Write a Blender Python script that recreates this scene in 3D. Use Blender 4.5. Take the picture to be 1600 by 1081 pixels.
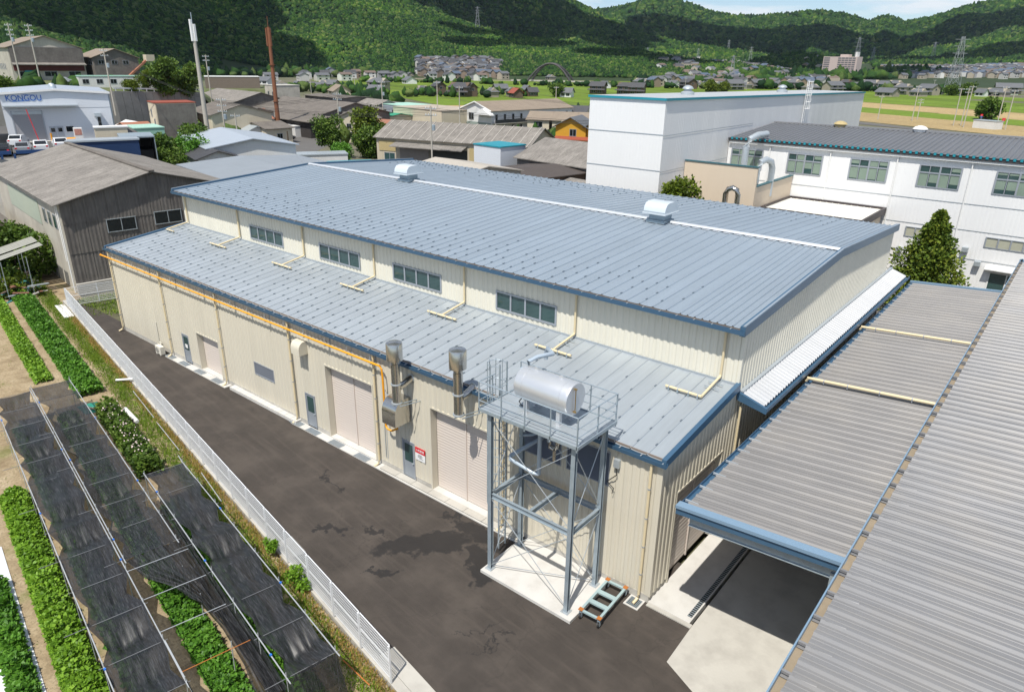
import bpy, math, random
import numpy as np
from mathutils import Matrix, Vector
for o in list(bpy.data.objects): bpy.data.objects.remove(o)
S = bpy.context.scene
COL = S.collection
# ---------------------------------------------------------------- camera
cam = bpy.data.cameras.new('camera'); camo = bpy.data.objects.new('camera', cam); COL.objects.link(camo)
cam.sensor_width = 36; cam.lens = 36*1098.41/1600; cam.clip_start = .2; cam.clip_end = 30000
YAW, PIT, ROL = -.68217, .38637, .01440
Fv = Vector((math.cos(PIT)*math.sin(YAW), math.cos(PIT)*math.cos(YAW), -math.sin(PIT)))
Rv = Vector((math.cos(YAW), -math.sin(YAW), 0)); Uv = Rv.cross(Fv)
R2 = math.cos(ROL)*Rv+math.sin(ROL)*Uv; U2 = -math.sin(ROL)*Rv+math.cos(ROL)*Uv
camo.matrix_world = Matrix(((R2.x, U2.x, -Fv.x, 10.103), (R2.y, U2.y, -Fv.y, -20.589), (R2.z, U2.z, -Fv.z, 19.857), (0, 0, 0, 1)))
S.camera = camo
# ---------------------------------------------------------------- sky, sun, exposure
SUN = Vector((.1203, -.4707, .8741)).normalized()          # towards the sun
w = bpy.data.worlds.new('World'); S.world = w; w.use_nodes = True
nt = w.node_tree; nt.nodes.clear()
def wn(t, **k):
    n = nt.nodes.new(t)
    for a, b in k.items(): setattr(n, a, b)
    return n
sky = wn('ShaderNodeTexSky', sky_type='NISHITA', sun_disc=False, sun_elevation=math.asin(SUN.z),
         sun_rotation=math.atan2(SUN.x, SUN.y), altitude=100, air_density=.8, dust_density=.35, ozone_density=2.5)
geo = wn('ShaderNodeNewGeometry')
#mp0
mp = wn('ShaderNodeMapping'); mp.inputs['Scale'].default_value = (3.4, 3.4, 20)
nt.links.new(geo.outputs['Incoming'], mp.inputs['Vector'])
n1 = wn('ShaderNodeTexNoise'); n1.inputs['Scale'].default_value = 1.6; n1.inputs['Detail'].default_value = 8; n1.inputs['Roughness'].default_value = .62
nt.links.new(mp.outputs['Vector'], n1.inputs['Vector'])
cr = wn('ShaderNodeValToRGB'); cr.color_ramp.elements[0].position = .46; cr.color_ramp.elements[1].position = .62
cr.color_ramp.elements[1].color = (.85, .85, .85, 1)
nt.links.new(n1.outputs['Fac'], cr.inputs['Fac'])
mx = wn('ShaderNodeMix', data_type='RGBA')
nt.links.new(cr.outputs['Color'], mx.inputs['Factor']); nt.links.new(sky.outputs['Color'], mx.inputs['A'])
mx.inputs['B'].default_value = (7.2, 7.5, 7.9, 1)
bg = wn('ShaderNodeBackground'); bg.inputs['Strength'].default_value = .11
nt.links.new(mx.outputs['Result'], bg.inputs['Color'])
wo = wn('ShaderNodeOutputWorld'); nt.links.new(bg.outputs['Background'], wo.inputs['Surface'])
sl = bpy.data.lights.new('sun', 'SUN'); sl.energy = 4.3; sl.angle = math.radians(.53); sl.color = (1, .955, .88)
so = bpy.data.objects.new('sun', sl); COL.objects.link(so); so.rotation_euler = SUN.to_track_quat('Z', 'Y').to_euler()
S.view_settings.view_transform = 'Standard'; S.view_settings.look = 'None'; S.view_settings.gamma = 1
S.view_settings.exposure = 0.25; S.view_settings.use_curve_mapping = False
S.render.engine = 'CYCLES'; S.cycles.max_bounces = 4; S.cycles.transparent_max_bounces = 12
S.cycles.diffuse_bounces = 2; S.cycles.glossy_bounces = 2; S.cycles.transmission_bounces = 2; S.cycles.volume_bounces = 0
S.cycles.caustics_reflective = False; S.cycles.caustics_refractive = False

# ---------------------------------------------------------------- helpers
rnd = random.Random(7)
class MB:
    """collects shapes, builds ONE mesh object"""
    def __init__(s): s.v = []; s.f = []
    def add(s, vs, fs):
        b = len(s.v); s.v += [tuple(p) for p in vs]; s.f += [tuple(i+b for i in f) for f in fs]; return s
    def box(s, x0, x1, y0, y1, z0, z1):
        return s.add([(x0, y0, z0), (x1, y0, z0), (x1, y1, z0), (x0, y1, z0), (x0, y0, z1), (x1, y0, z1), (x1, y1, z1), (x0, y1, z1)],
                     [(3, 2, 1, 0), (4, 5, 6, 7), (0, 1, 5, 4), (1, 2, 6, 5), (2, 3, 7, 6), (3, 0, 4, 7)])
    def hexa(s, p):   # 8 corners: bottom ring, top ring
        return s.add(p, [(3, 2, 1, 0), (4, 5, 6, 7), (0, 1, 5, 4), (1, 2, 6, 5), (2, 3, 7, 6), (3, 0, 4, 7)])
    def quad(s, a, b, c, d): return s.add([a, b, c, d], [(0, 1, 2, 3)])
    def bar(s, p, q, w, h=None, up=(0, 0, 1)):
        p = Vector(p); q = Vector(q); d = (q-p).normalized(); u = Vector(up)
        if abs(d.dot(u)) > .95: u = Vector((0, 1, 0))
        a = d.cross(u).normalized()*w/2; b = a.cross(d).normalized()*(h or w)/2
        return s.hexa([p-a-b, p+a-b, q+a-b, q-a-b, p-a+b, p+a+b, q+a+b, q-a+b])
    def ring(s, c, a, b, n): return [Vector(c)+a*math.cos(2*math.pi*i/n)+b*math.sin(2*math.pi*i/n) for i in range(n)]
    def tube(s, pts, r, n=8, caps=True, r1=None):
        pts = [Vector(p) for p in pts]; rings = []
        for i, p in enumerate(pts):
            d = (pts[min(i+1, len(pts)-1)]-pts[max(i-1, 0)]).normalized()
            u = Vector((0, 0, 1)) if abs(d.z) < .9 else Vector((0, 1, 0))
            if i and 0 < i < len(pts)-1 and False: pass
            a = d.cross(u).normalized(); b = a.cross(d).normalized()
            rr = r if r1 is None else r+(r1-r)*i/(len(pts)-1)
            k = 1
            if 0 < i < len(pts)-1:
                cs = (pts[i]-pts[i-1]).normalized().dot(d); k = 1/max(cs, .5)
            rings.append(s.ring(p, a*rr, b*rr, n) if k < 1.001 else s.ring(p, a*rr, b*rr, n))
        vs = [v for R in rings for v in R]; fs = []
        for i in range(len(pts)-1):
            for j in range(n): k = (j+1) % n; fs.append((i*n+j, i*n+k, (i+1)*n+k, (i+1)*n+j))
        if caps: fs.append(tuple(reversed(range(n)))); fs.append(tuple((len(pts)-1)*n+j for j in range(n)))
        return s.add(vs, fs)
    def lathe(s, prof, c, n=16, axis='z'):   # prof: (r, h)
        vs = []; fs = []
        for r, h in prof:
            for i in range(n):
                a = 2*math.pi*i/n; x, y = r*math.cos(a), r*math.sin(a)
                vs.append({'z': (c[0]+x, c[1]+y, c[2]+h), 'x': (c[0]+h, c[1]+x, c[2]+y), 'y': (c[0]+y, c[1]+h, c[2]+x)}[axis])
        for i in range(len(prof)-1):
            for j in range(n): k = (j+1) % n; fs.append((i*n+j, i*n+k, (i+1)*n+k, (i+1)*n+j))
        fs.append(tuple(reversed(range(n)))); fs.append(tuple((len(prof)-1)*n+j for j in range(n)))
        return s.add(vs, fs)
    def prism(s, poly, axis, a, b):  # polygon (2D) swept along an axis
        n = len(poly)
        def P(p, t): return {'x': (t, p[0], p[1]), 'y': (p[0], t, p[1]), 'z': (p[0], p[1], t)}[axis]
        fs = [(j, (j+1) % n, n+(j+1) % n, n+j) for j in range(n)]+[tuple(reversed(range(n))), tuple(range(n, 2*n))]
        return s.add([P(p, a) for p in poly]+[P(p, b) for p in poly], fs)
    def strip(s, pa, pb):            # sheet between two polylines
        n = len(pa); return s.add(list(pa)+list(pb), [(i, i+1, n+i+1, n+i) for i in range(n-1)])
    def mesh(s, name, mat, smooth=None):
        me = bpy.data.meshes.new(name); me.from_pydata(s.v, [], s.f)
        for m in (mat if isinstance(mat, (list, tuple)) else [mat]): me.materials.append(m)
        if smooth:
            me.polygons.foreach_set('use_smooth', [True]*len(me.polygons)); me.set_sharp_from_angle(angle=math.radians(smooth))
        me.update(); return me
    def build(s, name, mat, parent=None, smooth=None, kind=None, label=None):
        return place(s.mesh(name, mat, smooth), name, parent, kind=kind, label=label)
def place(me, name, parent=None, loc=None, kind=None, label=None, rot=None):
    o = bpy.data.objects.new(name, me); COL.objects.link(o)
    if parent is not None: o.parent = parent
    if loc is not None: o.location = loc
    if rot is not None: o.rotation_euler = rot
    if kind: o['kind'] = kind
    if label: o['label'] = label
    return o
def thing(name, label, cat, loc=(0, 0, 0), rz=0, group=None):
    o = bpy.data.objects.new(name, None); COL.objects.link(o); o.location = loc; o.rotation_euler = (0, 0, rz)
    o.empty_display_size = .3
    return tag(o, label, cat, group)
def tag(o, label, cat, group=None):
    o['label'] = label; o['category'] = cat
    if group: o['group'] = group
    return o
def struct(name, mb, mat, smooth=None): return mb.build(name, mat, None, smooth, kind='structure')
def copy_tree(o, parent=None):
    c = o.copy(); COL.objects.link(c); c.parent = parent
    for ch in o.children: copy_tree(ch, c)
    return c

# ---------------------------------------------------------------- materials
MATS = {}
def mat(name, col, rough=.6, metal=0., var=.12, scale=1.5, bump=0., bscale=20, rndv=0., streak=0., sdir=(3, 3, .12), spec=.4, dirt=None, dirtamt=0., dscale=.3, detail=4, bdist=.02, alpha=None):
    if name in MATS: return MATS[name]
    m = bpy.data.materials.new(name); m.use_nodes = True; MATS[name] = m
    t = m.node_tree; N = t.nodes; L = t.links; b = N['Principled BSDF']
    b.inputs['Roughness'].default_value = rough; b.inputs['Metallic'].default_value = metal; b.inputs['Specular IOR Level'].default_value = spec
    g = N.new('ShaderNodeNewGeometry'); pos = g.outputs['Position']
    def noise(sc, det=detail, vec=pos):
        n = N.new('ShaderNodeTexNoise'); n.inputs['Scale'].default_value = sc; n.inputs['Detail'].default_value = det
        n.inputs['Roughness'].default_value = .6; L.new(vec, n.inputs['Vector']); return n.outputs['Fac']
    def mth(op, a, bb, cl=False):
        n = N.new('ShaderNodeMath'); n.operation = op; n.use_clamp = cl
        for i, x in enumerate((a, bb)):
            if isinstance(x, (int, float)): n.inputs[i].default_value = x
            else: L.new(x, n.inputs[i])
        return n.outputs[0]
    fac = mth('MULTIPLY_ADD', noise(scale), 2*var); N[-1].inputs[2].default_value = 1-var
    if streak:
        mpn = N.new('ShaderNodeMapping'); mpn.inputs['Scale'].default_value = sdir; L.new(pos, mpn.inputs['Vector'])
        s_ = mth('MULTIPLY_ADD', noise(1.6, 5, mpn.outputs['Vector']), 2*streak); N[-1].inputs[2].default_value = 1-streak
        fac = mth('MULTIPLY', fac, s_)
    if rndv:
        oi = N.new('ShaderNodeObjectInfo'); r_ = mth('MULTIPLY_ADD', oi.outputs['Random'], 2*rndv); N[-1].inputs[2].default_value = 1-rndv
        fac = mth('MULTIPLY', fac, r_)
    vm = N.new('ShaderNodeVectorMath'); vm.operation = 'SCALE'; vm.inputs[0].default_value = col[:3]; L.new(fac, vm.inputs['Scale'])
    out = vm.outputs[0]
    if dirt is not None:
        dn = noise(dscale, 8); r = N.new('ShaderNodeValToRGB'); r.color_ramp.elements[0].position = .45; r.color_ramp.elements[1].position = .7
        L.new(dn, r.inputs['Fac']); mm = N.new('ShaderNodeMix'); mm.data_type = 'RGBA'
        L.new(mth('MULTIPLY', r.outputs['Color'], dirtamt), mm.inputs['Factor']); L.new(out, mm.inputs['A']); mm.inputs['B'].default_value = (*dirt, 1)
        out = mm.outputs['Result']
    L.new(out, b.inputs['Base Color'])
    if bump:
        bn = N.new('ShaderNodeBump'); bn.inputs['Strength'].default_value = bump; bn.inputs['Distance'].default_value = bdist
        L.new(noise(bscale, 6), bn.inputs['Height']); L.new(bn.outputs['Normal'], b.inputs['Normal'])
    if alpha is not None: b.inputs['Alpha'].default_value = alpha
    return m
wall_lo = mat('cream_panel_lower', (.63, .585, .475), .45, 0, .06, .4, rndv=.025, streak=.05)
wall_up = mat('cream_panel_upper', (.74, .71, .60), .45, 0, .05, .4, rndv=.02, streak=.04)
roof_up = mat('blue_grey_roof_steel', (.268, .322, .375), .42, .08, .07, .25, rndv=.035, spec=.5, streak=.10, sdir=(3.5, .16, .16))
roof_lo = mat('galvalume_roof', (.38, .42, .45), .36, .2, .10, .3, rndv=.04, spec=.5, streak=.12, sdir=(3.5, .2, .2))
blue_trim = mat('steel_blue_trim', (.065, .14, .23), .35, .2, .06)
dark_clip = mat('dark_clip', (.185, .22, .255), .5, .3)
soffit = mat('soffit_brown', (.21, .17, .14), .7)
pipe_cream = mat('cream_pvc', (.70, .59, .38), .35, 0, .06, 2)
orange = mat('orange_paint', (.85, .36, .015), .35, 0, .05)
shutter = mat('shutter_pinkish', (.65, .575, .51), .5, 0, .04, .6)
galv = mat('galvanised_steel', (.36, .43, .475), .42, .4, .22, 3, dirt=(.5, .55, .58), dirtamt=.4, dscale=2)
galv_pale = mat('pale_galvanised', (.50, .55, .58), .4, .45, .15, 3)
stainless = mat('stainless', (.56, .54, .5), .2, .95, .12, 2)
tankm = mat('silver_tank_paint', (.66, .68, .70), .33, .55, .06, 1.2)
concrete = mat('concrete', (.50, .48, .43), .85, 0, .12, .7, .3, 8, dirt=(.30, .28, .25), dirtamt=.5, dscale=.8)
concrete_pale = mat('new_concrete', (.60, .585, .55), .85, 0, .10, .9, .2, 8, dirt=(.45, .43, .39), dirtamt=.5, dscale=1.2)
frame_grey = mat('aluminium_frame', (.40, .43, .47), .4, .4, .05)
glass = mat('green_glass', (.035, .075, .072), .06, 0, .35, .8, spec=.8)
glass_dark = mat('dark_glass', (.012, .016, .018), .08, 0, .3, 1, spec=.7)
glass_green = mat('curtained_green_glass', (.23, .30, .24), .12, 0, .18, .8, spec=.7)
door_grey = mat('door_grey', (.30, .33, .36), .45, .1, .05)
louvre = mat('louvre_bluegrey', (.21, .23, .27), .5, .3)
white = mat('white_paint', (.80, .80, .78), .5, 0, .04, .5)
black = mat('black_rubber', (.02, .02, .02), .6)
red = mat('sign_red', (.62, .02, .03), .5, 0, .03)
# ================================================================ MAIN FACTORY
fac = thing('factory_building', 'cream metal clad factory with long blue-grey ribbed roof in two levels', 'factory')
X0, X1 = -45.5, .53
# ---- panel walls
RIBD = 1.25
def ribs(x):                     # trapezoid profile, pitch .33, depth .03
    t = (x % .33)/.33
    return RIBD*(-.03 if t < .42 else (-.03+.03*(t-.42)/.14 if t < .56 else (0 if t < .86 else -.03*(t-.86)/.14)))
def panel_wall(parent, name, mt, a0, a1, z0, z1f, opens, W=.66, axis='x', at=0., sgn=1, z0f=None):
    """corrugated sheets W wide from a0 to a1; one object per sheet; opens = [(a,b,z,z)]"""
    n = int(math.ceil((a1-a0)/W-1e-6)); outs = []
    for i in range(n):
        a = a0+i*W; b = min(a1, a+W)
        bp = {round(a, 4), round(b, 4)}
        k = math.floor(a/.33)
        for q in range(k, k+5):
            for t in (0, .42, .56, .86):
                x = (q+t)*.33
                if a < x < b: bp.add(round(x, 4))
        for o in opens:
            for x in o[:2]:
                if a < x < b: bp.add(round(x, 4))
        bp = sorted(bp); m = MB(); mm = {}; single = False
        for p, q in zip(bp, bp[1:]):
            if q-p < 1e-4: continue
            mid = (p+q)/2; zs = [(z0, None)]
            cut = sorted([(o[2], o[3]) for o in opens if o[0] <= mid <= o[1]])
            segs = []; zz = z0
            for c in cut:
                if c[0] > zz: segs.append((zz, c[0]))
                zz = max(zz, c[1])
            segs.append((zz, None)); single |= len(segs) == 1
            for si, (s0, s1) in enumerate(segs):
                for_top = [z1f(p), z1f(q)] if s1 is None else [s1, s1]
                yp, yq = at+sgn*ribs(p+1e-5), at+sgn*ribs(q-1e-5)
                P = [(p, yp, s0), (q, yq, s0), (q, yq, for_top[1]), (p, yp, for_top[0])]
                if axis == 'y': P = [(y, x, z) for x, y, z in P]
                m.add(P, [(0, 1, 2, 3)]); mm.setdefault(si, MB()).add(P, [(0, 1, 2, 3)])
        for q_ in ([m] if single else list(mm.values())):
            if q_.f: outs.append(q_.build(name, mt, parent))
    return outs
OPEN = [(-35.87, -34.95, .12, 2.2), (-33.7, -31.0, .12, 2.75), (-26.8, -24.8, 1.85, 2.6), (-21.75, -20.85, .12, 2.2), (-19.6, -15.75, .12, 4.45),
        (-13.62, -12.72, .12, 2.22), (-11.5, -7.6, .12, 4.6), (-5.95, -3.95, 4.55, 5.98), (-3.62, -1.68, 4.55, 5.98)]
wl = MB().box(X0+.05, X1-.05, .42, .5, 0, 6.5).build('inner_wall', wall_lo, fac)
panel_wall(fac, 'wall_panel', wall_lo, X0, X1, .33, lambda x: 6.5, OPEN)
LR = lambda y: 6.55+(y+.1)*.125          # lower roof height at y
DOOR_E = [(1.5, 5.6, .1, 4.35)]
panel_wall(fac, 'end_wall_panel', wall_lo, 0., 6.2, .33, lambda y: LR(y)-.1, DOOR_E, axis='y', at=X1, sgn=-1)
panel_wall(fac, 'end_wall_panel', wall_lo, 0., 6.2, .33, lambda y: LR(y)-.1, [], axis='y', at=X0, sgn=1)
panel_wall(fac, 'rear_end_wall_panel', wall_lo, 6.2, 31.0, .1, lambda y: 7.2, [], axis='y', at=X1, sgn=-1, W=1.32)
# corner trims
for x in (X0, X1):
    MB().box(x-.05, x+.05, -.045, .03, .33, 6.45).build('corner_trim', wall_lo, fac)
# plinth
for a, b in ((X0+.03, -35.9), (-34.92, -33.72), (-30.98, -21.77), (-20.83, -19.62), (-15.73, -13.64), (-12.7, -11.52), (-7.58, X1-.02)): MB().box(a, b, -.02, .3, 0, .329).build('plinth', concrete, fac)
for a, b in ((.3, 1.48), (5.62, 31)): MB().box(X1-.3, X1-.02, a, b, 0, .329).build('plinth', concrete, fac)
# ---- jambs, doors, shutters
def shutter_leaf(a, b, z0, z1, y, parent, axis='x'):
    m = MB(); n = int((z1-z0)/.075); pa = []; pb = []
    for i in range(n+1):
        z = z0+(z1-z0)*i/n; d = 0 if i % 2 else .010
        pa.append((a, y+d, z)); pb.append((b, y+d, z))
    if axis == 'y':
        pa = [(p[1], p[0], p[2]) for p in pa]; pb = [(p[1], p[0], p[2]) for p in pb]
        m.strip(pb, pa)
    else: m.strip(pb, pa) if False else m.strip(pa, pb)
    return m.build('shutter_leaf', shutter, parent)
def roller_door(a, b, z0, z1, split, frame=wall_lo):
    r = MB().box(a-.08, a, -.045, .42, z0, z1+.08).box(b, b+.08, -.045, .42, z0, z1+.08).box(a, b, -.045, .42, z1, z1+.08).build('roller_door', frame, fac)
    xs = [a, b] if not split else [a, (a+b)/2, b]
    for p, q in zip(xs, xs[1:]): shutter_leaf(p+.02, q-.02, z0+.02, z1, .34, r)
    if split:
        MB().box((a+b)/2-.035, (a+b)/2+.035, .29, .36, z0+.02, z1).build('centre_post', shutter, r)
    MB().box(a, b, -.05, .36, z0-.12, z0).build('sill', concrete_pale, r)
    return r
roller_door(-33.7, -31.0, .12, 2.75, 0); roller_door(-19.6, -15.75, .12, 4.45, 1); roller_door(-11.5, -7.6, .12, 4.6, 1)
def steel_door(a, b, z0=.12, z1=2.2, note=False):
    d = MB().box(a, a+.07, -.05, .1, z0, z1).box(b-.07, b, -.05, .1, z0, z1).box(a+.07, b-.07, -.05, .1, z1-.07, z1).build('door', frame_grey, fac)
    MB().box(a+.07, b-.07, -.02, .06, z0, z1-.07).build('door_leaf', door_grey, d)
    MB().box(a+.16, b-.16, -.032, -.02, 1.05, z1-.18).build('pane', glass, d)
    MB().box(b-.19, b-.08, -.09, -.02, 1.0, 1.04).build('handle', galv_pale, d)
    if note: MB().box(a+.3, b-.3, -.04, -.033, 1.2, 1.48).build('paper_notice', white, d)
steel_door(-35.87, -34.95, note=True); steel_door(-21.75, -20.85); steel_door(-13.62, -12.72, .12, 2.22)
# end wall shutter
ed = MB().box(.2, X1+.05, 1.42, 1.5, .1, 4.43).box(.2, X1+.05, 5.6, 5.68, .1, 4.43).box(.2, X1+.05, 1.5, 5.6, 4.35, 4.43).build('roller_door', wall_lo, fac)
m = MB(); pa = []; pb = []
for i in range(42):
    z = .1+4.25*i/41; d = .02 if i % 2 else 0; pa.append((.3+d, 1.5, z)); pb.append((.3+d, 5.6, z))
m.strip(pa, pb).build('shutter_leaf', shutter, ed)
MB().box(.32, .37, 3.5, 3.58, .1, 4.3).build('centre_post', shutter, ed)
# blank wall panel window and louvres
pw = MB().box(-26.85, -24.75, -.05, .02, 1.8, 1.86).box(-26.85, -24.75, -.05, .02, 2.59, 2.65).box(-26.85, -26.79, -.05, .02, 1.86, 2.59).box(-24.81, -24.75, -.05, .02, 1.86, 2.59).build('window', frame_grey, fac)
MB().box(-26.79, -24.81, -.02, .02, 1.86, 2.59).build('pane', louvre, pw)
for a, b in ((-5.95, -3.95), (-3.62, -1.68)):
    f = MB().box(a-.04, b+.04, -.06, .05, 4.51, 4.55).box(a-.04, b+.04, -.06, .05, 5.98, 6.02).box(a-.04, a, -.06, .05, 4.55, 5.98).box(b, b+.04, -.06, .05, 4.55, 5.98).build('louvre_vent', frame_grey, fac)
    s = MB()
    for i in range(20):
        z = 4.56+i*.071; s.add([(a, -.05, z), (b, -.05, z), (b, .03, z+.066), (a, .03, z+.066)], [(0, 1, 2, 3)])
    s.box(a, b, .035, .05, 4.55, 5.98).build('louvre_slats', louvre, f)
# ---- upper walls and windows
YU, Y2 = 6.2, 31.0
UWIN = [(-36.0, -32.0), (-27.85, -23.85), (-20.75, -16.8), (-12.7, -8.85)]
ROOF = lambda y: 10.02+(.75*(1-abs(y-18.3)/12.75))
panel_wall(fac, 'upper_wall_panel', wall_up, X0, X1+.07, 7.3, lambda x: 10.0, [(a, b, 7.72, 8.64) for a, b in UWIN], at=YU)
panel_wall(fac, 'gable_wall_panel', wall_up, YU, Y2, 7.0, lambda y: ROOF(y)-.05, [], axis='y', at=X1+.07, sgn=-1)
panel_wall(fac, 'gable_wall_panel', wall_up, YU, Y2, 0.1, lambda y: ROOF(y)-.05, [], axis='y', at=X0, sgn=1, W=1.32)
MB().box(X0+.05, X1, YU+.06, YU+.16, 6.9, 9.9).build('inner_wall', wall_up, fac)
MB().box(X0, X1+.07, Y2, Y2+.06, 0, 10.0).build('rear_wall', wall_up, fac)
MB().box(X0, X1+.1, YU-.1, YU-.031, 7.2, 7.42).build('wall_flashing', roof_lo, fac)
for x in (X1+.07,): MB().box(x-.08, x+.06, YU-.06, YU+.06, 7.42, 10.0).build('corner_trim', wall_up, fac)
for a, b in UWIN:
    f = MB(); t = .075
    f.box(a-.05, b+.05, YU-.08, YU+.05, 7.67, 7.72+.03).box(a-.05, b+.05, YU-.08, YU+.05, 8.61, 8.69)
    for i in range(5):
        x = a+(b-a)*i/4; f.box(x-.05, x+.05, YU-.08, YU+.05, 7.75, 8.61)
    f = f.build('window', frame_grey, fac)
    for i in range(4):
        xa, xb = a+(b-a)*i/4+.05, a+(b-a)*(i+1)/4-.05
        MB().box(xa, xb, YU-.03, YU+.03, 7.75, 8.61).build('pane', glass, f)
# ---- roofs
def seam_sheet(W, L0, z0, L1, z1, h=.06):
    prof = [(0, h), (.012, h), (.03, .018), (W*.25, .0), (W*.75, .0), (W-.03, .018), (W-.012, h), (W, h)]
    return MB().strip([(x, L1, z1+d) for x, d in prof], [(x, L0, z0+d) for x, d in prof])
lowroof = MB().add([(X0-.15, -.1, 6.5), (X1+.1, -.1, 6.5), (X1+.1, 6.2, 7.29), (X0-.15, 6.2, 7.29)], [(0, 1, 2, 3)]).build('lower_roof', soffit, fac)
clips = MB(); PL = .70
me = seam_sheet(PL, -.14, LR(-.14), 6.17, LR(6.17)).mesh('lower_roof_sheet', roof_lo)
n = int((X1+.1-X0+.15)/PL)
for i in range(n):
    x = X0-.12+i*(X1-X0+.2)/n
    o = place(me, 'roof_sheet', lowroof, (x, 0, 0)); o.scale.x = (X1-X0+.2)/n/PL
    for y in np.arange(.35+.15*(i % 2), 5.6, .95):
        if x > -9 and y > 4.2 or rnd.random() < .15: continue
        clips.box(x-.02, x+.025, y, y+.15, LR(y)+.055, LR(y)+.09)
clips.build('seam_clips', dark_clip, lowroof, kind='stuff')
# verge trims, gutter
lr = MB()
for x in (X0-.16, X1+.02):
    MB().hexa([(x, -.2, LR(-.2)-.2), (x+.18, -.2, LR(-.2)-.2), (x+.18, 6.2, LR(6.2)-.2), (x, 6.2, LR(6.2)-.2), (x, -.2, LR(-.2)+.13), (x+.18, -.2, LR(-.2)+.13), (x+.18, 6.2, LR(6.2)+.13), (x, 6.2, LR(6.2)+.13)]).build('verge_trim', blue_trim, lowroof)
def gutter(a, b, y, z, parent, mt=blue_trim):
    prof = [(y+.16, z+.1), (y+.15, z-.02), (y+.02, z-.02), (y, z+.12), (y-.02, z+.12), (y+.005, z-.05), (y+.17, z-.05), (y+.18, z+.1)]
    return MB().prism(prof, 'x', a, b).build('gutter', mt, parent)
gutter(X0-.2, X1+.24, -.3, 6.42, lowroof)
MB().box(X0-.1, X1+.1, -.1, -.05, 6.3, 6.62).build('fascia', soffit, lowroof)
br = MB()
for i in range(52):
    x = X0+.2+i*.9; br.box(x, x+.04, -.29, -.1, 6.51, 6.535)
br.build('gutter_brackets', galv_pale, lowroof, kind='stuff')
# upper roof
ye, yf, yr = 5.62, 31.1, 18.3
xa, xb = X0-.1, X1+.2
uproof = MB().add([(xa, ye, 9.95), (xb, ye, 9.95), (xb, yr, 10.7), (xa, yr, 10.7), (xa, yf, 9.95), (xb, yf, 9.95)], [(0, 1, 2, 3), (3, 2, 5, 4)]).build('upper_roof', soffit, fac)
cl2 = MB()
segs = []; x = xa
while x < -2.3: segs.append((x, .65)); x += .65
while x < xb-.2: segs.append((x, .33)); x += .33
meshes = {}
for wd in (.65, .33):
    meshes[wd] = (seam_sheet(wd, ye-.03, 10.03, yr, 10.79).mesh('roof_sheet_near', roof_up), seam_sheet(wd, yr, 10.79, yf, 10.03).mesh('roof_sheet_far', roof_up))
for i, (x, wd) in enumerate(segs):
    for me in meshes[wd]: place(me, 'roof_sheet', uproof, (x, 0, 0))
    if wd > .5:
        for j in range(5):
            for s in (1, -1):
                y = yr-s*(12.2-j*.95-.2*(i % 2)-(.3 if s < 0 else 0)); 
                if rnd.random() < .2 or (j > 2 and i % 3): continue
                z = 10.03+.76*(1-abs(y-yr)/12.7)
                cl2.box(x-.02, x+.025, y, y+.16, z+.055, z+.09)
cl2.build('seam_clips', dark_clip, uproof, kind='stuff')
gutter(xa-.1, xb+.1, ye-.2, 9.86, uproof); 
MB().box(xa, xb, ye-.02, ye+.04, 9.75, 10.03).build('fascia', soffit, uproof)
br = MB()
for i in range(58):
    x = xa+.2+i*.8; br.box(x, x+.04, ye-.18, ye, 9.96, 9.985)
br.build('gutter_brackets', galv_pale, uproof, kind='stuff')
for x in (xa-.12, xb-.12):
    v = []
    for zz in (-.28, .14):
        for xx in (x, x+.22):
            for y, z in ((ye-.12, 10.03), (yr, 10.79), (yf+.1, 10.03)): v.append((xx, y, z+zz))
    # index: zz*6+xx*3+k
    I = lambda zz, xx, k: zz*6+xx*3+k
    fs = []
    for k in (0, 1):
        fs += [(I(0, 0, k), I(0, 0, k+1), I(1, 0, k+1), I(1, 0, k)), (I(0, 1, k+1), I(0, 1, k), I(1, 1, k), I(1, 1, k+1)), (I(1, 0, k), I(1, 0, k+1), I(1, 1, k+1), I(1, 1, k)), (I(0, 0, k+1), I(0, 0, k), I(0, 1, k), I(0, 1, k+1))]
    fs += [(I(0, 1, 0), I(0, 0, 0), I(1, 0, 0), I(1, 1, 0)), (I(0, 0, 2), I(0, 1, 2), I(1, 1, 2), I(1, 0, 2))]
    MB().add(v, fs).build('verge_trim', blue_trim, uproof)
    MB().bar((x+.16, ye-.12, 10.19), (x+.16, yr, 10.95), .1, .05).bar((x+.16, yr, 10.95), (x+.16, yf, 10.19), .1, .05).build('verge_cap', roof_up, uproof)
ridge = mat('pale_ridge_cap', (.62, .65, .68), .35, .3, .05)
for a, b in ((xa+.1, -33.1), (-31.7, -10.7), (-9.2, xb-.1)):
    MB().prism([(yr-.16, 10.86), (yr-.08, 10.96), (yr+.08, 10.96), (yr+.16, 10.86)], 'x', a, b).build('ridge_cap', ridge, uproof)
e = MB()
for i in range(70):
    x = xa+.2+i*.65; e.box(x, x+.45, yr-.26, yr-.17, 10.80, 10.83)
e.build('ridge_end_stops', ridge, uproof, kind='stuff')
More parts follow.
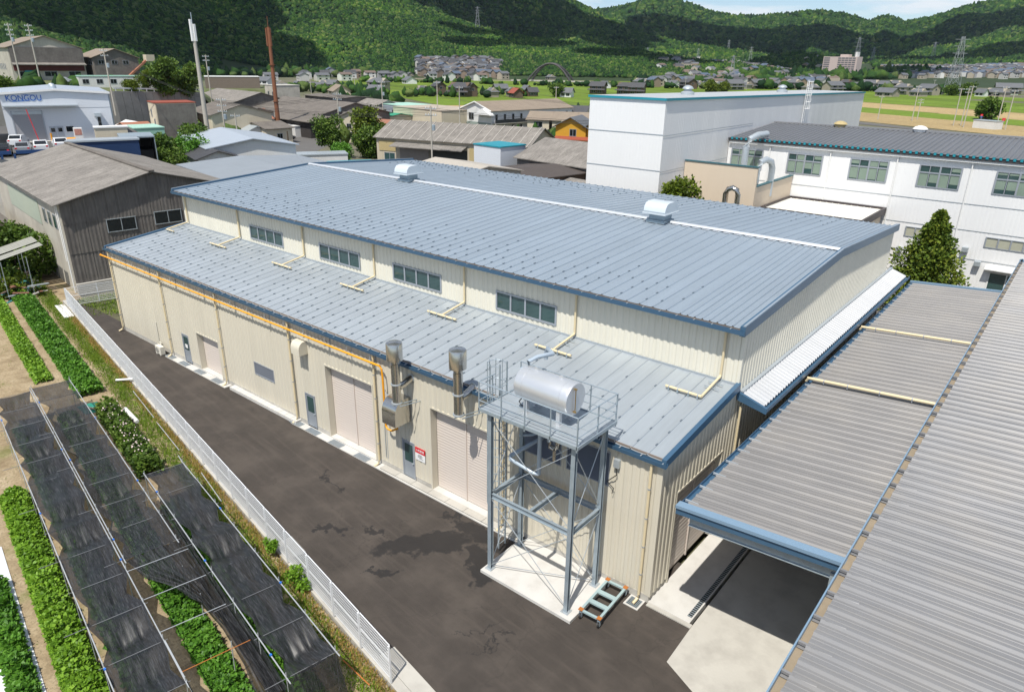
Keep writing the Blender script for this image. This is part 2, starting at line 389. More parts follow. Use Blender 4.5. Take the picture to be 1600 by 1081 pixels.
# roof ventilators
ventm = mat('ventilator_paint', (.60, .66, .70), .4, .15, .05)
for vx in (-32.35, -9.95):
    c = MB()
    c.box(vx-.62, vx+.62, yr-.62, yr+.62, 10.80, 10.98).box(vx-.5, vx+.5, yr-.5, yr+.5, 10.98, 11.5)
    base = c.build('roof_ventilator', mat('ventilator_neck', (.34, .42, .47), .4, .4), uproof)
    prof = [(vx-.85+.0, 11.5), (vx+.85, 11.5)]
    arc = []
    for i in range(9):
        a = math.pi*i/8; arc.append((yr-.85*math.cos(a) if abs(math.cos(a)) < .99 else yr-.85*math.cos(a), 11.52+.52*min(1, 1.25*math.sin(a))))
    # hood: barrel across, ends closed
    MB().prism([(yr-.8, 11.42)]+arc+[(yr+.8, 11.42)], 'x', vx-.72, vx+.72).build('hood', ventm, base, smooth=40)
    MB().box(vx-.78, vx+.78, yr-.9, yr+.9, 11.36, 11.43).build('skirt', ventm, base)
# ---- downpipes
PX = [-45.3, -37.55, -30.3, -22.6, -15.35, -7.3, .15]
for i, x in enumerate(PX):
    if i == 5: x = -6.95
    y = -.16
    m = MB().tube([(x, y, 6.4), (x, y, 0.32)], .055, 10)
    m.tube([(x, y, .32), (x, y-.05, .2), (x-.02, y-.15, .12), (x-.05, y-.32, .06)], .062, 10)
    p = m.build('downpipe', pipe_cream, fac, smooth=50)
    c = MB()
    for z in (1.3, 2.6, 3.9, 5.2): c.tube([(x, y, z), (x, y, z+.05)], .066, 10).box(x-.02, x+.02, y, -.02, z+.01, z+.04)
    c.build('pipe_clips', frame_grey, p)
UPX = [-44.95, -37.4, -29.55, -22.4, -14.95, -7.65, -.15]
for i, x in enumerate(UPX):
    y = YU-.13; zr_ = lambda yy: LR(yy)+.2
    m = MB().tube([(x, y, 9.85), (x, y, 7.62)], .055, 10)
    yb = 4.3
    m.tube([(x, y, 7.62), (x, y-.08, LR(y)+.23), (x, yb, LR(yb)+.17)], .055, 10)
    ends = (x-.02, x+1.1) if i == 0 else ((x-1.6, x+.02) if i == 6 else (x-1.05, x+1.05))
    z = LR(yb)+.17
    m.tube([(ends[0], yb, z), (ends[1], yb, z)], .06, 10)
    p = m.build('rain_spreader_pipe', pipe_cream, fac, smooth=50)
    c = MB()
    for t in (.1, .35, .65, .9):
        q = ends[0]+(ends[1]-ends[0])*t; c.box(q-.03, q+.03, yb-.075, yb+.075, z-.15, z-.05).tube([(q-.02, yb, z), (q+.02, yb, z)], .068, 10)
    for yy in (5.2, 5.6): c.bar((x-.3, yy, LR(yy)+.14), (x+.35, yy, LR(yy)+.14), .03)
    c.build('pipe_supports', galv, p)
# vent hood on facade (quarter round)
def hood(xc, w, z, d, h, mt, box=False):
    arc = [(-d, z)] + [(-d+ (d*.55)*(1-math.cos(a)), z+h*.45+h*.55*math.sin(a)) for a in np.linspace(0, math.pi/2, 8)]
    prof = [(.0, z), (-d, z)] + [(-d*.45-d*.55*math.cos(a), z+h*.45+h*.55*math.sin(a)) for a in np.linspace(0, math.pi/2, 8)] + [(0., z+h)]
    return MB().prism(prof, 'x', xc-w/2, xc+w/2).build('vent_hood', mt, fac, smooth=30)
hood(-21.4, .75, 4.75, .6, .75, wall_lo)
h = hood(-13.35, .95, 3.45, 1.05, 1.3, stainless)
# ---- awning along the end wall
aw = thing('side_awning', 'narrow white corrugated awning along the gable end of the cream factory', 'awning', (X1, 6.4, 6.5))
aw.location = (0, 0, 0)
awm = mat('awning_white_steel', (.52, .53, .54), .45, .1, .06, .5, rndv=.03)
def zsheet(P, L0, z0, L1, z1, h=.07, top=.30):
    """one corrugation running along x, width P along y"""
    prof = [(0, 0), (P*.16, 0), (P*.30, h), (P*.70, h), (P*.84, 0), (P, 0)]
    if top < .2: prof = [(0, 0), (P*.14, .0), (P*.16, .014), (P*.18, 0), (P*.33, 0), (P*.43, h), (P*.57, h), (P*.67, 0), (P*.82, 0), (P*.84, .014), (P*.86, 0), (P, 0)]
    return MB().strip([(L0, y, z0+d) for y, d in prof], [(L1, y, z1+d) for y, d in prof])
me = zsheet(.31, .66, 6.93, 1.72, 6.55, .08).mesh('awning_sheet', awm)
for i in range(83): place(me, 'awning_sheet', aw, (0, 6.45+i*.31, 0))
MB().box(.64, .8, 6.4, 32.2, 6.98, 7.03).build('flashing', roof_lo, aw)
MB().prism([(1.66, 6.42), (1.92, 6.42), (1.92, 6.62), (1.90, 6.62), (1.90, 6.45), (1.68, 6.45), (1.68, 6.55), (1.66, 6.55)], 'y', 6.3, 32.3).build('gutter', blue_trim, aw)
MB().hexa([(.6, 6.28, 6.62), (1.9, 6.28, 6.35), (1.9, 6.42, 6.35), (.6, 6.42, 6.62), (.6, 6.28, 7.0), (1.9, 6.28, 6.6), (1.9, 6.42, 6.6), (.6, 6.42, 7.0)]).build('fascia', blue_trim, aw)
b = MB()
for i in range(9): y = 6.7+i*3.1; b.bar((.6, y, 6.75), (1.7, y, 6.48), .07, .12)
b.build('brackets', galv, aw)
MB().tube([(.75, 6.5, 6.3), (.75, 6.5, .3)], .055, 10).build('downpipe', pipe_cream, aw, smooth=50)
# ================================================================ GROUND NEAR THE FACTORY
def shader(name):
    m = bpy.data.materials.new(name); m.use_nodes = True; MATS[name] = m
    return m, m.node_tree.nodes, m.node_tree.links, m.node_tree.nodes['Principled BSDF']
def nd(N, t, **k):
    n = N.new(t)
    for a, b in k.items(): setattr(n, a, b)
    return n
def noise_n(N, L, vec, sc, det=5, rough=.6):
    n = N.new('ShaderNodeTexNoise'); n.inputs['Scale'].default_value = sc; n.inputs['Detail'].default_value = det; n.inputs['Roughness'].default_value = rough
    L.new(vec, n.inputs['Vector']); return n
def ramp(N, L, fac, stops):
    r = N.new('ShaderNodeValToRGB'); el = r.color_ramp.elements
    while len(el) < len(stops): el.new(.5)
    for e, (p, c) in zip(el, stops): e.position = p; e.color = (*c, 1) if len(c) == 3 else c
    L.new(fac, r.inputs['Fac']); return r.outputs['Color']
def mixc(N, L, f, a, b, mode='MIX'):
    m = N.new('ShaderNodeMix'); m.data_type = 'RGBA'; m.blend_type = mode
    for s, x in (('Factor', f), ('A', a), ('B', b)):
        if isinstance(x, (int, float)): m.inputs[s].default_value = x
        elif isinstance(x, tuple): m.inputs[s].default_value = (*x, 1)
        else: L.new(x, m.inputs[s])
    return m.outputs['Result']
def mathn(N, L, op, a, b=0., c=0., cl=False):
    n = N.new('ShaderNodeMath'); n.operation = op; n.use_clamp = cl
    for i, x in enumerate((a, b, c)):
        if isinstance(x, (int, float)): n.inputs[i].default_value = x
        else: L.new(x, n.inputs[i])
    return n.outputs[0]
def wa0(N, L, g):
    w = noise_n(N, L, g, .9, 5, .6); s = nd(N, 'ShaderNodeVectorMath', operation='SCALE'); L.new(w.outputs['Color'], s.inputs[0]); s.inputs['Scale'].default_value = 1.6
    a = nd(N, 'ShaderNodeVectorMath', operation='ADD'); L.new(g, a.inputs[0]); L.new(s.outputs[0], a.inputs[1]); return a.outputs[0]
# asphalt with damp stains of their own shape
asph, N, L, B_ = shader('asphalt')
g = nd(N, 'ShaderNodeNewGeometry').outputs['Position']
fine = noise_n(N, L, g, 60, 3).outputs['Fac']; mid = noise_n(N, L, g, .55, 6).outputs['Fac']
c = ramp(N, L, mid, [(.34, (.031, .025, .020)), (.5, (.048, .039, .032)), (.66, (.080, .066, .054))])
c = mixc(N, L, .35, c, ramp(N, L, fine, [(.3, (.02, .018, .016)), (.7, (.125, .105, .09))]))
trk = nd(N, 'ShaderNodeMapping', vector_type='TEXTURE'); trk.inputs['Scale'].default_value = (5, .45, 1); trk.inputs['Rotation'].default_value = (0, 0, -.1); L.new(g, trk.inputs['Vector'])
c = mixc(N, L, mathn(N, L, 'MULTIPLY', ramp(N, L, noise_n(N, L, trk.outputs['Vector'], 1.3, 4).outputs['Fac'], [(.5, (0, 0, 0)), (.66, (1, 1, 1))]), .45), c, (.085, .070, .058))
crk = nd(N, 'ShaderNodeTexVoronoi', feature='DISTANCE_TO_EDGE'); crk.inputs['Scale'].default_value = .16; L.new(wa0(N, L, g), crk.inputs['Vector'])
c = mixc(N, L, mathn(N, L, 'MULTIPLY', ramp(N, L, crk.outputs['Distance'], [(.0, (1, 1, 1)), (.005, (0, 0, 0))]), .3), c, (.02, .018, .016))
warp = noise_n(N, L, g, 1.1, 6, .65)
wv = nd(N, 'ShaderNodeVectorMath', operation='SCALE'); L.new(warp.outputs['Color'], wv.inputs[0]); wv.inputs['Scale'].default_value = 2.6
wa = nd(N, 'ShaderNodeVectorMath', operation='ADD'); L.new(g, wa.inputs[0]); L.new(wv.outputs[0], wa.inputs[1])
mask = None
for (x, y, rx, ry, rot) in ((-9.0, -3.2, 2.1, .62, .9), (-8.3, -2.5, .9, .55, .2), (-6.1, -2.6, 1.3, .42, -.75), (-6.6, -1.0, 2.2, .35, 0), (-8.8, -5.7, .7, .16, .6), (-12.8, -5.2, .8, .18, .3), (-16.0, -2.9, 1.1, .1, -.35), (-11.2, -3.9, .5, .15, .4), (-9.4, -1.0, .5, .12, .6), (-3.5, -5.25, 1.0, .035, 1.26), (-2.8, -5.46, 1.05, .035, 1.27)):
    mpn = nd(N, 'ShaderNodeMapping', vector_type='TEXTURE')
    mpn.inputs['Location'].default_value = (x+1.3, y+1.3, 1.3); mpn.inputs['Rotation'].default_value = (0, 0, rot); mpn.inputs['Scale'].default_value = (rx, ry, 9)
    L.new(wa.outputs[0], mpn.inputs['Vector'])
    ln = nd(N, 'ShaderNodeVectorMath', operation='LENGTH'); L.new(mpn.outputs[0], ln.inputs[0])
    q = mathn(N, L, 'SUBTRACT', 1.2, ln.outputs['Value']); q = mathn(N, L, 'MULTIPLY', q, 6, cl=True)
    mask = q if mask is None else mathn(N, L, 'MAXIMUM', mask, q)
c = mixc(N, L, mathn(N, L, 'MULTIPLY', mask, .8), c, (.013, .012, .012))
L.new(c, B_.inputs['Base Color']); L.new(mathn(N, L, 'MULTIPLY_ADD', mask, -.18, .86), B_.inputs['Roughness'])
bp = nd(N, 'ShaderNodeBump'); bp.inputs['Strength'].default_value = .35; bp.inputs['Distance'].default_value = .01; L.new(fine, bp.inputs['Height']); L.new(bp.outputs['Normal'], B_.inputs['Normal'])
D2 = (-.986, .166); NN = (-.166, -.986)
def FT(s, t, z=0.): return (-4.1+s*D2[0]+t*NN[0], -9.2+s*D2[1]+t*NN[1], z)
# asphalt yard (kerb line of the fence on one side, factory on the other)
a0, a1 = FT(-14, -.3), FT(53.5, -.3)
struct('asphalt_yard', MB().add([(a0[0], a0[1], 0), (24, a0[1], 0), (24, -.1, 0), (2.42, -.02, 0), (X1, 3, 0), (-45.5, 6, 0), (-45.5, .6, 0), (-51.5, .6, 0), (a1[0], a1[1], 0)], [tuple(range(9))]), asph)
# concrete yard under the canopy
cy = MB().add([(2.42, -.02, .012), (2.5, -2.2, .012), (4.0, -2.9, .012), (7.5, -4.0, .012), (7.5, 33, .012), (2.3, 33, .012)], [tuple(range(6))])
struct('concrete_yard', cy, concrete)
struct('concrete_apron', MB().box(X1-.02, 2.3, 0.0, 33, -.2, .06), concrete_pale)
struct('concrete_step', MB().box(X1-.0, 2.42, -.2, 0.0, -.2, .045), concrete)
# drain channel with grating bars in the apron
dr = thing('drain_channel', 'narrow black slotted drain grating in the concrete apron under the canopy', 'drain', (2.15, .3, .06))
MB().box(-.09, .09, 0, 26, .003, .008).build('channel', black, dr)
bm = MB().box(-.085, .085, 0, .035, 0, .012).mesh('drain_bar', galv)
for i in range(110): place(bm, 'bar', dr, (0, .02+i*.12, .006))
# apron strip in front of the facade
ap = struct('facade_kerb', MB().box(-37.9, -30.0, -.52, -.021, -.2, .05).box(-22.8, -5.7, -.50, -.021, -.2, .05), concrete_pale)
blk = MB().box(0, .58, -.40, -.021, 0, .2).mesh('kerb_block', concrete_pale)
kb = thing('block_kerb', 'low pale concrete block kerb along the facade between two downpipes', 'kerb')
for i in range(12): place(blk, 'block', kb, (-29.6+i*.6, 0, 0))
kb = thing('step_kerb', 'pale concrete block step in front of the door with the red sign', 'kerb')
blk2 = MB().box(0, 1.16, -.44, -.055, .05, .13).mesh('kerb_block', concrete)
for i in range(8): place(blk2, 'block', kb, (-15.0+i*1.18, 0, 0))
gr0 = None
for i, x in enumerate((-37.5, -35.6, -33.5, -31.3, -22.5, -20.9, -18.8, -16.6)):
    t = thing('floor_grating', ['galvanised floor grating by the air conditioner', 'galvanised floor grating outside the far steel door', 'galvanised floor grating outside the small roller door', 'galvanised floor grating right of the small roller door', 'galvanised floor grating left of the middle steel door', 'galvanised floor grating at the middle steel door', 'galvanised floor grating at left of the middle roller door', 'galvanised floor grating at right of the middle roller door'][i], 'grating', (x, -.3, .05), group='gratings along the facade')
    MB().box(-.5, .5, -.2, .2, .001, .008).build('pan', dark_clip, t)
    b = MB()
    for k in range(15): b.box(-.49+k*.07, -.46+k*.07, -.19, .19, .008, .03)
    b.box(-.5, .5, -.2, -.19, .008, .032).box(-.5, .5, .19, .2, .008, .032)
    b.build('bars', galv_pale, t)
t = thing('gully_grating', 'square gully grating with concrete rim below the last downpipe by the corner', 'grating', (.09, -.35, 0))
MB().box(-.32, .32, -.32, -.25, 0, .03).box(-.32, .32, .25, .32, 0, .03).box(-.32, -.25, -.25, .25, 0, .03).box(.25, .32, -.25, .25, 0, .03).build('rim', concrete_pale, t)
MB().box(-.25, .25, -.25, .25, .002, .006).build('pit', black, t)
b = MB()
for k in range(9): b.box(-.24+k*.056, -.215+k*.056, -.25, .25, .006, .028)
b.build('bars', galv, t)
# ================================================================ FACADE FITTINGS
t = thing('air_conditioner', 'cream outdoor air conditioner unit standing at the foot of the facade', 'air conditioner', (-38.6, -.5, 0))
acm = mat('ac_cream', (.72, .69, .60), .5, 0, .04)
MB().box(-.4, .4, -.15, .15, .08, .64).build('casing', acm, t)
MB().lathe([(.2, 0), (.2, .02), (.05, .03)], (-.12, -.18, .36), 16, 'y').build('fan_grille', mat('ac_grille', (.3, .29, .26), .6), t)
MB().box(-.35, -.2, -.16, .16, 0, .08).build('foot', concrete, t); MB().box(.2, .35, -.16, .16, 0, .08).build('foot', concrete, t)
MB().tube([(-.35, .2, .55), (-.5, .38, .6), (-.9, .42, .6), (-.92, .42, 2.1)], .035, 8).build('pipe_duct', acm, t, smooth=50)
# gas pipe
g_ = thing('gas_pipe', 'orange gas pipe running along the top of the cream facade', 'pipe', (0, 0, 0))
MB().tube([(-46.1, -.35, 5.92), (-14.62, -.35, 5.97)], .055, 10).build('main_pipe', orange, g_, smooth=50)
MB().tube([(-14.62, -.35, 5.97), (-14.5, -.35, 5.85), (-14.45, -.35, 5.4), (-14.42, -.35, 2.75)], .055, 10).tube([(-14.42, -.35, 2.75), (-14.3, -.35, 2.62), (-14.0, -.35, 2.62), (-13.95, 0, 2.62)], .055, 10).build('drop_pipe', orange, g_, smooth=50)
MB().tube([(-46.15, -.35, 5.92), (-46.05, -.35, 5.92)], .085, 10).build('end_flange', orange, g_)
hb = MB().box(-.03, .03, -.40, 0, -.09, -.06).box(-.03, .03, -.05, 0, -.4, .4).box(-.02, .02, -.36, -.33, -.06, .35).mesh('hanger', galv_pale)
for i in range(17): place(hb, 'hanger', g_, (-44.6+i*1.83, 0, 5.93))
m = MB().bar((-14.9, -.04, 5.2), (-14.9, -.04, .6), .03).bar((-14.75, -.04, 5.2), (-14.75, -.04, .6), .03).tube([(-14.6, -.1, 4.6), (-14.2, -.4, 4.6), (-13.8, -.4, 4.6)], .03, 6)
m.build('conduit', galv_pale, g_)
# exhaust stacks
def stack(x, lab):
    t = thing('exhaust_stack', lab, 'chimney', (x, -.98, 4.85 if x < -10 else 5.6), group='stainless exhaust stacks on the facade'); 
    z = lambda a: a
    MB().lathe([(.0, 0), (.21, 0), (.21, 2.0), (.19, 2.02), (.19, 2.35)], (0, 0, 0), 20).build('flue', stainless, t, smooth=40)
    MB().lathe([(.2, 2.18), (.38, 2.2), (.38, 3.0), (.36, 3.03), (.1, 3.07)], (0, 0, 0), 28).build('cap', stainless, t, smooth=40)
    MB().lathe([(.21, .95), (.25, .95), (.25, 1.0), (.21, 1.0)], (0, 0, 0), 20).build('band', galv_pale, t)
    MB().lathe([(.22, -.03), (.26, -.03), (.26, .03), (.21, .03)], (0, 0, 0), 20).build('base_ring', galv_pale, t)
    MB().tube([(0, .15, .75), (.0, .45, .78), (.0, .98, .95)], .17, 14).build('side_duct', stainless, t, smooth=50)
    MB().lathe([(.22, 0), (.22, .03)], (0, .92, .95), 18, 'y').build('wall_flange', galv_pale, t)
    MB().bar((-.0, -.28, -.08), (.35, .98, -.08), .035).bar((.3, -.1, -.08), (.6, .98, -.08), .035).build('bracket', galv, t)
stack(-12.75, 'shiny stainless exhaust stack left, above the curved stainless vent hood'); stack(-8.75, 'shiny stainless exhaust stack right, beside the tank tower')
# warning sign
sg = thing('warning_sign', 'red and white warning sign beside the steel door near the tank tower', 'sign', (-12.3, -.06, 1.42))
MB().box(-.34, .34, -.01, .015, 0, .40).build('white_panel', white, sg)
MB().box(-.34, .34, -.012, .015, .401, .70).build('red_panel', red, sg)
def text(body, size, loc, mt, parent, name='lettering', rot=(math.pi/2, 0, 0), ext=.002, align='CENTER', sx=1):
    cu = bpy.data.curves.new(name, 'FONT'); cu.body = body; cu.size = size; cu.extrude = ext; cu.align_x = align; cu.align_y = 'CENTER'
    tmp = bpy.data.objects.new(name, cu); COL.objects.link(tmp)
    dg = bpy.context.evaluated_depsgraph_get(); me = bpy.data.meshes.new_from_object(tmp.evaluated_get(dg)); bpy.data.objects.remove(tmp)
    me.materials.clear(); me.materials.append(mt)
    o = place(me, name, parent, loc, rot=rot); o.scale = (sx, 1, 1); return o
text('火気厳禁', .145, (0, -.016, .55), white, sg)
dk = mat('print_dark', (.08, .08, .09), .6)
l = MB()
for k, (a, b) in enumerate(((-.12, .12), (-.18, .17), (-.16, .1), (-.06, .2))): l.box(a, b, -.014, -.0105, .30-k*.06, .325-k*.06)
l.build('small_print', dk, sg, kind='stuff')
# socket box at the corner
t = thing('socket_box', 'small grey electrical box with hanging cable on the facade near the corner', 'electrical box', (-1.3, -.05, 5.55))
MB().box(-.12, .12, -.14, .02, 0, .34).build('casing', galv_pale, t)
MB().tube([(0, -.1, 0), (.05, -.12, -.3), (-.35, -.1, -.75), (-.05, -.1, -.95), (-.1, -.1, -1.2)], .02, 6).build('cable', black, t)
# ================================================================ TANK TOWER
tw = thing('tank_tower', 'galvanised steel tower frame with railed platform and caged ladder', 'tower', (-3.5, -1.6, .1)); tw.location = (0, 0, 0)
struct('tower_slab', MB().box(-5.75, -1.2, -2.95, -.03, -.2, .13), concrete_pale)
cx = (-5.5, -1.62); cyy = (-2.6, -.62); ZT = 7.42
def hcol(x, y, z0, z1):
    return MB().box(x-.085, x+.085, y-.085, y-.067, z0, z1).box(x-.085, x+.085, y+.067, y+.085, z0, z1).box(x-.01, x+.01, y-.067, y+.067, z0, z1)
for x in cx:
    for y in cyy:
        c_ = hcol(x, y, .16, ZT).build('column', galv, tw)
        MB().box(x-.17, x+.17, y-.17, y+.17, .13, .16).build('base_plate', galv_pale, c_)
def ibeam(p, q, w=.12, h=.2):
    p = Vector(p); q = Vector(q); up = Vector((0, 0, h/2))
    return MB().bar(p+up, q+up, w, .02).bar(p-up, q-up, w, .02).bar(p, q, .02, h-.02)
for z in (3.75, ZT+.05):
    for y in cyy: ibeam((cx[0]+.1, y, z), (cx[1]-.1, y, z)).build('beam', galv, tw)
    for x in cx+((-3.55,) if z < 5 else (-4.3, -2.9)): ibeam((x, cyy[0]+.1, z), (x, cyy[1]-.1, z)).build('beam', galv, tw)
for (x0_, y0_, x1_, y1_) in ((cx[0], cyy[0], cx[1], cyy[0]), (cx[0], cyy[1], cx[1], cyy[1]), (cx[0], cyy[0], cx[0], cyy[1]), (cx[1], cyy[0], cx[1], cyy[1])):
    for za, zb in ((.3, 3.6), (3.9, 7.2)):
        for p, q in (((x0_, y0_, za), (x1_, y1_, zb)), ((x1_, y1_, za), (x0_, y0_, zb))):
            MB().tube([p, q], .016, 5).build('brace_rod', galv_pale, tw)
MB().tube([(cx[0], cyy[0], .3), (cx[1], cyy[1], .32)], .014, 5).build('brace_rod', galv_pale, tw)
# deck: plates
for i in range(3):
    xa_, xb_ = -5.85+i*1.5, -5.85+(i+1)*1.5-.015
    for j in range(2): MB().box(xa_, xb_, -2.85+j*1.24, -2.85+(j+1)*1.24-.015, 7.56, 7.585).build('deck_plate', galv_pale, tw)
for a in ((-5.88, -1.3, -2.9, -2.86), (-5.88, -1.3, -.38, -.34), (-5.9, -5.86, -2.86, -.38), (-1.35, -1.31, -2.86, -.38)):
    MB().box(*a, 7.5, 7.63).build('toe_board', galv, tw)
rz = 8.72
post = MB().box(-.02, .02, -.02, .02, 7.4, rz).mesh('rail_post', galv)
PR = [(-5.85, -2.88), (-4.75, -2.88), (-3.65, -2.88), (-2.5, -2.88), (-1.36, -2.88), (-1.36, -1.6), (-1.36, -.36), (-2.5, -.36), (-3.65, -.36), (-4.75, -.36), (-5.85, -.36), (-5.85, -2.1)]
for p in PR: place(post, 'rail_post', tw, (p[0], p[1], 0))
for z in (rz, 8.3, 7.95):
    for p, q in (((-5.85, -2.88), (-1.36, -2.88)), ((-1.36, -2.88), (-1.36, -.36)), ((-1.36, -.36), (-5.85, -.36)), ((-5.85, -2.88), (-5.85, -1.95))):
        MB().tube([(*p, z), (*q, z)], .018 if z < rz else .024, 6).build('rail', galv, tw)
# caged ladder on the far left side
ld = MB()
lx, ly = -6.02, -1.25
MB().box(lx-.03, lx+.03, ly-.24, ly-.2, .2, 8.9).box(lx-.03, lx+.03, ly+.2, ly+.24, .2, 8.9).build('ladder_stile', galv, tw)
rg = MB().tube([(lx, ly-.2, 0), (lx, ly+.2, 0)], .014, 5).mesh('ladder_rung', galv)
for i in range(27): place(rg, 'ladder_rung', tw, (0, 0, .4+i*.3))
for i in range(9):
    z = 2.3+i*.81
    pts = [(lx-.36+.36*math.cos(a)*1.0-.0, ly+.36*math.sin(a), z) for a in np.linspace(math.pi*.35, math.pi*1.65, 12)]
    MB().tube([(lx, ly-.22, z)]+pts[::-1]+[(lx, ly+.22, z)], .018, 5).build('cage_hoop', galv, tw)
for a in np.linspace(math.pi*.5, math.pi*1.5, 5):
    x, y = lx-.36+.36*math.cos(a), ly+.36*math.sin(a)
    MB().bar((x, y, 2.3), (x, y, 8.85), .035, .012).build('cage_strap', galv, tw)
# tank on the platform
tk = thing('water_tank', 'horizontal silver cylindrical tank standing on the tower platform', 'tank', (-3.55, -1.6, 7.585))
MB().lathe([(.0, -1.22), (.56, -1.21), (.61, -1.17), (.63, -1.1), (.63, 1.1), (.62, 1.17), (.6, 1.2), (0, 1.205)], (0, 0, 1.05), 40, 'x').build('shell', tankm, tk, smooth=35)
for x in (-.85, .85): MB().lathe([(.632, -.02), (.64, -.02), (.64, .02), (.632, .02)], (x, 0, 1.05), 40, 'x').build('hoop', tankm, tk, smooth=35)
for x in (-.75, .75):
    for y in (-.35, .35): MB().box(x-.08, x+.08, y-.08, y+.08, .02, .62).box(x-.14, x+.14, y-.14, y+.14, 0, .02).build('leg', tankm, tk)
for x in (-.6, .55): MB().prism([(x-.1, 1.67), (x+.1, 1.67), (x+.05, 1.8), (x-.05, 1.8)], 'y', -.015, .015).build('lifting_lug', tankm, tk)
MB().tube([(1.26, -.1, .6), (1.26, -.1, 1.5)], .02, 6).build('sight_glass', mat('brass', (.45, .3, .12), .3, .8), tk)
MB().tube([(1.2, -.1, .6), (1.3, -.1, .6)], .04, 8).tube([(1.2, -.1, 1.5), (1.3, -.1, 1.5)], .04, 8).build('sight_valves', MATS['brass'], tk)
MB().tube([(-1.15, 0, .45), (-1.3, -.1, .2), (-1.1, -.2, .12), (-.9, .0, .12)], .025, 6).build('hose', black, tk)
insul = mat('pipe_lagging', (.47, .55, .62), .45, .3, .06)
pp = thing('lagged_pipes', 'pale blue lagged pipework looping from the tank down beside the louvres', 'pipework', (0, 0, 0))
MB().tube([(-4.7, -1.35, 8.8), (-4.75, -1.3, 9.35), (-4.65, -.9, 9.42), (-4.35, -.3, 9.45), (-4.9, .1, 9.4), (-5.0, .15, 9.2), (-5.0, .15, 8.9)], .085, 10).build('top_pipe', insul, pp, smooth=60)
MB().tube([(-5.05, -1.3, 8.9), (-4.8, -1.3, 9.0)], .12, 10).build('valve_body', insul, pp, smooth=60)
MB().tube([(-3.95, -1.3, 7.5), (-3.95, -1.3, 6.9)], .05, 8).build('outlet', galv, pp)
MB().tube([(-4.1, -1.3, 4.65), (-4.1, -1.3, 6.75), (-4.05, -1.3, 6.9), (-3.9, -1.3, 6.95), (-3.7, -1.3, 6.85), (-3.65, -1.3, 6.7), (-3.65, -1.3, 6.3)], .085, 10).build('loop_pipe', insul, pp, smooth=60)
MB().tube([(-3.65, -1.3, 6.3), (-3.6, -1.3, 6.1), (-3.4, -1.3, 6.05), (-3.25, -1.3, 6.2), (-3.25, -1.3, 6.45)], .1, 10).tube([(-3.4, -1.3, 6.05), (-3.4, -1.3, 5.55)], .07, 10).build('trap', stainless, pp, smooth=60)
MB().tube([(-4.1, -1.3, 4.65), (-4.3, -1.4, 4.68), (-5.35, -1.6, 5.0), (-5.4, -1.5, 5.08), (-5.0, -.4, 5.4), (-4.9, 0, 5.45)], .085, 10).build('return_pipe', insul, pp, smooth=60)
MB().tube([(-5.6, -.7, 5.6), (-5.2, -.3, 5.6), (-5.0, 0, 5.7)], .06, 8).build('wall_pipe', insul, pp, smooth=60)
# trolley
tr = thing('trolley', 'low pale blue steel frame trolley with orange corners beside the tower slab', 'trolley', (-.72, -1.35, 0), math.radians(3))
tp = mat('trolley_paint', (.36, .47, .48), .5, .1); rust = mat('orange_primer', (.42, .15, .035), .7)
for x in (-.4, .4): MB().box(x-.05, x+.05, -1.05, 1.05, .36, .44).build('side_rail', tp, tr)
for y in (-1.05, -.4, .25, 1.0): MB().box(-.35, .35, y-.05 if abs(y) > .9 else y-.1, y+.05 if abs(y) > .9 else y+.1, .365, .435).build('cross_rail', tp, tr)
for x in (-.4, .4):
    for y in (-1.05, 1.05):
        MB().box(x-.09, x+.09, y-.09, y+.09, .441, .456).build('corner_plate', rust, tr)
        w_ = MB().lathe([(.03, -.035), (.11, -.035), (.11, .035), (.03, .035)], (x, y, .11), 14, 'x').build('wheel', black, tr, smooth=40)
        MB().box(x-.06, x-.045, y-.05, y+.05, .1, .359).box(x+.045, x+.06, y-.05, y+.05, .1, .359).box(x-.045, x+.045, y-.05, y+.05, .3, .359).build('fork', galv, w_)
# ================================================================ CANOPY AND RIGHT-HAND BUILDING
slate_grey = mat('weathered_grey_steel', (.235, .228, .222), .5, .15, .10, .5, rndv=.05, streak=.15, sdir=(.16, 3.5, .2), dirt=(.30, .28, .25), dirtamt=.35, dscale=.5)
cn = thing('canopy', 'grey corrugated canopy roof linking the cream factory with the right-hand building', 'canopy', (4.5, 15, 0)); cn.location = (0, 0, 0)
pa_blue = mat('pale_blue_trim', (.22, .33, .44), .4, .15, .05)
me = zsheet(.55, 2.16, 6.08, 7.2, 6.46, .055, .1).mesh('canopy_sheet', slate_grey)
for i in range(62): place(me, 'roof_sheet', cn, (0, -1.45+i*.55, 0))
eb = MB().box(2.02, 2.22, -.03, .03, 6.08, 6.15).box(2.14, 2.5, -.022, .022, 6.135, 6.16).mesh('rib_end_bracket', galv_pale)
for i in range(31): place(eb, 'rib_end_bracket', cn, (0, -1.45+.275+i*1.1, 0))
MB().prism([(1.98, 6.0), (2.2, 6.0), (2.2, 6.02), (2.0, 6.02), (2.0, 6.15), (1.98, 6.15)], 'y', -1.6, 32.7).build('gutter', blue_trim, cn)
hx = lambda z0, z1, y0, y1: MB().hexa([(1.95, y0, 6.08+z0), (7.25, y0, 6.46+z0), (7.25, y1, 6.46+z0), (1.95, y1, 6.08+z0), (1.95, y0, 6.08+z1), (7.25, y0, 6.46+z1), (7.25, y1, 6.46+z1), (1.95, y1, 6.08+z1)])
hx(.0, .12, -1.78, -1.46).build('verge_trim', pa_blue, cn); hx(-.25, -.06, -1.72, -1.66).build('fascia', blue_trim, cn)
hx(-.02, .12, 32.6, 32.8).build('verge_trim', pa_blue, cn)
